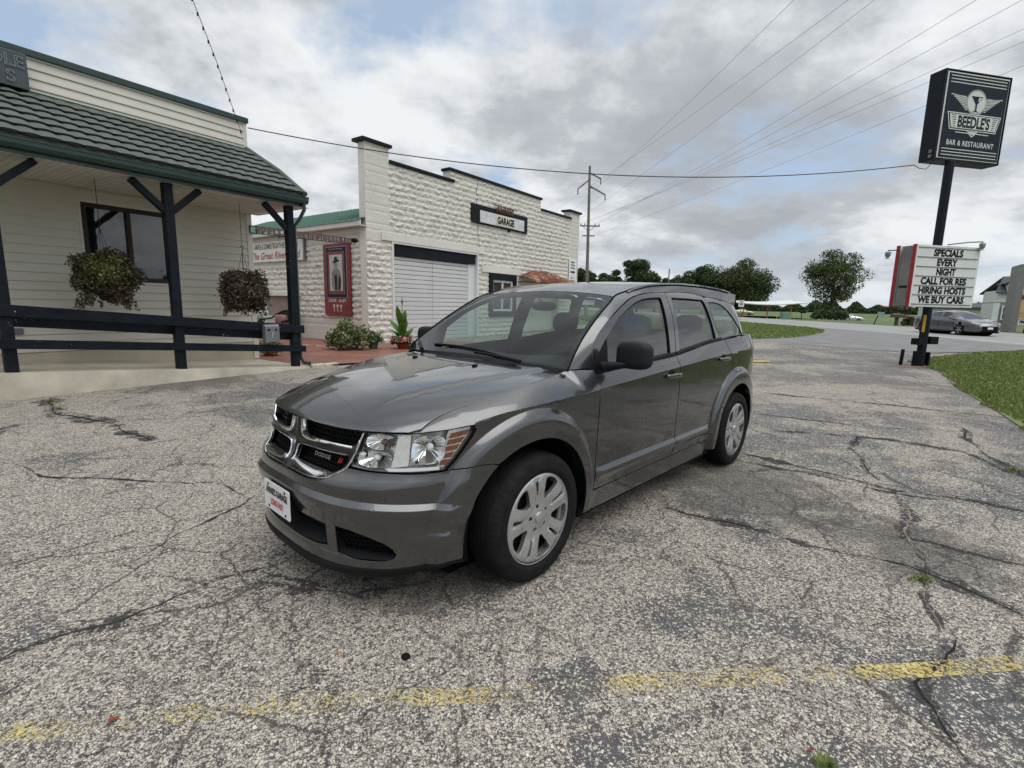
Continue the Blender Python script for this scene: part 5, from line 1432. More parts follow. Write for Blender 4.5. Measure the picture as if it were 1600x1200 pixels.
    full = full + [(-u, z) for u, z in full[::-1] if u > 0]
    hs = [q for q in OPR] + [[(-u, z) for u, z in q[::-1]] for q in OPR]
    gr = panel('grille', full, lambda u, z: hull(u, z, -.006 + .012 * math.exp(-(min(abs(u), abs(z - .79) * 2) / .05) ** 2)), DCHROME, car, holes=hs, h=.02, depth=.035)
    MB().grid(back(-.075, -.80, .80, .62, .91), 30, 6).build('grille_backing', GAP, gr, local=True, recalc=False)
    honey('grille_mesh', -.76, .76, .645, .888, -.038, .040, BLK, gr, rad=.0036)
    # chrome trims hugging the openings (ribbons of varying width)
    def ribbon(pts, wds, off, nm, closed=False):
        P = [Vector(hull(u, z, off)) for u, z in pts]; g = MB(); n = len(P); k = 0; ring = []
        for i in range(n):
            d = (P[(i + 1) % n] - P[i - 1]) if closed or 0 < i < n - 1 else (P[1] - P[0] if i == 0 else P[-1] - P[-2])
            u, z = pts[i]; e = 1e-3
            nn = (Vector(hull(u + e, z, off)) - Vector(hull(u - e, z, off))).cross(Vector(hull(u, z + e, off)) - Vector(hull(u, z - e, off))).normalized()
            if nn.x < 0: nn = -nn
            sd = d.normalized().cross(nn).normalized(); wv = wds[i] if isinstance(wds, list) else wds
            ring.append([P[i] - sd * wv / 2 - nn * .006, P[i] - sd * wv * .42 + nn * .005, P[i] + nn * .009, P[i] + sd * wv * .42 + nn * .005, P[i] + sd * wv / 2 - nn * .006])
        V = [q for r_ in ring for q in r_]
        F = []
        for i in range(n if closed else n - 1):
            a, b = i * 5, ((i + 1) % n) * 5
            for j in range(4): F.append((a + j, b + j, b + j + 1, a + j + 1))
        if not closed: F += [(0, 1, 2, 3, 4), tuple((n - 1) * 5 + j for j in (4, 3, 2, 1, 0))]
        g.add(V, F); return g.build(nm, CHROME, gr, local=True, smooth=True)
    def sm(P, k=5):
        """catmull-rom through the points"""
        o = []
        for i in range(len(P) - 1):
            p0 = P[max(i - 1, 0)]; p1 = P[i]; p2 = P[i + 1]; p3 = P[min(i + 2, len(P) - 1)]
            for j in range(k):
                t = j / k
                o.append(tuple(.5 * (2 * p1[c] + (p2[c] - p0[c]) * t + (2 * p0[c] - 5 * p1[c] + 4 * p2[c] - p3[c]) * t * t + (3 * p1[c] - p0[c] - 3 * p2[c] + p3[c]) * t ** 3) for c in range(len(p1))))
        o.append(tuple(P[-1])); return o
    for sg in (1, -1):
        A = sm([(.078, .884, .030), (.088, .850, .030), (.100, .823, .027), (.160, .807, .024), (.30, .806, .018), (.487, .812, .014), (.682, .811, .014)])
        ribbon([(u * sg, z) for u, z, _ in A], [q[2] for q in A], .004, 'chrome_trim')
        A = sm([(.648, .772, .007), (.403, .771, .007), (.2, .768, .007), (.09, .762, .008), (.058, .745, .012), (.052, .71, .014), (.048, .676, .014)])
        ribbon([(u * sg, z) for u, z, _ in A], [q[2] for q in A], .004, 'chrome_trim')
        A = sm([(.035, .672, .018), (.08, .680, .024), (.18, .674, .030), (.30, .670, .032), (.42, .668, .030), (.500, .676, .018)])
        ribbon([(u * sg, z) for u, z, _ in A], [q[2] for q in A], .004, 'chrome_trim')
        A = sm([(.742, .880, .012), (.712, .81, .012), (.665, .728, .012), (.63, .700, .012), (.58, .672, .010), (.52, .656, .008), (.36, .648, .007), (.05, .650, .006)])
        ribbon([(u * sg, z) for u, z, _ in A], [q[2] for q in A], -.004, 'chrome_trim')
    # badge on the lower opening
    bd = MB()
    def bfn(x, y): return Vector(hull(.262 + x, .7235 + y, -.020))
    bd.text('DODGE', (0, 0, 0), (1, 0, 0), (0, 1, 0), .019, bold=.015, sx=2.1, align='LEFT', fn=bfn)
    bd.build('badge_letters', SILV, gr, local=True, recalc=False)
    bd = MB()
    for k in (0, .020):
        q = [(.545 + k, .720), (.556 + k, .720), (.569 + k, .744), (.558 + k, .744)]
        bd.add([hull(u, z, -.018) for u, z in q], [(0, 1, 2, 3)])
    bd.build('badge_stripes', INKR, gr, local=True, recalc=False)
    # ---- number plate
    px_ = 3.872
    pf = Fr((px_, 0, .478), (0, 1, 0), (1, 0, 0))
    pm = MB(); r_ = .012; pts = []
    for cx0, cz0, a0 in ((.1525 - r_, .0765 - r_, 0), (-.1525 + r_, .0765 - r_, 90), (-.1525 + r_, -.0765 + r_, 180), (.1525 - r_, -.0765 + r_, 270)):
        for k in range(4):
            a = R(a0 + 30 * k); pts.append(pf(cx0 + r_ * math.cos(a), .006, cz0 + r_ * math.sin(a)))
    pl = pm.prism(pts, (-.003, 0, 0)).build('number_plate', WHITE_PL, car, local=True)
    tx = MB(); tx.text("ANNIE'S GARAGE", (px_ + .0065, 0, .478 + .012), (0, 1, 0), (0, 0, 1), .034, bold=.035, sx=.74, maxw=.255, lift=.002).build('plate_lettering', INKB, pl, local=True, recalc=False)
    tx = MB(); tx.text("LONG FAST", (px_ + .0065, 0, .478 - .043), (0, 1, 0), (0, 0, 1), .032, bold=.03, sx=.7, maxw=.15, lift=.002).build('plate_lettering', INKR, pl, local=True, recalc=False)
    for a, c in ((-.10, .058), (.10, .058), (-.10, -.060), (.10, -.060)): MB().lathe([(0, .0075), (.003, .0065), (.004, 0.0005)], pf(a, .006, c), (1, 0, 0), 12).build('plate_screw', GREYPL, pl, local=True)
    MB().box(pf, -.11, .11, -.05, .003, -.07, .07).build('plate_bracket', BLK, pl, local=True)
    # ---- headlamps
    lampo = [(.757, .886), (.90, .886), (1.063, .889), (1.14, .893), (1.217, .898), (1.30, .908), (1.336, .910), (1.350, .902), (1.352, .885), (1.340, .860), (1.299, .799), (1.262, .748), (1.225, .706), (1.13, .701), (1.048, .702), (.80, .710), (.672, .718), (.668, .726), (.69, .77), (.722, .82)]
    for sg in (1, -1):
        H_ = lambda o_: (lambda u, z: (lambda p: (p[0], p[1] * sg, p[2]))(hull(u, z, o_)))
        cc = Vector((1.4, 0, .7))
        lens = panel('headlight', lampo, H_(-.006), LENS, car, h=.03, depth=0)
        panel('lamp_bezel', [(u, z) for u, z in lampo], H_(-.004), GAP, lens, h=.03, depth=.012, holes=[[(lp(1.01, u, .975), lp(.80, z, .965)) for u, z in lampo]])
        panel('lamp_housing', [(lp(1.0, u, 1.01), z) for u, z in lampo], H_(-.070), REFL, lens, h=.05, depth=0)
        # silver inner wall
        g = MB(); dl = densify(lampo, .04); n = len(dl)
        V = [H_(-.010)(u, z) for u, z in dl] + [H_(-.070)(u, z) for u, z in dl]
        g.add(V, [(i, (i + 1) % n, n + (i + 1) % n, n + i) for i in range(n)]).build('lamp_wall', REFL, lens, local=True, smooth=True)
        def dish(u0, z0, a, b, dep, e, nm, face=-.012, m_=CHROME):
            def f(i, j):
                t = 2 * PI * j; rr = 1 - i; ca, sa = math.cos(t), math.sin(t)
                x = math.copysign(abs(ca) ** (2 / e), ca) * rr * a; y = math.copysign(abs(sa) ** (2 / e), sa) * rr * b
                flute = .0016 * math.sin(t * 14) * rr
                return Vector(H_(face - dep * (1 - rr * rr) + flute)(u0 + x, z0 + y))
            g = MB().grid(f, 10, 56)
            g.build(nm, m_, lens, local=True, smooth=True, recalc=False)
        dish(.852, .842, .092, .036, .050, 2.4, 'turn_reflector')
        dish(.825, .762, .108, .040, .052, 2.6, 'beam_reflector')
        dish(1.125, .806, .088, .068, .055, 3.0, 'beam_reflector')
        # smooth divider between the bowls and the floor strip
        panel('lamp_divider', [(.955, .876), (1.025, .878), (1.030, .732), (.935, .724)], H_(-.016), REFL, lens, h=.03, depth=.02)
        panel('lamp_floor', [(.90, .722), (1.19, .722), (1.20, .708), (.93, .708)], H_(-.012), WHITE_PL, lens, h=.03, depth=.02)
        for (u0, z0, rr) in ((.865, .838, .013), (.835, .765, .016), (1.135, .815, .018)):
            p = Vector(H_(-.050)(u0, z0)); q = Vector(H_(-.016)(u0, z0))
            MB().lathe([(0, rr), ((q - p).length * .6, rr), ((q - p).length * .9, rr * .7), ((q - p).length, .001)], p, q - p, 12).build('bulb', AMB if z0 > .83 and u0 < 1 else WHITE_PL, lens, local=True, smooth=True)
        for k in range(5):
            ta, tb = k / 5 + .012, (k + 1) / 5 - .035
            def ln(t, rgt): return (lp(1.335, 1.222, t), lp(.893, .722, t)) if rgt else (lp(1.236, 1.192, t), lp(.878, .722, t))
            q = [ln(ta, 0), ln(ta, 1), ln(tb, 1), ln(tb, 0)]
            panel('amber_reflector', q, H_(-.016), AMB, lens, h=.03, depth=.01)
        panel('reflector_surround', [(1.222, .890), (1.340, .902), (1.346, .888), (1.222, .715), (1.185, .715)], H_(-.022), CHROME, lens, h=.03, depth=.01)
    # ---- hood
    def Hs(x, y): return (x, y, H(x, y))
    def hood_front(y):
        a, b = xse(y) - .25, xse(y) + .06
        for _ in range(40):
            m_ = (a + b) / 2
            if H(m_, y) > .893: a = m_
            else: b = m_
        return (a, y)
    def cowl(y): return 2.655 - .225 * y * y
    fr_ = [hood_front(lp(-.655, .655, i / 30)) for i in range(31)]
    sideL = [(3.478, .680), (3.44, .678), (3.398, .680), (3.322, .688), (3.23, .704), (3.112, .728), (2.986, .752), (2.848, .772), (2.70, .774), (2.60, .763), (2.545, .750)]
    rear = [(cowl(y), y) for y in [lp(.725, -.725, i / 20) for i in range(21)]]
    hood = panel('hood', fr_ + sideL + rear + [(x, -y) for x, y in sideL[::-1]], Hs, PAINT, car, h=.03, depth=.018, out_dir=(0, 0, 1))
    for y in (-.30, .30): MB().ellip((2.80, y, H(2.80, y) + .004), (.022, .012, .008), e=2.6, n=6, m=10).build('washer_nozzle', BLK, hood, local=True, smooth=True)
    # cowl
    def cw(a, b):
        y = lp(-.77, .77, a); x = lp(cowl(y) + .02, cowl(y) - .13, b); return Vector((x, y, H(cowl(y), y) - .022 + .02 * b))
    MB().grid(cw, 24, 6).build('wiper_cowl', BLK, car, local=True, smooth=True, recalc=False)
    # fender tops
    lampU = [(1.068, .891), (1.14, .896), (1.217, .901), (1.30, .911), (1.342, .914)]
    outc = [Vector(hull(*q)) for q in lampU]
    xs_ = [3.24, 3.18, 3.10, 3.0, 2.9, 2.8, 2.7, 2.6, 2.5, 2.45, 2.41, 2.37, 2.322]
    outc += [Vector(hull(u_of_x(x, zc(x)), zc(x))) for x in xs_]
    inn = [(3.492, .688), (3.462, .683), (3.42, .684), (3.36, .689), (3.31, .695), (3.24, .707), (3.18, .718), (3.10, .735), (3.0, .755), (2.9, .771), (2.8, .779), (2.7, .780), (2.6, .769), (2.54, .758), (2.48, .790), (2.43, .806), (2.38, .820), (2.322, .834)]
    innc = [Vector((x, y, H(x, y))) for x, y in inn]
    innc[-4:] = [Vector((2.50, .785, 1.108)), Vector((2.44, .800, 1.106)), Vector((2.38, .816, 1.103)), Vector((2.322, .832, 1.098))]
    nC = len(outc)
    def cr(P, t):
        t = min(max(t, 0), .99999) * (len(P) - 1); i = int(t); f = t - i
        p0 = P[max(i - 1, 0)]; p1 = P[i]; p2 = P[i + 1]; p3 = P[min(i + 2, len(P) - 1)]
        return .5 * (2 * p1 + (p2 - p0) * f + (2 * p0 - 5 * p1 + 4 * p2 - p3) * f * f + (3 * p1 - p0 - 3 * p2 + p3) * f ** 3)
    def ftop(sg):
        def f(t, b):
            p = cr(outc, t); q = cr(innc, t); bul = .016 * min(1, (p - q).length / .12)
            v = p.lerp(q, b) + Vector((.15, .55, .8)) * bul * 4 * b * (1 - b) * .5
            return (v.x, v.y * sg, v.z)
        return f
    fd = []
    fend = [(u, z) for u, z in lampU[4:]] + [(u_of_x(x, zc(x)), zc(x)) for x in xs_]
    xe = 2.322
    fo = fend + xz([(xe, .9), (xe, .8), (xe, .7), (xe, .6), (xe, .5), (xe, .40), (xe, .255), (2.42, .250)])
    fo += xz([(WF - RA, .25), (WF - RA, .32)]) + [p for p in arch(WF, RA, 180, 52, 30)]
    fo = [p for p in fo if not (p[1] < .716 and p[0] < 1.5)]
    fo += [(seam_end[0], seam_end[1] + .006), (1.45, .721), (1.375, .723), (1.30, .716), (1.235, .706), (1.272, .748), (1.309, .799), (1.350, .860), (1.362, .888)]
    for sg in (1, -1):
        f_ = panel('fender', fo, (lambda s_: (lambda u, z: (lambda p: (p[0], p[1] * s_, p[2]))(hull(u, z))))(sg), PAINT, car, h=.017, depth=.016, feats=FL, out_dir=(.1, sg, 0))
        g = panel('fender_top', [(0.002, .02), (0.1, 0), (1, 0), (1, 1), (0.1, 1), (0.002, .95)], ftop(sg), PAINT, f_, h=.02, depth=.012, out_dir=(.2, .4 * sg, 1))
    # ---- doors, sills, quarters
    def hs(sg): return lambda u, z: (lambda p: (p[0], p[1] * sg, p[2]))(hull(u, z))
    def gs(sg, off=0.): return lambda s_, z: (lambda p: (p[0], p[1] * sg, p[2]))(G(s_, z, off))
    def belt(xa, xb, n=10, d=0.): return xz([(lp(xa, xb, i / n), zb(lp(xa, xb, i / n)) + d) for i in range(n + 1)])
    HF = 2.312
    dF = belt(1.247, 2.37, 12) + xz([(2.33, .99), (HF, .93), (HF, .8), (HF, .6), (HF, .45), (HF, .357), (2.2, .352), (1.240, .352), (1.238, .45), (1.238, .7), (1.243, 1.0)])
    re_ = []
    for a in range(72, -6, -6):
        x = WR + (RF + .024) / 1.085 * math.cos(R(a)); z = WZ + (RF + .01) * math.sin(R(a)); re_.append((x, max(z, .352)))
    dR = belt(1.235, .285, 8)[::-1]
    dR = xz([(1.231, 1.0), (1.226, .7), (1.226, .45), (1.228, .352)] + [(.75, .352)]) + xz(re_[::-1]) + xz([(.185, .99), (.215, 1.08), (.262, 1.15)]) + belt(.285, 1.235, 8)
    wF = [(2.262, 1.108), (2.15, 1.262), (2.03, 1.345), (1.932, 1.407), (1.80, 1.463), (1.682, 1.503), (1.57, 1.530), (1.47, 1.541), (1.36, 1.547), (1.285, 1.549), (1.270, 1.540), (1.294, 1.355), (1.322, zb(1.32) + .014), (1.7, zb(1.7) + .014), (2.2, zb(2.2) + .014)]
    oF = [(2.335, 1.088), (2.30, 1.165), (2.278, 1.228), (2.223, 1.287), (2.13, 1.348), (2.023, 1.408), (1.87, 1.478), (1.72, 1.535), (1.60, 1.560), (1.47, 1.577), (1.32, 1.588), (1.168, 1.593), (1.190, 1.355), (1.240, zb(1.24) + .002), (1.5, zb(1.5) + .002), (1.8, zb(1.8) + .002), (2.1, zb(2.1) + .002), (2.30, zb(2.3) + .002)]
    wR_ = [(1.096, 1.542), (1.086, 1.552), (.80, 1.552), (.505, 1.546), (.478, 1.52), (.445, 1.38), (.425, 1.28), (.412, zb(.42) + .014), (.8, zb(.8) + .014), (1.158, zb(1.15) + .014), (1.128, 1.313)]
    oR = [(1.156, 1.593), (.90, 1.602), (.647, 1.601), (.52, 1.592), (.452, 1.572), (.432, 1.50), (.398, 1.339), (.335, 1.25), (.285, zb(.28) + .002), (.6, zb(.6) + .002), (.9, zb(.9) + .002), (1.228, zb(1.22) + .002), (1.178, 1.355)]
    wQ = [(.392, 1.530), (.25, 1.533), (.112, 1.522), (.02, 1.500), (-.078, 1.458), (-.16, 1.40), (-.238, 1.335), (-.345, 1.238), (-.35, 1.225), (0, 1.222), (.24, 1.213), (.33, 1.28), (.372, 1.38)]
    oQ = [(.440, 1.572), (.30, 1.576), (.1, 1.568), (-.1, 1.545), (-.3, 1.515), (-.5, 1.50), (-.62, 1.49), (-.66, 1.35), (-.70, 1.232), (-.4, 1.228), (-.1, 1.225), (.272, zb(.27) + .002), (.32, 1.25), (.385, 1.339), (.420, 1.50)]
    qz = xz([(.205, 1.08), (.172, .99), (.178, .935)])
    qa = [(u, z) for u, z in xz([(WR + (RF + .020) / 1.085 * math.cos(R(a)), WZ + (RF + .004) * math.sin(R(a))) for a in range(72, 0, -6)] + [(.568, .352), (.568, .255)])]
    qo = belt(-1.0, .272, 10)[::-1] + xz([(.25, 1.15)]) + qz + qa + xz([(.44, .25)]) + arch(WR, RA, 0, 180, 36) + xz([(-RA, .25)]) + [(U1 + .70, .25), (U1 + 1.0, .25), (U1 + 1.0, .7), (U1 + .93, .93), (U1 + .90, 1.10), (U1 + .86, 1.19)]
    qo = [p for p in qo if p[0] <= U1 + 1.01]
    b0 = belt(.272, -.55, 10)
    qo = b0 + [(U1 + .62, 1.225), (U1 + .86, 1.215), (U1 + .90, 1.10), (U1 + .93, .93), (U1 + 1.0, .7), (U1 + 1.0, .25), (U1 + .70, .25)] + xz([(-RA, .25)]) + arch(WR, RA, 180, 0, 36) + xz([(.44, .25)]) + qa[::-1] + qz[::-1] + xz([(.25, 1.15)])
    for sg in (1, -1):
        df = panel('front_door', dF, hs(sg), PAINT, car, h=.03, depth=.016, feats=FE, out_dir=(0, sg, 0))
        panel('window_frame', oF, gs(sg), PAINT, df, h=.03, depth=.014, holes=[wF])
        panel('side_window', wF, gs(sg, -.012), SDG, df, h=.05, depth=0)
        dr = panel('rear_door', dR, hs(sg), PAINT, car, h=.03, depth=.016, feats=FE, out_dir=(0, sg, 0))
        panel('window_frame', oR, gs(sg), PAINT, dr, h=.03, depth=.014, holes=[wR_])
        panel('side_window', wR_, gs(sg, -.012), SDG, dr, h=.05, depth=0)
        q = panel('rear_quarter', qo, hs(sg), PAINT, car, h=.017, depth=.016, feats=FL, out_dir=(-.1, sg, 0))
        panel('quarter_pillar', oQ, gs(sg), PAINT, q, h=.03, depth=.014, holes=[wQ])
        panel('quarter_window', wQ, gs(sg, -.006), SDG, q, h=.05, depth=0)
        # black seals round the glass
        for wpts, par in ((wF, df), (wR_, dr), (wQ, q)):
            sl_ = MB(); dd = densify(wpts, .03); sl_.tube([gs(sg, -.006)(*p) for p in dd + dd[:1]], .0065, 6, cap=False); sl_.build('window_seal', GAP, par, local=True, smooth=True)
        # belt moulding
        for (xa, xb, par) in ((1.245, 2.33, df), (.29, 1.232, dr)):
            g = MB(); n = 16; V = []
            for i in range(n + 1):
                x = lp(xa, xb, i / n); z = zb(x); y = gy(z) - .022 * max(0, (x - 1.2)) ** 2 - .030 * max(0, (.6 - x) / .7) ** 1.5
                for dy, dz in ((-.01, -.004), (.008, -.003), (.010, .006), (.004, .022), (-.012, .026)): V.append((x, (y + dy) * sg, z + dz))
            g.add(V, [(i * 5 + j, (i + 1) * 5 + j, (i + 1) * 5 + j + 1, i * 5 + j + 1) for i in range(n) for j in range(4)])
            g.build('belt_moulding', BLK, par, local=True, smooth=True)
        # sill
        so = xz([(.62, .345), (1.2, .345), (2.30, .345)]) ; 
        so = xz([(lp(.60, 2.315, i / 12), .344) for i in range(13)] + [(2.43, .240), (2.43, .215), (.46, .215), (.46, .24)])
        panel('sill', xz([(lp(.578, 2.312, i / 12), .344) for i in range(13)] + [(2.312, .215), (.578, .215)]), hs(sg), PAINT, car, h=.04, depth=.02)
        # handles
        for xa, xb, z0, par in ((1.23, 1.50, .988, df), (.262, .51, 1.047, dr)):
            xm = (xa + xb) / 2; y = hull(u_of_x(xm, z0), z0)[1]
            f_ = Fr((xm, (y + .022) * sg, z0), (1, 0, .03), (0, sg, 0))
            hd = MB().ellip((0, 0, 0), ((xb - xa) / 2 - .03, .012, .018), f_, 3.0, 8, 24)
            hd.ellip((-.095, -.008, 0), (.022, .016, .016), f_, 2.5, 6, 12).ellip((.095, -.008, 0), (.022, .016, .016), f_, 2.5, 6, 12)
            hd.build('door_handle', PAINT, par, local=True, smooth=True)
            f2 = Fr((xm + .01, (y + .0015) * sg, z0 + .012), (1, 0, .03), (0, sg, 0))
            MB().ellip((0, 0, 0), (.060, .004, .028), f2, 2.2, 6, 20).build('handle_cup', GAP, par, local=True, smooth=True)
        # mirror
        ms = MB(); mo = [(2.352, 1.075), (2.318, 1.145), (2.262, 1.165), (2.128, 1.278), (2.165, 1.075), (2.20, 1.062), (2.30, 1.055)]
        mi = panel('mirror', mo, gs(sg, .006), BLK, car, h=.03, depth=.02)
        f_ = Fr((2.14, 1.0 * sg, 1.192), (1, -.10 * sg, .03), (.10 * 1, sg, 0), (-.05, 0, 1))
        MB().ellip((0, 0, 0), (.062, .112, .083), f_, 3.6, 20, 40).build('mirror_cap', GREYPL, mi, local=True, smooth=True)
        MB().ellip((-.052, 0, 0), (.014, .096, .066), f_, 3.6, 8, 30).build('mirror_glass', CHROME, mi, local=True, smooth=True)
        st = MB().tube([(2.26, .845 * sg, 1.120), (2.245, .89 * sg, 1.126), (2.20, .95 * sg, 1.132), (2.15, 1.0 * sg, 1.13)], [.030, .026, .020, .016], 12)
        st.ellip((2.262, .868 * sg, 1.122), (.034, .022, .026), n=8, m=14, e=2.5)
        st.build('mirror_arm', BLK, mi, local=True, smooth=True)
        # tail lamp
        tl = [(U1 + .87, 1.19), (U1 + 1.15, 1.18), (U1 + 1.18, .95), (U1 + .94, .93), (U1 + .91, 1.08)]
        panel('tail_light', tl, (lambda s_: (lambda u, z: (lambda p: (p[0], p[1] * s_, p[2]))(hull(u, z, .009))))(sg), RED, car, h=.04, depth=.02)
        # wheel housing
        for xw in (WF, WR):
            def wh(a, b):
                an = R(lp(-14, 194, a)); return Vector((xw + .453 * math.copysign(min(abs(math.cos(an)) , 1), math.cos(an)), lp(.52, .845, b) * sg, max(WZ + .453 * math.sin(an), .25)))
            g = MB().grid(wh, 30, 4)
            g.lathe([(0, .001), (0, .46)], (xw, .52 * sg, WZ), (0, 1, 0), 24)
            g.build('wheel_housing', GAP, car, local=True, smooth=True, recalc=False)
    # fuel flap outline on the left quarter
    ff = [(u_of_x(.06 + .075 * math.copysign(abs(math.cos(t)) ** .6, math.cos(t)), .985), .985 + .075 * math.copysign(abs(math.sin(t)) ** .6, math.sin(t))) for t in [2 * PI * i / 40 for i in range(41)]]
    MB().tube([hull(u, z, -.001) for u, z in ff], .0026, 4, cap=False).build('fuel_flap_gap', GAP, car, local=True)
    # ---- roof, pillars, rear
    yr = .645
    rf = panel('roof', [(lp(-yr, yr, i / 12), .0) for i in range(13)] + [(lp(yr, -yr, i / 12), 1.) for i in range(13)], ROOF, PAINT, car, h=.03, depth=.01, out_dir=(0, 0, 1))
    pts = []
    for i in range(17): y = lp(-.780, .780, i / 16); pts.append((y, 1.146 - .033 * (y / .78) ** 2))
    ys = [lp(.645, -.645, i / 16) for i in range(17)]
    wt = [(y, wtop(y)[1] - .004) for y in ys]
    sideW = [(WE(z) - .004, z) for z in (1.17, 1.24, 1.32, 1.40, 1.48)]
    wso = pts + sideW + wt + [(-y, z) for y, z in sideW[::-1]]
    ws = panel('windscreen', wso, Wn, WSG, car, h=.04, depth=0, out_dir=(1, 0, .6))
    inner = [(y * .955, lp(1.34, z, .94)) for y, z in wso]
    panel('frit_band', wso, lambda y, z: Wn(y, z, -.003), GAP, ws, h=.05, depth=0, holes=[inner], out_dir=(1, 0, .6))
    # inner curve up the windscreen side then along the roof ditch; outer along the door seam
    Ic = [Vector(Wn(WE(z), z)) for z in (1.112, 1.17, 1.24, 1.30, 1.38, 1.45, 1.51)]
    xt = wtop(yr)[0]
    Ic += [Vector((x, yr, RZ(x, yr))) for x in (xt - .03, xt - .16, xt - .30, xt - .50, .95, .65, .40, .15, -.10, xrear(yr))]
    Oc = [Vector(G(2.318, 1.108)), Vector(G(2.300, 1.170)), Vector(G(2.282, 1.228)), Vector(G(2.229, 1.290)), Vector(G(2.136, 1.353)), Vector(G(2.028, 1.413)), Vector(G(1.875, 1.484)),
          Vector(G(1.724, 1.541)), Vector(G(1.600, 1.566)), Vector(G(1.47, 1.583)), Vector(G(1.25, 1.594)), Vector(G(.95, 1.604)), Vector(G(.65, 1.606)), Vector(G(.40, 1.582)), Vector(G(.12, 1.574)), Vector(G(-.12, 1.548)), Vector(G(-.42, 1.505))]
    nI = len(Ic)
    def strip(sg):
        def f(t, b):
            p = cr(Ic, t); q = cr(Oc, t); d = (p - q).length
            v = p.lerp(q, b) + Vector((.25 if t < .42 else 0, .75, .65)) * (.11 * d * b * (1 - b))
            return (v.x, v.y * sg, v.z)
        return f
    for sg in (1, -1):
        panel('roof_pillar', [(i / 40, 0) for i in range(41)] + [(1 - i / 40, 1) for i in range(41)], strip(sg), PAINT, car, h=.02, depth=.008, out_dir=(.1, .7 * sg, .7))
        g = MB(); g.tube([Vector((p.x, (p.y) * sg, p.z + .000)) for p in [cr(Ic, i / 60) for i in range(61)]], .0065, 6)
        g.build('roof_ditch_trim', GAP, car, local=True, smooth=True)
        # low roof rail cover
        g = MB(); V = []; n = 40
        for i in range(n + 1):
            t = lp(.50, .965, i / n); p = cr(Ic, t); hh = .006 * min(1, min(i, n - i) / 5)
            for dy, dz in ((-.016, -.003), (-.012, hh), (.012, hh * .9), (.020, -.006)): V.append((p.x, (p.y + dy) * sg, p.z + dz))
        g.add(V, [(i * 4 + j, (i + 1) * 4 + j, (i + 1) * 4 + j + 1, i * 4 + j + 1) for i in range(n) for j in range(3)])
        g.build('roof_rail', PAINT, car, local=True, smooth=True)
    # tailgate top between roof and glass
    def spo(a, b):
        y = lp(-.63, .63, a); ya = min(max(y, -yr), yr)
        p = Vector((xrear(ya), ya, RZ(xrear(ya), ya)))
        s_ = -.1 - .75 * (PI / 2) * (1 - abs(y) / .63 * .73); q = Vector(G(s_, 1.50)); q.y = math.copysign(q.y, y)
        return p.lerp(q, b) + Vector((-.05, 0, .015)) * math.sin(PI * b)
    MB().grid(spo, 40, 8).build('tailgate_spoiler', PAINT, car, local=True, smooth=True, recalc=False)
    def rg(a, b):
        sgn = 1 if a >= .5 else -1; k = abs(a - .5) * 2
        s_ = -.1 - .75 * lp(PI / 2, .62, k); p = G(s_, lp(1.20, 1.51, b), -.004); return Vector((p[0], p[1] * sgn, p[2]))
    MB().grid(rg, 40, 6).build('rear_window', SDG, car, local=True, smooth=True, recalc=False)
    def tg(a, b):
        sgn = 1 if a >= .5 else -1; k = abs(a - .5) * 2
        p = hull(lp(U2, U1 + .98, k), lp(.26, 1.22, b)); return Vector((p[0], p[1] * sgn, p[2]))
    MB().grid(tg, 40, 20).build('tailgate', PAINT, car, local=True, smooth=True, recalc=False)
    # ---- inner dark shell so that gaps stay dark
    def liner(sg):
        g = MB()
        for (ua, ub, za, zb2) in ((u_of_x(2.28, .5), u_of_x(.66, .5), .24, 1.02), (u_of_x(-.55, .5), U1 + .9, .32, 1.10)):
            g.grid(lambda a, b: (lambda p: Vector((p[0], p[1] * sg, p[2])))(hull(lp(ua, ub, a), lp(za, zb2, b), -.04)), 24, 6)
        g.grid(lambda a, b: (lambda p: Vector((p[0], p[1] * sg, p[2])))(hull(lp(u_of_x(3.0, .9), u_of_x(-.6, .9), a), lp(.845, .93, b), -.05)), 40, 4)
        g.build('body_liner', GAP, car, local=True, recalc=False)
    liner(1); liner(-1)
    MB().grid(lambda a, b: Vector((lp(2.45, 3.34, a), lp(-.62, .62, b), H(lp(2.45, 3.34, a), lp(-.62, .62, b)) - .05)), 12, 10).build('hood_liner', GAP, car, local=True, recalc=False)
    ub = MB(); ub.box(WORLD, -.9, 3.3, -.52, .52, .20, .28).box(WORLD, .46, 2.43, -.84, .84, .20, .30)
    ub.box(WORLD, 2.95, 3.5, -.5, .5, .28, .60); ub.build('underbody', GAP, car, local=True)
    # ---- cabin
    cb = MB(); cb.box(WORLD, -.45, 2.36, -.78, .78, .30, .34)
    cb.build('cabin_floor', INT, car, local=True)
    def dash(a, b):
        y = lp(-.72, .72, a); prof = [(2.56, 1.06), (2.35, 1.10), (2.12, 1.115), (1.98, 1.09), (1.93, 1.02), (1.98, .80)]
        i = b * 5; k = min(4, int(i)); return Vector((lp(prof[k][0], prof[k + 1][0], i - k) - .25 * y * y, y, lp(prof[k][1], prof[k + 1][1], i - k) + .02 * math.exp(-((y - .37) / .2) ** 2)))
    MB().grid(dash, 24, 20).build('dashboard', INT, car, local=True, smooth=True, recalc=False)
    sw = MB(); f_ = Fr((1.86, .37, 1.03), (0, 1, 0), (-.92, 0, .38), (.38, 0, .92))
    sw.tube([f_(.185 * math.cos(2 * PI * i / 32), 0, .185 * math.sin(2 * PI * i / 32)) for i in range(33)], .015, 8, cap=False)
    sw.box(f_, -.17, .17, .0, .02, -.03, .03).ellip((0, .01, 0), (.07, .03, .06), f_, 2.5, 8, 16)
    sw.build('steering_wheel', BLK, car, local=True, smooth=True)
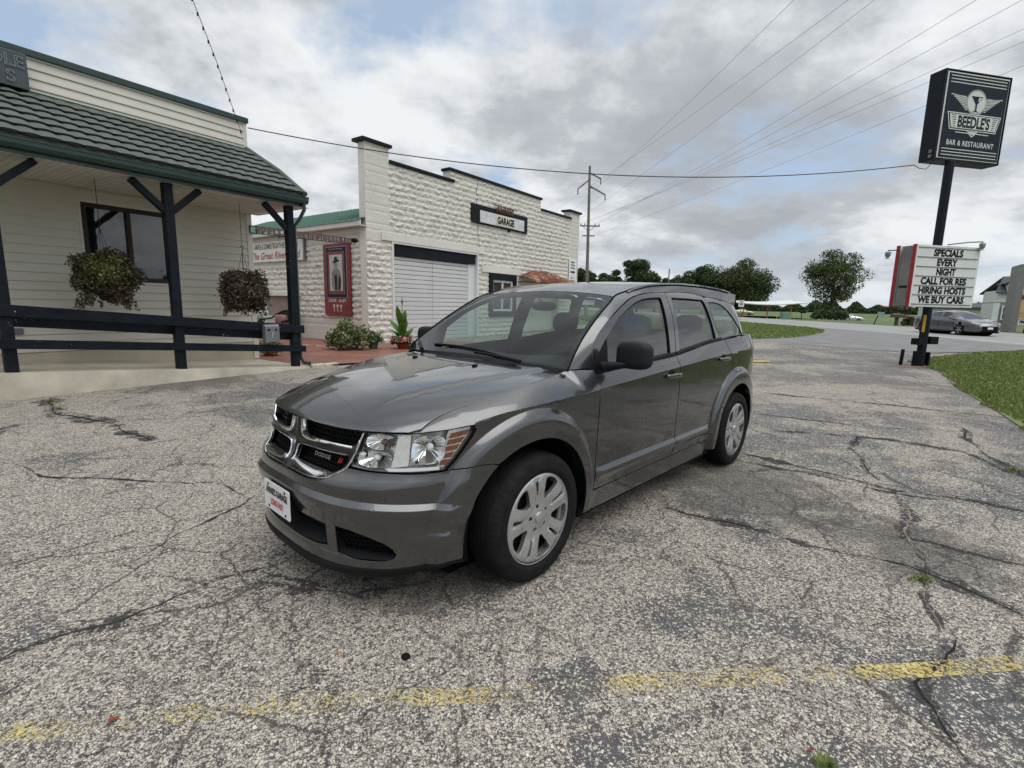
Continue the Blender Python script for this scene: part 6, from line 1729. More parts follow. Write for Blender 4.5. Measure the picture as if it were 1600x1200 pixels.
    def seat(x, y, wd, nm='seat'):
        s_ = MB(); f2 = Fr((x, y, .50), (1, 0, 0), (0, 1, 0), (0, 0, 1))
        s_.ellip((.18, 0, .05), (.27, wd / 2, .10), f2, 3.5, 12, 24)
        fb = Fr((x - .08, y, .55), (1, 0, .2), (0, 1, 0), (-.22, 0, .975))
        s_.ellip((0, 0, .34), (.08, wd / 2 * .95, .36), fb, 3.2, 14, 24)
        o = s_.build(nm, INT, car, local=True, smooth=True)
        for dy in ((0,) if wd < .7 else (-.42, .42)):
            MB().ellip((0, dy, .79), (.055, .135, .095), fb, 2.9, 12, 20).build('headrest', INT, o, local=True, smooth=True)
            for k in (-.06, .06): MB().tube([fb(0, dy + k, .62), fb(0, dy + k, .76)], .006, 6).build('headrest_post', CHROME, o, local=True)
    seat(1.28, .37, .52); seat(1.28, -.37, .52); seat(.36, 0, 1.25, 'rear_bench')
    pl_ = MB()
    for sg in (1, -1):
        for (x0, x1) in ((1.30, 1.17), (.46, .32)):
            pl_.grid(lambda a, b: (lambda p: Vector((p[0], (p[1] - .04) * sg, p[2])))(G(lp(x0, x1, a) - .0, lp(1.1, 1.58, b))), 3, 8)
    pl_.build('pillar_trim', INTG, car, local=True, recalc=False)
    MB().grid(lambda a, b: Vector((lp(1.62, -.5, b), lp(-.56, .56, a), RZ(lp(1.62, -.5, b), .3) - .05)), 6, 10).build('headliner', INTG, car, local=True, recalc=False)
    rm = MB().ellip((1.80, 0, 1.47), (.02, .12, .035), e=3, n=10, m=20); rm.tube([(1.80, 0, 1.49), (1.86, 0, 1.52)], .008, 6)
    rm.build('rear_view_mirror', BLK, car, local=True, smooth=True)
    MB().box(Fr((1.775, .40, 1.505), (-.5, 0, .86), (0, 1, 0), (.86, 0, .5)), -.02, .02, -.05, .05, 0, .001).build('windscreen_sticker', WHITE_PL, ws, local=True)
    # ---- wipers
    for (y0, x0, y1, x1, yt, xtip) in ((.50, 2.60, .10, 2.605, -.42, 2.53), (-.48, 2.60, -.62, 2.52, -.74, 2.435)):
        def wp(x, y, h_=.012):
            zq = 1.142 - (2.62 - x - .53 * y * y) / -1.92 if False else None
            z = 1.142 - (x - (2.62 - .22 * y * y)) / 1.92
            return Vector((x, y, max(z, 1.085)) ) + Vector((.6, 0, .8)) * h_
        g = MB(); n = 8
        g.tube([wp(lp(x0, x1, i / n), lp(y0, y1, i / n), .020) for i in range(n + 1)], [.012] * 3 + [.009] * (n - 2), 8)
        g.tube([wp(lp(xtip, x0, i / 12 * .95), lp(yt, y0, i / 12 * .95), .012) for i in range(13)], .008, 6)
        g.tube([wp(lp(xtip, x0, i / 12 * .95), lp(yt, y0, i / 12 * .95), .003) for i in range(13)], .004, 6)
        g.build('wiper', BLK, car, local=True, smooth=True)
    MB().tube([(.05, .30, RZ(.05, .3)), (-.02, .30, RZ(0, .3) + .16)], [.006, .003], 8).build('antenna', BLK, car, local=True)
    # ---- wheels
    def wheel(xw, sg):
        wr = MB()
        prof = [(p_[0] * .94 + .004, p_[1] - (.009 if p_[1] > .30 else .004), *p_[2:]) for p_ in [(-.11, .20), (-.108, .232), (-.118, .27), (-.124, .31), (-.116, .338), (-.100, .352, 1), (-.082, .3585, 1), (-.060, .3605), (-.058, .353), (-.052, .353), (-.050, .361), (-.022, .362), (-.020, .354), (-.012, .354), (-.010, .362),
                (.010, .362), (.012, .354), (.020, .354), (.022, .362), (.050, .361), (.052, .353), (.058, .353), (.060, .3605), (.082, .3585, 1), (.100, .352, 1), (.112, .342, 1), (.119, .325), (.1235, .305), (.1225, .285), (.1245, .280), (.122, .275), (.118, .264), (.110, .254), (.104, .248), (.096, .235)]]
        def md(q, j): return q[1] - (.0045 if j % 3 == 0 else 0)
        c = (xw, .800 * sg, WZ - .002)
        wr.lathe([(q[0] * sg, *q[1:]) for q in prof], c, (0, 1, 0), 192, mod=md)
        w_ = wr.build('wheel', RUB, car, local=True, smooth=True, angle=50)
        # raised sidewall lettering
        g = MB()
        for word, a0 in (('GENERAL', 195), ('GENERAL', 15)):
            def fn(x, y, a0=a0):
                a = R(a0) - x / .295; r = .286 + y
                return Vector((xw + r * math.cos(a) * sg, (.800 + .1242) * sg, WZ + .003 + r * math.sin(a)))
            g.text(word, (0, 0, 0), (1, 0, 0), (0, 1, 0), .020, bold=.02, sx=1.2, fn=fn)
        g.build('sidewall_lettering', GREYPL, w_, local=True, recalc=False)
        MB().lathe([(.0, .002), (.0, .246)], (xw, (.800 + .055) * sg, WZ + .003), (0, 1, 0), 48).build('brake_disc', GAP, w_, local=True)
        MB().lathe([(-.09 * sg, .235), (.04 * sg, .215), (.085 * sg, .238), (.096 * sg, .246), (.1015 * sg, .2505), (.106 * sg, .249), (.104 * sg, .243)], c, (0, 1, 0), 96).build('rim', SILV, w_, local=True, smooth=True)
        def dishy(r):
            return [(.0, .104), (.045, .104), (.075, .098), (.12, .104), (.17, .111), (.215, .113), (.236, .109), (.249, .099)]
        pw = PW(dishy(0))
        def fcov(x, z):
            r = math.hypot(x, z); a = math.degrees(math.atan2(z, x)); k = ((a - 44) % 72) / 72; k = min(k, 1 - k)   # 0 at the big holes
            scal = .007 * sst(.10, .16, r) * sst(.235, .20, r) * math.cos(k * 2 * PI) * -1
            sl = ((a - 80) % 72); sl = min(sl, 72 - sl)
            gro = -.006 * sst(8, 3, sl) * sst(.08, .12, r) * sst(.235, .215, r)
            ped = .012 * sst(.075, .055, r) * 0
            return (xw + x * sg, (.800 + pw(r) + scal + gro + ped) * sg, WZ + .003 + z)
        def pol(q): return [(r * 1.05 * math.cos(R(a)), r * 1.05 * math.sin(R(a))) for r, a in q]
        big = []; holes = []
        for k in range(5):
            A = 44 + 72 * k
            holes.append(pol([(.104, A - 6), (.098, A), (.104, A + 6), (.15, A + 12.5), (.19, A + 15), (.208, A + 14), (.216, A + 8), (.218, A), (.216, A - 8), (.208, A - 14), (.19, A - 15), (.15, A - 12.5)]))
            B = A + 36
            holes.append(pol([(.122, B - 3.0), (.122, B + 3.0), (.20, B + 3.2), (.206, B), (.20, B - 3.2)]))
            holes.append([(.066 * math.cos(R(B)) + .012 * math.cos(t), .066 * math.sin(R(B)) + .012 * math.sin(t)) for t in [2 * PI * i / 10 for i in range(10)]])
        disc = [(.249 * math.cos(2 * PI * i / 90), .249 * math.sin(2 * PI * i / 90)) for i in range(90)]
        panel('wheel_cover', disc, fcov, SILV, w_, h=.0085, depth=.030, holes=holes, out_dir=(0, sg, 0))
        for k in range(5):
            B = 80 + 72 * k; MB().lathe([(0, .0085), (.016 * sg, .0085), (.019 * sg, .006), (.0195 * sg, .0005)], (xw + .066 * math.cos(R(B)) * sg, .872 * sg, WZ + .003 + .066 * math.sin(R(B))), (0, 1, 0), 6).build('lug_nut', DCHROME, w_, local=True)
        MB().lathe([(0, .034), (.007 * sg, .033), (.010 * sg, .028), (.011 * sg, .0005)], (xw, .903 * sg, WZ + .003), (0, 1, 0), 32).build('hub_cap', SILV, w_, local=True, smooth=True)
    for xw in (WF - .012, WR):
        for sg in (1, -1): wheel(xw, sg)
    return car
SUV = build_suv()
# ------------------------------------------------------------------ roadside signs
SBLK = mat('sign_navy_black', (.016, .020, .030), .5, var=.12)
SBLK2 = mat('sign_cabinet_side', (.014, .017, .024), .45, var=.2)
SGRY = mat('sign_pale_grey', (.60, .62, .58), .5, var=.05)
SWHT = mat('reader_white', (.70, .71, .70), .45, var=.05, vscale=3)
SRED = mat('reader_red_edge', (.30, .018, .022), .5, var=.25, vscale=5)
SGM = mat('reader_grey_metal', (.20, .20, .19), .6, .3, var=.2)
PB = Vector((11.44, 14.02, GZ(0, 14)))
_a = R(12.7); sa = Vector((math.cos(_a), math.sin(_a), 0)); sb = Vector((math.sin(_a), -math.cos(_a), 0))
sf = Fr((10.84, 13.85, 0), sa, sb)     # a: along the face to the right, b: towards the lot
ts = empty('pylon_sign', PB, 0, 'tall black pole sign with the winged martini-glass logo at the right', 'sign')
pz = MB(); pz.prism([(PB.x + .112 * math.cos(R(22.5 + 45 * k)), PB.y + .112 * math.sin(R(22.5 + 45 * k)), 0) for k in range(8)], (0, 0, 5.45)); pz.build('pole', SBLK2, ts, bevel=.01)
SW, SH0, SH1, SD = 2.21, 5.44, 7.63, .39
MB().box(sf, 0, SW, -SD, 0, SH0, SH1).build('cabinet', SBLK2, ts, bevel=.012)
fm = MB()
for q in ((.0, .075, SH0, SH1), (SW - .03, SW, SH0, SH1), (.075, SW - .03, SH1 - .03, SH1), (.075, SW - .03, SH0, SH0 + .03)): fm.box(sf, q[0] + .004, q[1] - .004, .001, .022, q[2] + .004, q[3] - .004)
fm.build('face_rim', SBLK2, ts)
MB().box(sf, .085, SW - .06, .001, .010, SH0 + .055, SH1 - .055).build('face_border', SGRY, ts)
MB().box(sf, .135, SW - .075, .011, .015, SH0 + .075, SH1 - .085).build('face_panel', SBLK, ts)
FX = (.135 + SW - .075) / 2; FW = SW - .21
lg = MB(); D0 = .0165
def bar(x0, x1, z0, z1, g=lg, d=D0): g.box(sf, x0, x1, d, d + .002, z0, z1)
for k in range(3):
    bar(FX - .93, FX + .93, SH1 - .155 - k * .075, SH1 - .135 - k * .075); bar(FX - .93, FX + .93, SH0 + .135 + k * .075, SH0 + .155 + k * .075)
CZ = 6.92
def poly(pts, g, d=D0): g.prism([sf(FX + x, d, CZ + z) for x, z in pts], sb * .002)
ring = oval(0, 0, .335, .305, 40)
V = [tuple(sf(FX + x * k, D0 + .001, CZ + z * k)) for k in (1.0, .955) for x, z in ring]
lg.add(V, [(i, (i + 1) % 40, 40 + (i + 1) % 40, 40 + i) for i in range(40)])
poly(oval(0, 0, .305, .275, 36), lg)
for s_ in (1, -1):
    for k in range(9):
        t = k / 8; x1 = lp(.86, .36, t ** .8); z = .085 - k * .037; x0 = .33 if k < 6 else .28
        poly([(s_ * x0, z - .006), (s_ * x1, z + .030 * (1 - t)), (s_ * (x1 - .01), z + .046 * (1 - t) + .012), (s_ * x0, z + .014)], lg)
    poly([(s_ * .36, .115), (s_ * .87, .13), (s_ * .84, .115), (s_ * .37, .098)], lg)
# glass (dark) on the oval
dk = MB()
poly([(-.19, .14), (.19, .14), (.025, -.05), (.025, -.20), (.10, -.235), (-.10, -.235), (-.025, -.20), (-.025, -.05)], dk, D0 + .004)
dk.build('glass_motif', SBLK, ts)
g = MB(); poly([(.055, .115), (.145, .115), (.06, .015), (.04, .03)], g, D0 + .008); g.build('glass_highlight', SGRY, ts)
# banner
poly([(-.90, -.29), (.90, -.29), (.78, -.71), (-.78, -.71)], lg, D0 + .002)
bk = MB(); poly([(-.865, -.315), (.865, -.315), (.755, -.685), (-.755, -.685)], bk, D0 + .006); bk.build('banner_inset', SBLK, ts)
g = MB(); poly([(-.83, -.335), (.83, -.335), (.735, -.665), (-.735, -.665)], g, D0 + .010); g.build('banner_field', SGRY, ts)
g = MB(); g.text("BEEDLE'S", sf(FX, D0 + .013, CZ - .63), sa, (0, 0, 1), .265, bold=.035, sx=.72, maxw=1.12, lift=.002)
for s_ in (1, -1):
    for k in range(6): x1 = .76 - k * .018; g.box(sf, FX + min(s_ * .61, s_ * x1), FX + max(s_ * .61, s_ * x1), D0 + .013, D0 + .015, CZ - .375 - k * .052, CZ - .36 - k * .052)
g.build('name_lettering', SBLK, ts)
poly([(-.56, -.755), (-.10, -.755), (0, -.825), (.10, -.755), (.56, -.755), (.56, -.775), (.12, -.775), (0, -.86), (-.12, -.775), (-.56, -.775)], lg)
poly([(-.20, -.72), (.20, -.72), (0, -.80)], lg, D0 + .002)
lg.build('logo_lines', SGRY, ts)
g = MB(); g.text("BAR & RESTAURANT", sf(FX, D0, CZ - 1.085), sa, (0, 0, 1), .125, bold=.02, sx=.9, maxw=1.62, lift=.002, spacing=1.1); g.build('tagline', SGRY, ts, recalc=False)
for z in (5.66, 5.54): MB().box(sf, -.012, .0, -.13, -.05, z - .04, z + .04).build('service_plate', SGM, ts)
g = MB(); g.tube([Vector((10.58, 14.12, 5.36)), Vector((10.70, 14.1, 5.28)), Vector((10.86, 14.05, 5.24)), Vector((10.95, 14.0, 5.40))], .009, 6); g.build('drip_loop', CHAIN, ts)
# reader board on the same pole
rb = empty('reader_board', sf(.9, .1, 1.65), 0, 'white changeable-letter board with red edges on the pole, reading SPECIALS EVERY NIGHT', 'sign')
rf_ = Fr((10.645, 13.70, 0), sa, sb); RW, RZ0, RZ1 = 2.20, 1.64, 3.27
for b0, nm in ((0, 1), (-.46, 0)):
    MB().box(rf_, 0, RW, b0 - .075, b0, RZ0, RZ1).build('panel', SWHT, rb, bevel=.006)
    MB().box(rf_, -.022, -.001, b0 - .085, b0 + .010, RZ0 - .01, RZ1 + .01).build('red_edge', SRED, rb)
MB().box(rf_, -.005, RW, -.385, -.076, RZ0 + .03, RZ1 - .02).build('core', SGM, rb)
MB().box(rf_, -.012, -.0055, -.34, -.12, RZ0 + .50, RZ0 + .56).build('latch', BLK, rb)
g = MB(); RH = RZ1 - RZ0 - .14
for k in range(7): z = RZ1 - .065 - k * RH / 6; g.box(rf_, .07, RW - .07, .001, .016, z - .008, z + .008)
g.build('letter_track', SGM, rb)
for k, s_ in enumerate(('SPECIALS', 'EVERY', 'NIGHT', 'CALL FOR RES', 'HIRING HOSTS', 'WE BUY CARS')):
    z = RZ1 - .065 - (k + 1) * RH / 6 + .040; w_ = (1.06, .70, .66, 1.62, 1.62, 1.60)[k]
    g = MB(); g.text(s_, rf_(RW / 2 - (.0 if k < 3 else .03), .0, z), sa, (0, 0, 1), .172, bold=.05, sx=1.0, maxw=w_, lift=.004); g.build('letters', INKB, rb, recalc=False)
# floodlights on arms
for s_, nm in ((1, 'floodlight on the long arm reaching right of the reader board'), (-1, 'floodlight on the short arm reaching left behind the reader board')):
    f0 = empty('floodlight', rf_(RW if s_ > 0 else 0, .2, 3.3), 0, nm, 'lamp', 'floodlights on the sign pole')
    x0, x1, z0, z1 = ((1.0, 2.12, 3.30, 3.42) if s_ > 0 else (.3, -.34, 3.22, 3.14))
    bb = .02 if s_ > 0 else -.55
    MB().tube([rf_(x0, bb, z0), rf_(lp(x0, x1, .6), bb + .03, lp(z0, z1, .75)), rf_(x1, bb + .05, z1)], .016, 8).build('arm', GREYBOX, f0, smooth=True)
    q = rf_(x1, bb + .05, z1 - .02)
    MB().lathe([(0, .02), (-.03, .07), (-.07, .075), (-.075, .05), (-.10, .07), (-.14, .06), (-.15, .03), (-.20, .055), (-.21, .001)], q, (0, 0, 1), 18).build('lamp_head', STEEL, f0, smooth=True)
# black ballast / mail boxes on the pole, yellow sleeve, bollards
T(MB().box(Fr(PB + Vector((0, 0, 0)), sa, sb), -.30, -.12, -.1, .14, .60, .78).build('junction_box', BLK, None, bevel=.012), 'black box fixed to the left of the sign pole at knee height', 'box')
T(MB().box(Fr(PB, sa, sb), .12, .40, -.14, .12, .62, .83).build('junction_box', BLK, None, bevel=.012), 'black box fixed to the right of the sign pole at knee height', 'box')
T(MB().box(Fr(PB, sa, sb), -.128, -.114, .02, .09, .95, 1.42).build('yellow_strip', mat('safety_yellow', (.60, .38, .03), .5), None), 'narrow yellow strip on the left side of the sign pole', 'strip')
for dx, dy, h, lab in ((-.36, .22, .45, 'short black bollard standing free left of the sign pole'), (-.16, -.02, .42, 'flat black post against the left foot of the sign pole'), (.16, -.03, .40, 'flat black post against the right foot of the sign pole')):
    c = Vector((PB.x + dx, PB.y + dy, 0)); g = MB()
    if dx == -.36: g.lathe([(0, .045), (h - .02, .045), (h, .035), (h, .001)], c, (.04, 0, 1), 14)
    else: g.box(Fr(c, sa, sb), -.025, .025, -.07, .07, 0, h)
    T(g.build('bollard', BLK, None, bevel=0 if dx == -.36 else .008, smooth=dx == -.36), lab, 'bollard', 'bollards round the sign pole')
T(MB().box(Fr((7.0, 14.05, 0), (1, .2, 0), (-.2, 1, 0)), -.28, .28, -.06, .06, 0, .05).build('parking_bump', mat('yellow_kerb', (.55, .42, .12), .7, var=.3), None, bevel=.02), 'yellow parking stop behind the parked car', 'parking stop')
T(ribbon_flat('soil_patch', [(10.4, 13.75), (11.0, 13.70), (11.6, 13.85)], .35, mat('bare_soil', (.17, .125, .085), .95, var=.4, vscale=9, bump=.5), .008, 77), kind='structure')
# ------------------------------------------------------------------ power poles and lines
WOODP = mat('weathered_pole_wood', (.16, .145, .13), .85, var=.3, vscale=4, bump=.4, bscale=20)
WIRE = mat('wire', (.16, .165, .17), .6, .3, var=0)
ARMS = [((8.02, 60, 16.05), (9.62, 60, 15.55)), ((7.05, 60, 14.55), (8.1, 60, 15.3)), ((10.16, 60, 13.9), (8.35, 60, 14.9))]
pp = empty('power_pole', (8.6, 60, .2), 0, 'tall wooden power pole with staggered arms behind the garage', 'utility pole')
MB().tube([(8.62, 60, 0), (8.30, 60, 17.1)], [.21, .13], 12).build('pole', WOODP, pp, smooth=True)
for (tip, root) in (((9.62, 60, 15.75), (8.33, 60, 16.35)), ((7.05, 60, 14.60), (8.35, 60, 15.65)), ((10.20, 60, 14.0), (8.38, 60, 14.95))):
    a_m = MB().beam(tip, root, .12, .14).build('cross_arm', WOODP, pp)
    t = Vector(tip); MB().lathe([(0, .05), (-.1, .09), (-.2, .05), (-.3, .09), (-.4, .05), (-.5, .09), (-.62, .04)], t, (0, 0, 1), 10).build('insulator', SGM, a_m)
MB().beam((8.36, 60, 14.8), (9.4, 60, 14.45), .06, .06).beam((8.33, 60, 15.7), (7.6, 60, 14.95), .06, .06).build('arm_brace', WOODP, pp)
low = MB().beam((7.45, 60, 10.55), (9.75, 60, 10.55), .12, .14).build('cross_arm', WOODP, pp)
MB().beam((8.45, 60, 9.9), (7.8, 60, 10.5), .05, .05).beam((8.45, 60, 9.9), (9.2, 60, 10.5), .05, .05).build('arm_brace', WOODP, pp)
MB().beam((7.75, 60, 9.45), (9.2, 60, 9.45), .10, .12).build('cross_arm', WOODP, pp)
for x in (7.55, 8.0, 9.2, 9.65): MB().lathe([(0, .03), (.10, .06), (.2, .05), (.22, .02)], (x, 60, 10.62), (0, 0, 1), 10).build('insulator', SGM, low)
WL_ = [((9.60, 60, 15.15), (12.97, 26.38, 16.0)), ((7.05, 60, 14.0), (15.49, 26.29, 16.0)), ((10.2, 60, 13.4), (16.70, 26.24, 16.)), ((9.65, 60, 10.85), (15.47, 18.89, 12.)), ((9.2, 60, 10.85), (16.98, 18.84, 12.)), ((8.0, 60, 10.85), (18.78, 20.56, 12.)), ((7.55, 60, 10.85), (19.67, 21.44, 12.)), ((9.1, 60, 9.5), (21.56, 23.32, 12.))]
for i, (p, q) in enumerate(WL_):
    p, q = Vector(p), Vector(q); d = q - p; P = []
    for k in range(25): t = lp(-1.1, 2.0, k / 24); v = p + d * t; P.append(v + Vector((0, 0, -.35 + .9 * (t - .45) ** 2 * (1 if t > 0 else 2.0)) if 0 <= t <= 1 else (0, 0, .35 * max(0, t - 1)) if t > 1 else (0, 0, 0)))
    P = [p + d * t + Vector((0, 0, -.8 * max(0, t) * max(0, 1 - t))) for t in [lp(-1.1, 2.0, k / 31) for k in range(32)]]
    T(MB().tube(P, .009 if i < 3 else .007, 5).build('power_line', WIRE, None), ('thick upper power line, %s of the three highest' % ('leftmost', 'middle', 'rightmost')[i]) if i < 3 else ('lower power line, %s from the top of the frame to the pole cross-arm' % ('leftmost', 'second', 'third', 'fourth', 'lowest')[i - 3]), 'power line', 'power lines running to the tall pole')
p2 = empty('power_pole', (26.5, 96, .2), 0, 'smaller wooden pole standing before the dense round trees', 'utility pole')
MB().tube([(29.0, 96, 0), (29.0, 96, 8.6)], [.14, .10], 10).build('pole', WOODP, p2)
# ------------------------------------------------------------------ trees
BARK = mat('bark', (.07, .058, .045), .9, var=.3, bump=.4)
LTREE = m_leaf('tree_leaves', [(.15, (.018, .032, .012)), (.45, (.042, .066, .023)), (.7, (.07, .10, .036)), (.92, (.12, .15, .055))], .6, .18)
LTREE2 = m_leaf('tree_leaves_yellower', [(.15, (.026, .042, .014)), (.45, (.058, .082, .024)), (.7, (.10, .125, .038)), (.92, (.17, .185, .07))], .6, .2)
def tree(x, y, h, rx, zlo, n, m, lab, seed, clumps=34, dens=1.0, trunk=True, group='trees beyond the road', leaf=.34, top_bias=.0, gz_=None, gap=0., shape=None):
    rg = np.random.default_rng(seed); rr = random.Random(seed); z0 = GZ(x, y) - .1
    e = empty('tree', (x, y, z0), 0, lab, 'tree', group)
    cz = (h + zlo) / 2; rz_ = (h - zlo) / 2
    C = []
    for k in range(clumps):
        for _t in range(60):
            d = np.array([rr.gauss(0, 1) for _ in range(3)]); d /= np.linalg.norm(d); q = rr.uniform(.45, .86)
            f = 1.0 if shape is None else shape((d[2] * q + 1) / 2)
            c = np.array([x + d[0] * rx * q * f, y + d[1] * rx * q * f, z0 + cz + d[2] * rz_ * q])
            if all(np.linalg.norm(c - c2[0]) > rx * .22 for c2 in C): break
        C.append((c, rx * rr.uniform(.20, .36)))
    g = MB(); tr_ = .030 * h
    fork = Vector((x, y, z0 + zlo * .9 + .3))
    g.tube([(x, y, z0), (x + .1, y, z0 + zlo * .5), fork, (x, y, z0 + cz), (x + rr.uniform(-.3, .3), y, z0 + h * .85)], [tr_, tr_ * .8, tr_ * .65, tr_ * .4, tr_ * .1], 8)
    for c, r_ in C[::2]:
        b = fork.lerp(Vector((x, y, z0 + cz)), rr.uniform(0, 1)); c_ = Vector(c); mid = b.lerp(c_, .5) + Vector((0, 0, -.1 * rx)); g.tube([b, mid, c_], [tr_ * .35, tr_ * .2, tr_ * .06], 5)
    g.build('trunk', BARK, e, smooth=True)
    per = n // clumps; Q = []
    for c, r_ in C:
        d = rg.normal(size=(per, 3)); d /= np.linalg.norm(d, axis=1)[:, None]; rad = r_ * rg.uniform(.2, 1, per) ** .5 * (1 + .22 * rg.uniform(-1, 1, per) * (rg.uniform(0, 1, per) > .7))
        Q.append(c + d * rad[:, None] * np.array([1.15, 1.15, .85]))
    core = int(n * .18 * dens)
    d = rg.normal(size=(core, 3)); d /= np.linalg.norm(d, axis=1)[:, None]; Q.append(np.array([x, y, z0 + cz]) + d * (rg.uniform(0, 1, core) ** .5)[:, None] * np.array([rx * .7, rx * .7, rz_ * .78]))
    p = np.concatenate(Q); quads_obj('crown', leaf_cloud(rg, len(p), leaf, p, None, 1.3), m, e); return e
tree(67.5, 108, 15.1, 6.0, 2.7, 12500, LTREE2, 'lone loose-crowned tree standing across the road left of the sign pole', 2, clumps=40, dens=.8, leaf=.27, shape=lambda t: 1.15 - .55 * abs(t - .45) * 1.6)
tree(56, 125, 13.6, 7.6, 1.0, 22000, LTREE2, 'broad dense round tree with a yellowish crown right of the parked car roof', 3, clumps=44, leaf=.33)
tree(47.5, 128, 12.4, 5.6, .8, 13000, LTREE, 'medium dark tree in the middle of the group behind the small pole', 4, clumps=30, leaf=.34)
tree(41.0, 126, 10.6, 4.2, .8, 9000, LTREE, 'lower dark tree at the left end of the group behind the parked car roof', 5, clumps=22, leaf=.34)
tree(29.0, 120, 14.0, 4.6, 1.0, 13000, LTREE, 'tall dark ragged tree just right of the power pole', 6, clumps=26, leaf=.34)
tree(23.5, 122, 10.2, 4.2, .6, 9000, LTREE, 'dark tree directly behind the foot of the power pole', 7, clumps=20, leaf=.34)
tree(33.0, 119, 10.0, 3.2, .6, 7000, LTREE, 'narrow dark tree on the right flank of the tall ragged tree', 8, clumps=16, leaf=.34)
tree(17.0, 121, 11.3, 3.6, .6, 8000, LTREE, 'dark tree whose crown shows just right of the garage end pillar', 9, clumps=18, leaf=.34)
rg = np.random.default_rng(77)
# far woods: one mass all round the fields
def woods(name, a0, a1, dist, h, n, size, lab):
    P = []; a = rg.uniform(a0, a1, n); dd = dist * rg.uniform(.96, 1.06, n); prof = h * (.62 + .25 * np.sin(a * 37) * np.sin(a * 91 + 2) + .18 * np.sin(a * 213 + 1)); z = rg.uniform(0, 1, n) ** .8 * prof - 1.0
    pos = np.stack([np.sin(a) * dd, np.cos(a) * dd, z + .2], 1); o = quads_obj(name, leaf_cloud(rg, n, size, pos, None, 1.3), LTREE, None); T(o, lab, 'woods', None, 'stuff')
woods('distant_woods', R(-8), R(62), 560, 13, 52000, 1.9, 'low band of distant woods along the horizon')
woods('distant_woods', R(62), R(352), 170, 12, 30000, 1.9, 'dark band of trees round the rest of the horizon')
T(sheet('crop_field', [(36, 95), (36, 540), (330, 500), (400, 330), (130, 95)], .02, m_grass('crop_green', (.040, .075, .018), (.075, .115, .028), (.15, .165, .05), .035), 14.), kind='structure')
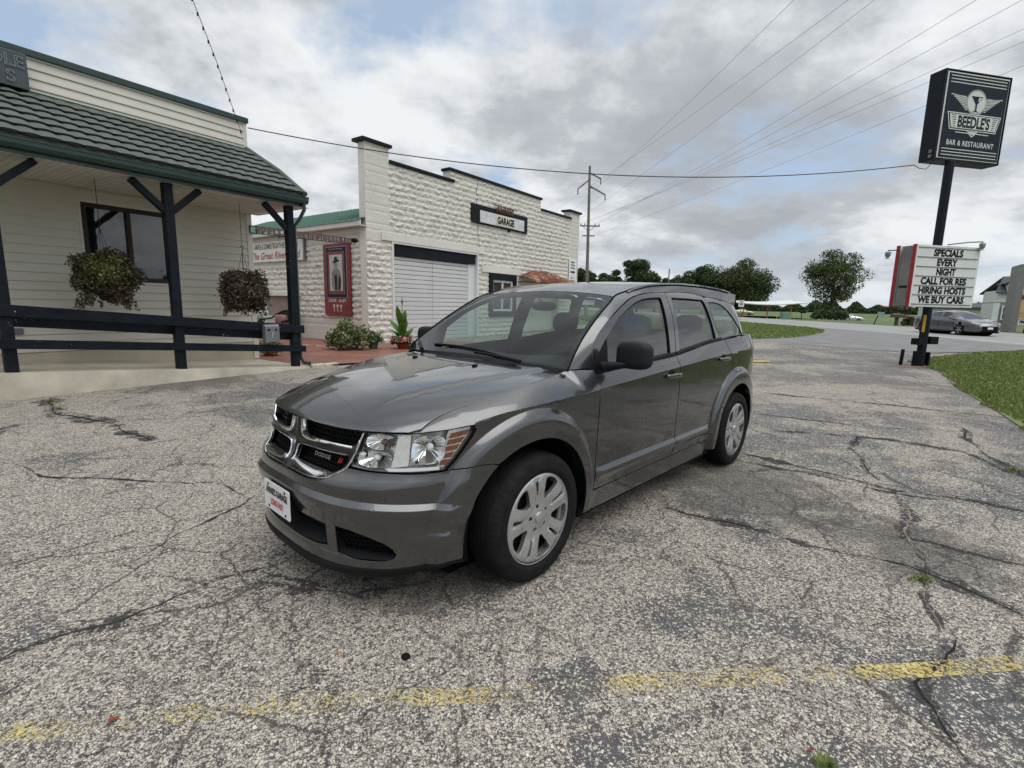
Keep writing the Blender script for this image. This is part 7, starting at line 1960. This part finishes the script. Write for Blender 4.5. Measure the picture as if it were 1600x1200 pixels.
# ------------------------------------------------------------------ simple modern cars
TYRE_ = RUB
def sedan(name, loc, rz, paint, lab, L_=4.88, W_=.92, H_=1.44, cat='car', hood=.74):
    e = empty(name, loc, rz, lab, cat)
    zt = PW([(-2.44, .72), (-2.40, .95), (-2.2, 1.06), (-1.6, 1.08), (-.5, 1.02), (.9, .99), (1.0, .98), (1.6, .90), (2.1, .80), (2.36, .66), (2.44, .50)])
    hw = PW([(-2.44, .62), (-2.35, .80), (-2.0, .88), (-1.0, .915), (1.0, .915), (1.9, .87), (2.25, .76), (2.44, .50)])
    zbm = PW([(-2.44, .45), (-2.3, .25), (-1.9, .20), (2.0, .18), (2.3, .22), (2.44, .30)])
    zg = PW([(-1.98, 1.05), (-1.5, 1.22), (-.9, 1.40), (-.2, 1.445), (.3, 1.42), (.7, 1.30), (1.35, .96)])
    def flr(x, z):
        d = min(math.hypot(x - 1.40, z - .33), math.hypot(x + 1.42, z - .33)); return .02 * ss(.46, .38, d)
    NS = 9
    prof = [(.86, 0.0), (.97, .12), (1.0, .35), (.985, .55), (1.0, .80), (.985, .90), (.90, 1.0), (.60, 1.035), (0, 1.06)]
    def sec(x, k, s_):
        f, t = prof[k]; z = lp(zbm(x), zt(x), min(t, 1)) + (.03 * (t - 1) / .06 if t > 1 else 0); w_ = hw(x) * f
        return (x, s_ * (w_ + (flr(x, z) if f > .9 else 0)), z)
    xs = [-2.44, -2.40, -2.34, -2.2] + [lp(-2.05, 2.1, i / 60) for i in range(61)] + [2.2, 2.3, 2.38, 2.44]
    for s_ in (1, -1):
        g = MB(); V = [sec(x, k, s_) for x in xs for k in range(NS)]; F = []
        for i in range(len(xs) - 1):
            for k in range(NS - 1):
                xm = (xs[i] + xs[i + 1]) / 2; zm = (V[i * NS + k][2] + V[i * NS + k + 1][2]) / 2
                if k < 4 and min(math.hypot(xm - 1.40, zm - .33), math.hypot(xm + 1.42, zm - .33)) < .37: continue
                F.append((i * NS + k, (i + 1) * NS + k, (i + 1) * NS + k + 1, i * NS + k + 1))
        g.add(V, F).build('body', paint, e, local=True, smooth=True, angle=35)
        # end caps
        for q in (xs[0], xs[-1]): g = MB(); P = [sec(q, k, s_) for k in range(NS)]; g.add(P + [(q, 0, P[0][2])], [tuple(range(NS + 1))]); g.build('end_panel', paint, e, local=True)
    def yb(x): return hw(x) * .90
    gx = [lp(-1.98, 1.35, i / 30) for i in range(31)]
    def rfy(x): return .60 - .05 * abs(x + .3)
    def gsec(x, t):   # 0 belt side .. 1 roof centre
        zb_ = zt(x) * .995; z1 = zg(x); k = [0, .82, .95, 1.0, 1.0][t]; yy = [yb(x), lp(yb(x), rfy(x), .9), rfy(x) * .93, rfy(x) * .6, 0][t]
        return (x, yy, lp(zb_, z1 - (.03 if t == 2 else 0) * 1 - (.0), k) + (0.012 if t == 4 else 0))
    for s_ in (1, -1):
        V = [(p[0], p[1] * s_, p[2]) for x in gx for p in [gsec(x, t) for t in range(5)]]; Fp = []; Fg = []
        for i in range(30):
            xm = (gx[i] + gx[i + 1]) / 2
            for t in range(4):
                q = (i * 5 + t, (i + 1) * 5 + t, (i + 1) * 5 + t + 1, i * 5 + t + 1)
                glass = (t == 0 and (-1.45 < xm < -.20 or -.12 < xm < .98)) or (t >= 1 and (xm > .42 or xm < -1.10))
                (Fg if glass else Fp).append(q)
        MB().add(V, Fp).build('roof', paint, e, local=True, smooth=True, angle=50); MB().add(V, Fg).build('windows', BGL, e, local=True, smooth=True, angle=50)
    for s_ in (1, -1):
        MB().tube([(lp(-1.35, .95, i / 12), s_ * (hw(lp(-1.35, .95, i / 12)) * .905 + .004), zt(lp(-1.35, .95, i / 12)) + .012) for i in range(13)], .010, 5).build('window_trim', CHROME, e, local=True)
        for x in (1.40, -1.42):
            w_ = MB().lathe([(-.10, .22), (-.10, .31), (-.07, .332), (.07, .332), (.10, .31), (.10, .235)], (x, s_ * (hw(x) - .10), .332), (0, 1, 0), 40).build('wheel', TYRE_, e, local=True, smooth=True)
            g = MB(); c = (x, s_ * (hw(x) - .012), .332)
            g.lathe([(0, .240), (.006 * s_, .232), (0, .215)], c, (0, 1, 0), 40)
            for k in range(10):
                a = 2 * PI * k / 10 + (.12 if k % 2 else -.12); g.beam((c[0] + .03 * math.cos(a), c[1], c[2] + .03 * math.sin(a)), (c[0] + .225 * math.cos(a), c[1], c[2] + .225 * math.sin(a)), .026, .02, (0, 1, 0))
            g.build('rim', SILV, w_, local=True); MB().lathe([(0, .235), (.001, .001)], (x, s_ * (hw(x) - .05), .332), (0, 1, 0), 30).build('hub_shadow', GAP, w_, local=True)
        MB().ellip((.80, s_ * 1.0, 1.02), (.09, .10, .065), e=2.6, n=8, m=14).build('door_mirror', paint, e, local=True, smooth=True)
        g = MB(); g.add([(2.16, s_ * (hw(2.16) + .004), .72), (2.34, s_ * (hw(2.34) * .96 + .01), .66), (2.425, s_ * .45, .645), (2.415, s_ * .45, .70), (2.34, s_ * (hw(2.34) * .9), .73), (2.10, s_ * (hw(2.10) * .97 + .004), .80)], [(0, 1, 2, 3, 4, 5)]); g.build('headlight', LENSW, e, local=True)
        g = MB(); g.add([(-2.20, s_ * (hw(-2.2) + .004), .82), (-2.38, s_ * (hw(-2.38) + .012), .80), (-2.455, s_ * .42, .82), (-2.43, s_ * .42, .93), (-2.34, s_ * (hw(-2.34) * .99 + .012), .94), (-2.14, s_ * (hw(-2.14) + .004), .92)], [(0, 1, 2, 3, 4, 5)]); g.build('tail_light', RED, e, local=True)
        for x in (-.15, .98, -1.15):
            MB().tube([(x, s_ * (hw(x) * 1.0 + .003), lp(zbm(x), zt(x), t)) for t in (.2, .35, .55, .8, .9)], .004, 4).build('door_gap', GAP, e, local=True)
        for x in (-.05, -1.05): MB().ellip((x - .05, s_ * (hw(x) + .012), .80), (.085, .012, .014), e=2.6, n=6, m=12).build('door_handle', paint, e, local=True, smooth=True)
    MB().hexa([(2.30, -.55, .24), (2.30, .55, .24), (2.452, .42, .26), (2.452, -.42, .26), (2.28, -.62, .56), (2.28, .62, .56), (2.440, .45, .56), (2.440, -.45, .56)]).build('front_grille', GAP, e, local=True)
    MB().box(Fr((2.46, 0, .45), (0, 1, 0), (1, 0, 0)), -.15, .15, 0, .006, -.06, .06).build('number_plate', WHITE_PL, e, local=True)
    MB().box(WORLD, -2.2, 2.2, -.75, .75, .17, .35).build('underbody', GAP, e, local=True)
    for x in (1.40, -1.42): MB().lathe([(-.80, .40), (.80, .40)], (x, 0, .36), (0, 1, 0), 24).build('wheel_housing', GAP, e, local=True)
    return e
LENSW = mat('pale_lamp', (.45, .46, .47), .15, var=.05, coat=.5)
sedan('passing_car', (27.55, 31.5, GZ(0, 31) + .012), R(-92), m_paint('slate_car_paint', (.135, .135, .15)), 'slate grey sedan driving past on the road behind the sign pole')
sedan('white_car', (65.0, 98, GZ(65, 98)), R(-14), m_paint('white_car_paint', (.72, .73, .73)), 'small white car parked across the road under the lone tree')
sedan('yellow_car', (52.0, 115, GZ(52, 115)), R(-20), m_paint('lime_car_paint', (.42, .45, .20)), 'pale yellow-green car far off beyond the parked car tail')
# ------------------------------------------------------------------ things across the road
fs = empty('field_shelter', (41, 88, .2), 0, 'long low shelter with a white sagging roof on orange posts beyond the road', 'shelter')
g = MB()
for i in range(12):
    x0, x1 = lp(35.5, 48.5, i / 12), lp(35.5, 48.5, (i + 1) / 12); s0, s1 = (2.55 - .38 * math.sin(PI * min(1, max(0, (x - 36) / 12))) for x in (x0, x1))
    g.hexa([(x0, 84, s0), (x1, 84, s1), (x1, 89, s1 + .5), (x0, 89, s0 + .5), (x0, 84, s0 + .13), (x1, 84, s1 + .13), (x1, 89, s1 + .6), (x0, 89, s0 + .6)])
g.build('roof', mat('white_roof_sheet', (.60, .61, .60), .5, var=.15), fs)
ORG = mat('orange_post_paint', (.50, .12, .04), .6, var=.2)
for x in (38.5, 42.6, 46.4): MB().beam((x, 85, .1), (x + (.25 if x > 44 else 0), 85, 2.35), .16, .16, (0, 1, 0)).build('post', ORG, fs)
sp_ = empty('road_sign', (26.9, 60, .2), 0, 'small white traffic sign on a post beside the tail of the parked car', 'sign')
MB().box(Fr((26.9, 60, 0), (.92, -.4, 0), (-.4, -.92, 0)), -.30, .30, .03, .05, 1.72, 2.48).build('sign_plate', WHITE_PL, sp_); MB().tube([(26.9, 60, 0), (26.9, 60, 2.4)], .035, 8).build('post', STEEL, sp_)
gfr = Fr((26.9, 60, 0), (.92, -.4, 0), (-.4, -.92, 0)); MB().text('SPEED', gfr(0, .052, 2.30), (.92, -.4, 0), (0, 0, 1), .09, bold=.02, maxw=.45, lift=.01).text('55', gfr(0, .052, 1.90), (.92, -.4, 0), (0, 0, 1), .26, bold=.03, maxw=.42, lift=.01).build('sign_text', INKB, sp_, recalc=False)
GRB = mat('pale_green_cabinet', (.16, .25, .19), .6, var=.15)
ub_ = empty('utility_cabinet', (39, 72.5, .2), 0, 'pale green utility cabinet beyond the road with yellow marker posts', 'utility box')
MB().box(WORLD, 38.5, 39.7, 72.2, 73.2, .2, 1.15).build('cabinet', GRB, ub_, bevel=.03)
for x in (37.6, 40.0): MB().tube([(x, 72.2, .2), (x + .05, 72.2, 1.1)], .05, 8).build('marker_post', mat('marker_yellow', (.45, .48, .06), .5), ub_)
mbx = empty('mailbox', (40.6, 71.5, .2), 0, 'dark mailbox on a post just right of the green cabinet', 'mailbox')
MB().tube([(40.7, 71.5, .1), (40.7, 71.5, 1.1)], .05, 8).build('post', BLK, mbx); MB().box(WORLD, 40.5, 41.2, 71.3, 71.7, 1.05, 1.35).build('box', BLK, mbx, bevel=.05)
bs = empty('leaning_sign', (36.8, 51.3, .2), 0, 'small pale blue sign on a leaning dark post across the road', 'sign')
MB().beam((36.6, 51.3, .1), (37.0, 51.3, 1.35), .07, .07, (0, 1, 0)).build('post', BLK, bs); MB().box(WORLD, 36.85, 37.55, 51.25, 51.28, 1.1, 1.45).build('plate', mat('pale_blue_sign', (.22, .30, .38), .5), bs)
wp_ = empty('wood_stack_mailbox', (38.3, 50.5, .2), 0, 'brown wooden mailbox on a stout post beside a heap of brush', 'mailbox')
BRW = mat('brown_weathered_wood', (.085, .06, .045), .85, var=.3); MB().box(WORLD, 38.15, 38.4, 50.4, 50.6, .1, .95).build('post', BRW, wp_); MB().hexa([(37.75, 50.2, .95), (38.85, 50.2, .95), (38.85, 50.8, .95), (37.75, 50.8, .95), (37.75, 50.2, 1.25), (38.85, 50.2, 1.25), (38.7, 50.8, 1.35), (37.85, 50.8, 1.35)]).build('box', BRW, wp_, bevel=.03)
br = empty('brush_heap', (40.0, 50.8, .2), 0, 'heap of brown brush right of the wooden mailbox', 'brush heap')
bushobj(br, (40.0, 50.8, .35), (1.0, .7, .75), 900, .16, m_leaf('brush_brown', [(.2, (.05, .045, .03)), (.8, (.13, .12, .07))], .8, .1), 41)
sh = empty('roadside_bush', (46.5, 72, .2), 0, 'dark bush in front of the trunk of the lone tree', 'bush')
bushobj(sh, (47.4, 76, .5), (3.0, 1.2, 1.15), 3000, .22, LTREE, 42)
# house, half hidden by the trailer
hf = Fr((57.9, 61.0, .2), (.86, -.51, 0), (-.51, -.86, 0))
hs_ = empty('white_house', hf(3, -3, 0), 0, 'white two-storey house with a gabled dormer and stone ground floor at the right edge', 'house')
HWH = mat('white_clapboard', (.66, .67, .67), .6, var=.08); STN = mat('grey_stone', (.26, .24, .21), .85, var=.4, vscale=2.5, bump=.6, bscale=5); SHG = mat('dark_shingle', (.060, .062, .065), .85, var=.25)
MB().box(hf, 0, 8, -6, 0, 0, 2.75).build('lower_wall', STN, hs_); siding(hf, 0, 8, 2.75, 4.0, 0, .25, .02).build('upper_siding', HWH, hs_, recalc=False); MB().box(hf, 0, 8, -6, -.02, 2.75, 4.1).build('upper_wall', HWH, hs_)
siding(hf, -.25, .30, 0, 2.6, .1, .25, .02).build('corner_siding', HWH, hs_, recalc=False); MB().box(hf, -.25, .29, -5, .09, 0, 2.6).build('corner_wall', HWH, hs_)
for b0, b1 in ((.4, -3), (-6.4, -3)):
    MB().hexa([hf(-.35, b0, 3.75), hf(8.5, b0, 3.75), hf(8.5, b1, 5.75), hf(.9, b1, 5.75), hf(-.35, b0, 3.88), hf(8.5, b0, 3.88), hf(8.5, b1, 5.9), hf(.9, b1, 5.9)]).build('roof', SHG, hs_)
MB().prism([hf(.72, .12, 3.2), hf(2.08, .12, 3.2), hf(2.08, .12, 4.95), hf(1.40, .12, 5.35), hf(.72, .12, 4.95)], hf.b * -3.0).build('dormer_wall', HWH, hs_)
for s_ in (-1, 1): MB().hexa([hf(1.4, .35, 5.42), hf(1.4 + s_ * 1.05, .35, 4.80), hf(1.4 + s_ * 1.05, -3, 4.80), hf(1.4, -3, 5.42), hf(1.4, .35, 5.54), hf(1.4 + s_ * 1.05, .35, 4.92), hf(1.4 + s_ * 1.05, -3, 4.92), hf(1.4, -3, 5.54)]).build('dormer_roof', SHG, hs_)
for a, c0_, c1_, w0 in ((1.40, 3.45, 4.65, .30), (.95, .75, 2.15, .30)):
    w_ = MB().box(hf, a - w0 - .14, a + w0 + .14, .10, .20, c0_ - .14, c1_ + .14).build('window', HWH, hs_); MB().box(hf, a - w0, a + w0, .201, .212, c0_, (c0_ + c1_) / 2 - .04).box(hf, a - w0, a + w0, .201, .212, (c0_ + c1_) / 2 + .04, c1_).build('window_pane', BGL, w_)
FLG = mat('flag_red', (.42, .03, .04), .6)
fl_ = empty('porch_bunting', hf(2.9, .6, .6), 0, 'red and white striped bunting on the white porch rail of the house', 'bunting')
g = MB(); [g.box(hf, .9, 1.8, 1.52, 1.54, .05 + k * .24, .17 + k * .24) for k in range(4)]; g.build('red_stripes', FLG, fl_); g = MB(); g.box(hf, .7, 1.9, 1.50, 1.518, .0, .95); g.build('white_cloth', WHITE_PL, fl_)
pr = empty('porch_rail', hf(3, .9, .5), 0, 'white picket porch rail in front of the stone house wall', 'fence')
g = MB(); g.box(hf, 1.9, 5, 1.48, 1.54, .85, .95).box(hf, 1.9, 5, 1.48, 1.54, .15, .22); [g.box(hf, 2.0 + k * .19, 2.08 + k * .19, 1.49, 1.53, .0, .86) for k in range(16)]; g.build('pickets', HWH, pr)
gb = empty('low_garage', (61, 71, .2), 0, 'low white outbuilding with a dark roof behind the passing sedan', 'building')
gbf = Fr((58.8, 71.5, .2), (.92, -.38, 0), (-.38, -.92, 0)); MB().box(gbf, 0, 8, -5, 0, 0, 2.1).build('wall', HWH, gb); MB().hexa([gbf(-.3, .4, 1.95), gbf(8.2, .4, 1.95), gbf(8.2, -5.3, 2.6), gbf(-.3, -5.3, 2.6), gbf(-.3, .4, 2.15), gbf(8.2, .4, 2.15), gbf(8.2, -5.3, 2.8), gbf(-.3, -5.3, 2.8)]).build('roof', SHG, gb); MB().box(gbf, 1.0, 3.6, .005, .02, 0, 1.7).build('garage_door', mat('shadow_grey_door', (.10, .10, .10), .7), gb)
# weathered box trailer at the frame edge
tf = Fr((35.85, 36.4, .2), (.83, -.56, 0), (-.56, -.83, 0))
tb = empty('box_trailer', tf(3, -1, 0), 0, 'weathered tan and maroon box trailer cut off by the right edge of the frame', 'trailer')
def m_tr():
    m = bpy.data.materials.new('peeling_tan_panels'); m.use_nodes = True; t = NT(m); o = t.co(); s = t.n('ShaderNodeSeparateXYZ'); t.l(o, s.inputs[0])
    k = t.ma('ADD', s.outputs[2], t.ma('MULTIPLY', t.noise(o, .8, 4, .6), 1.6))
    c = t.ramp(t.ma('FRACT', t.ma('MULTIPLY', k, .42)), [(0, (.52, .38, .20)), (.30, (.50, .36, .18)), (.33, (.12, .03, .03)), (.45, (.10, .03, .03)), (.48, (.48, .42, .32)), (.75, (.50, .44, .33)), (.78, (.45, .30, .14))])
    t.l(c, t.b.inputs['Base Color']); t.b.inputs['Roughness'].default_value = .8; return m
MB().box(tf, 0, 9, -2.4, 0, .95, 4.7).build('box', m_tr(), tb); MB().box(tf, -.06, .30, -2.42, .04, -.15, 4.78).build('corner_post', SGM, tb); MB().box(tf, 0, 9, -2.45, .05, 4.70, 4.82).build('roof_edge', SGM, tb); MB().box(tf, .3, 9, -2.4, .04, .86, 1.0).build('chassis', mat('pale_chassis', (.35, .34, .31), .7), tb)
for a in (.9, 2.6): MB().beam(tf(a, -.3, .0), tf(a + .1, -.3, .9), .3, .3).build('leg', BLK, tb); 
MB().beam(tf(.5, -.2, .8), tf(2.8, -.2, .35), .12, .12).build('brace', BLK, tb)
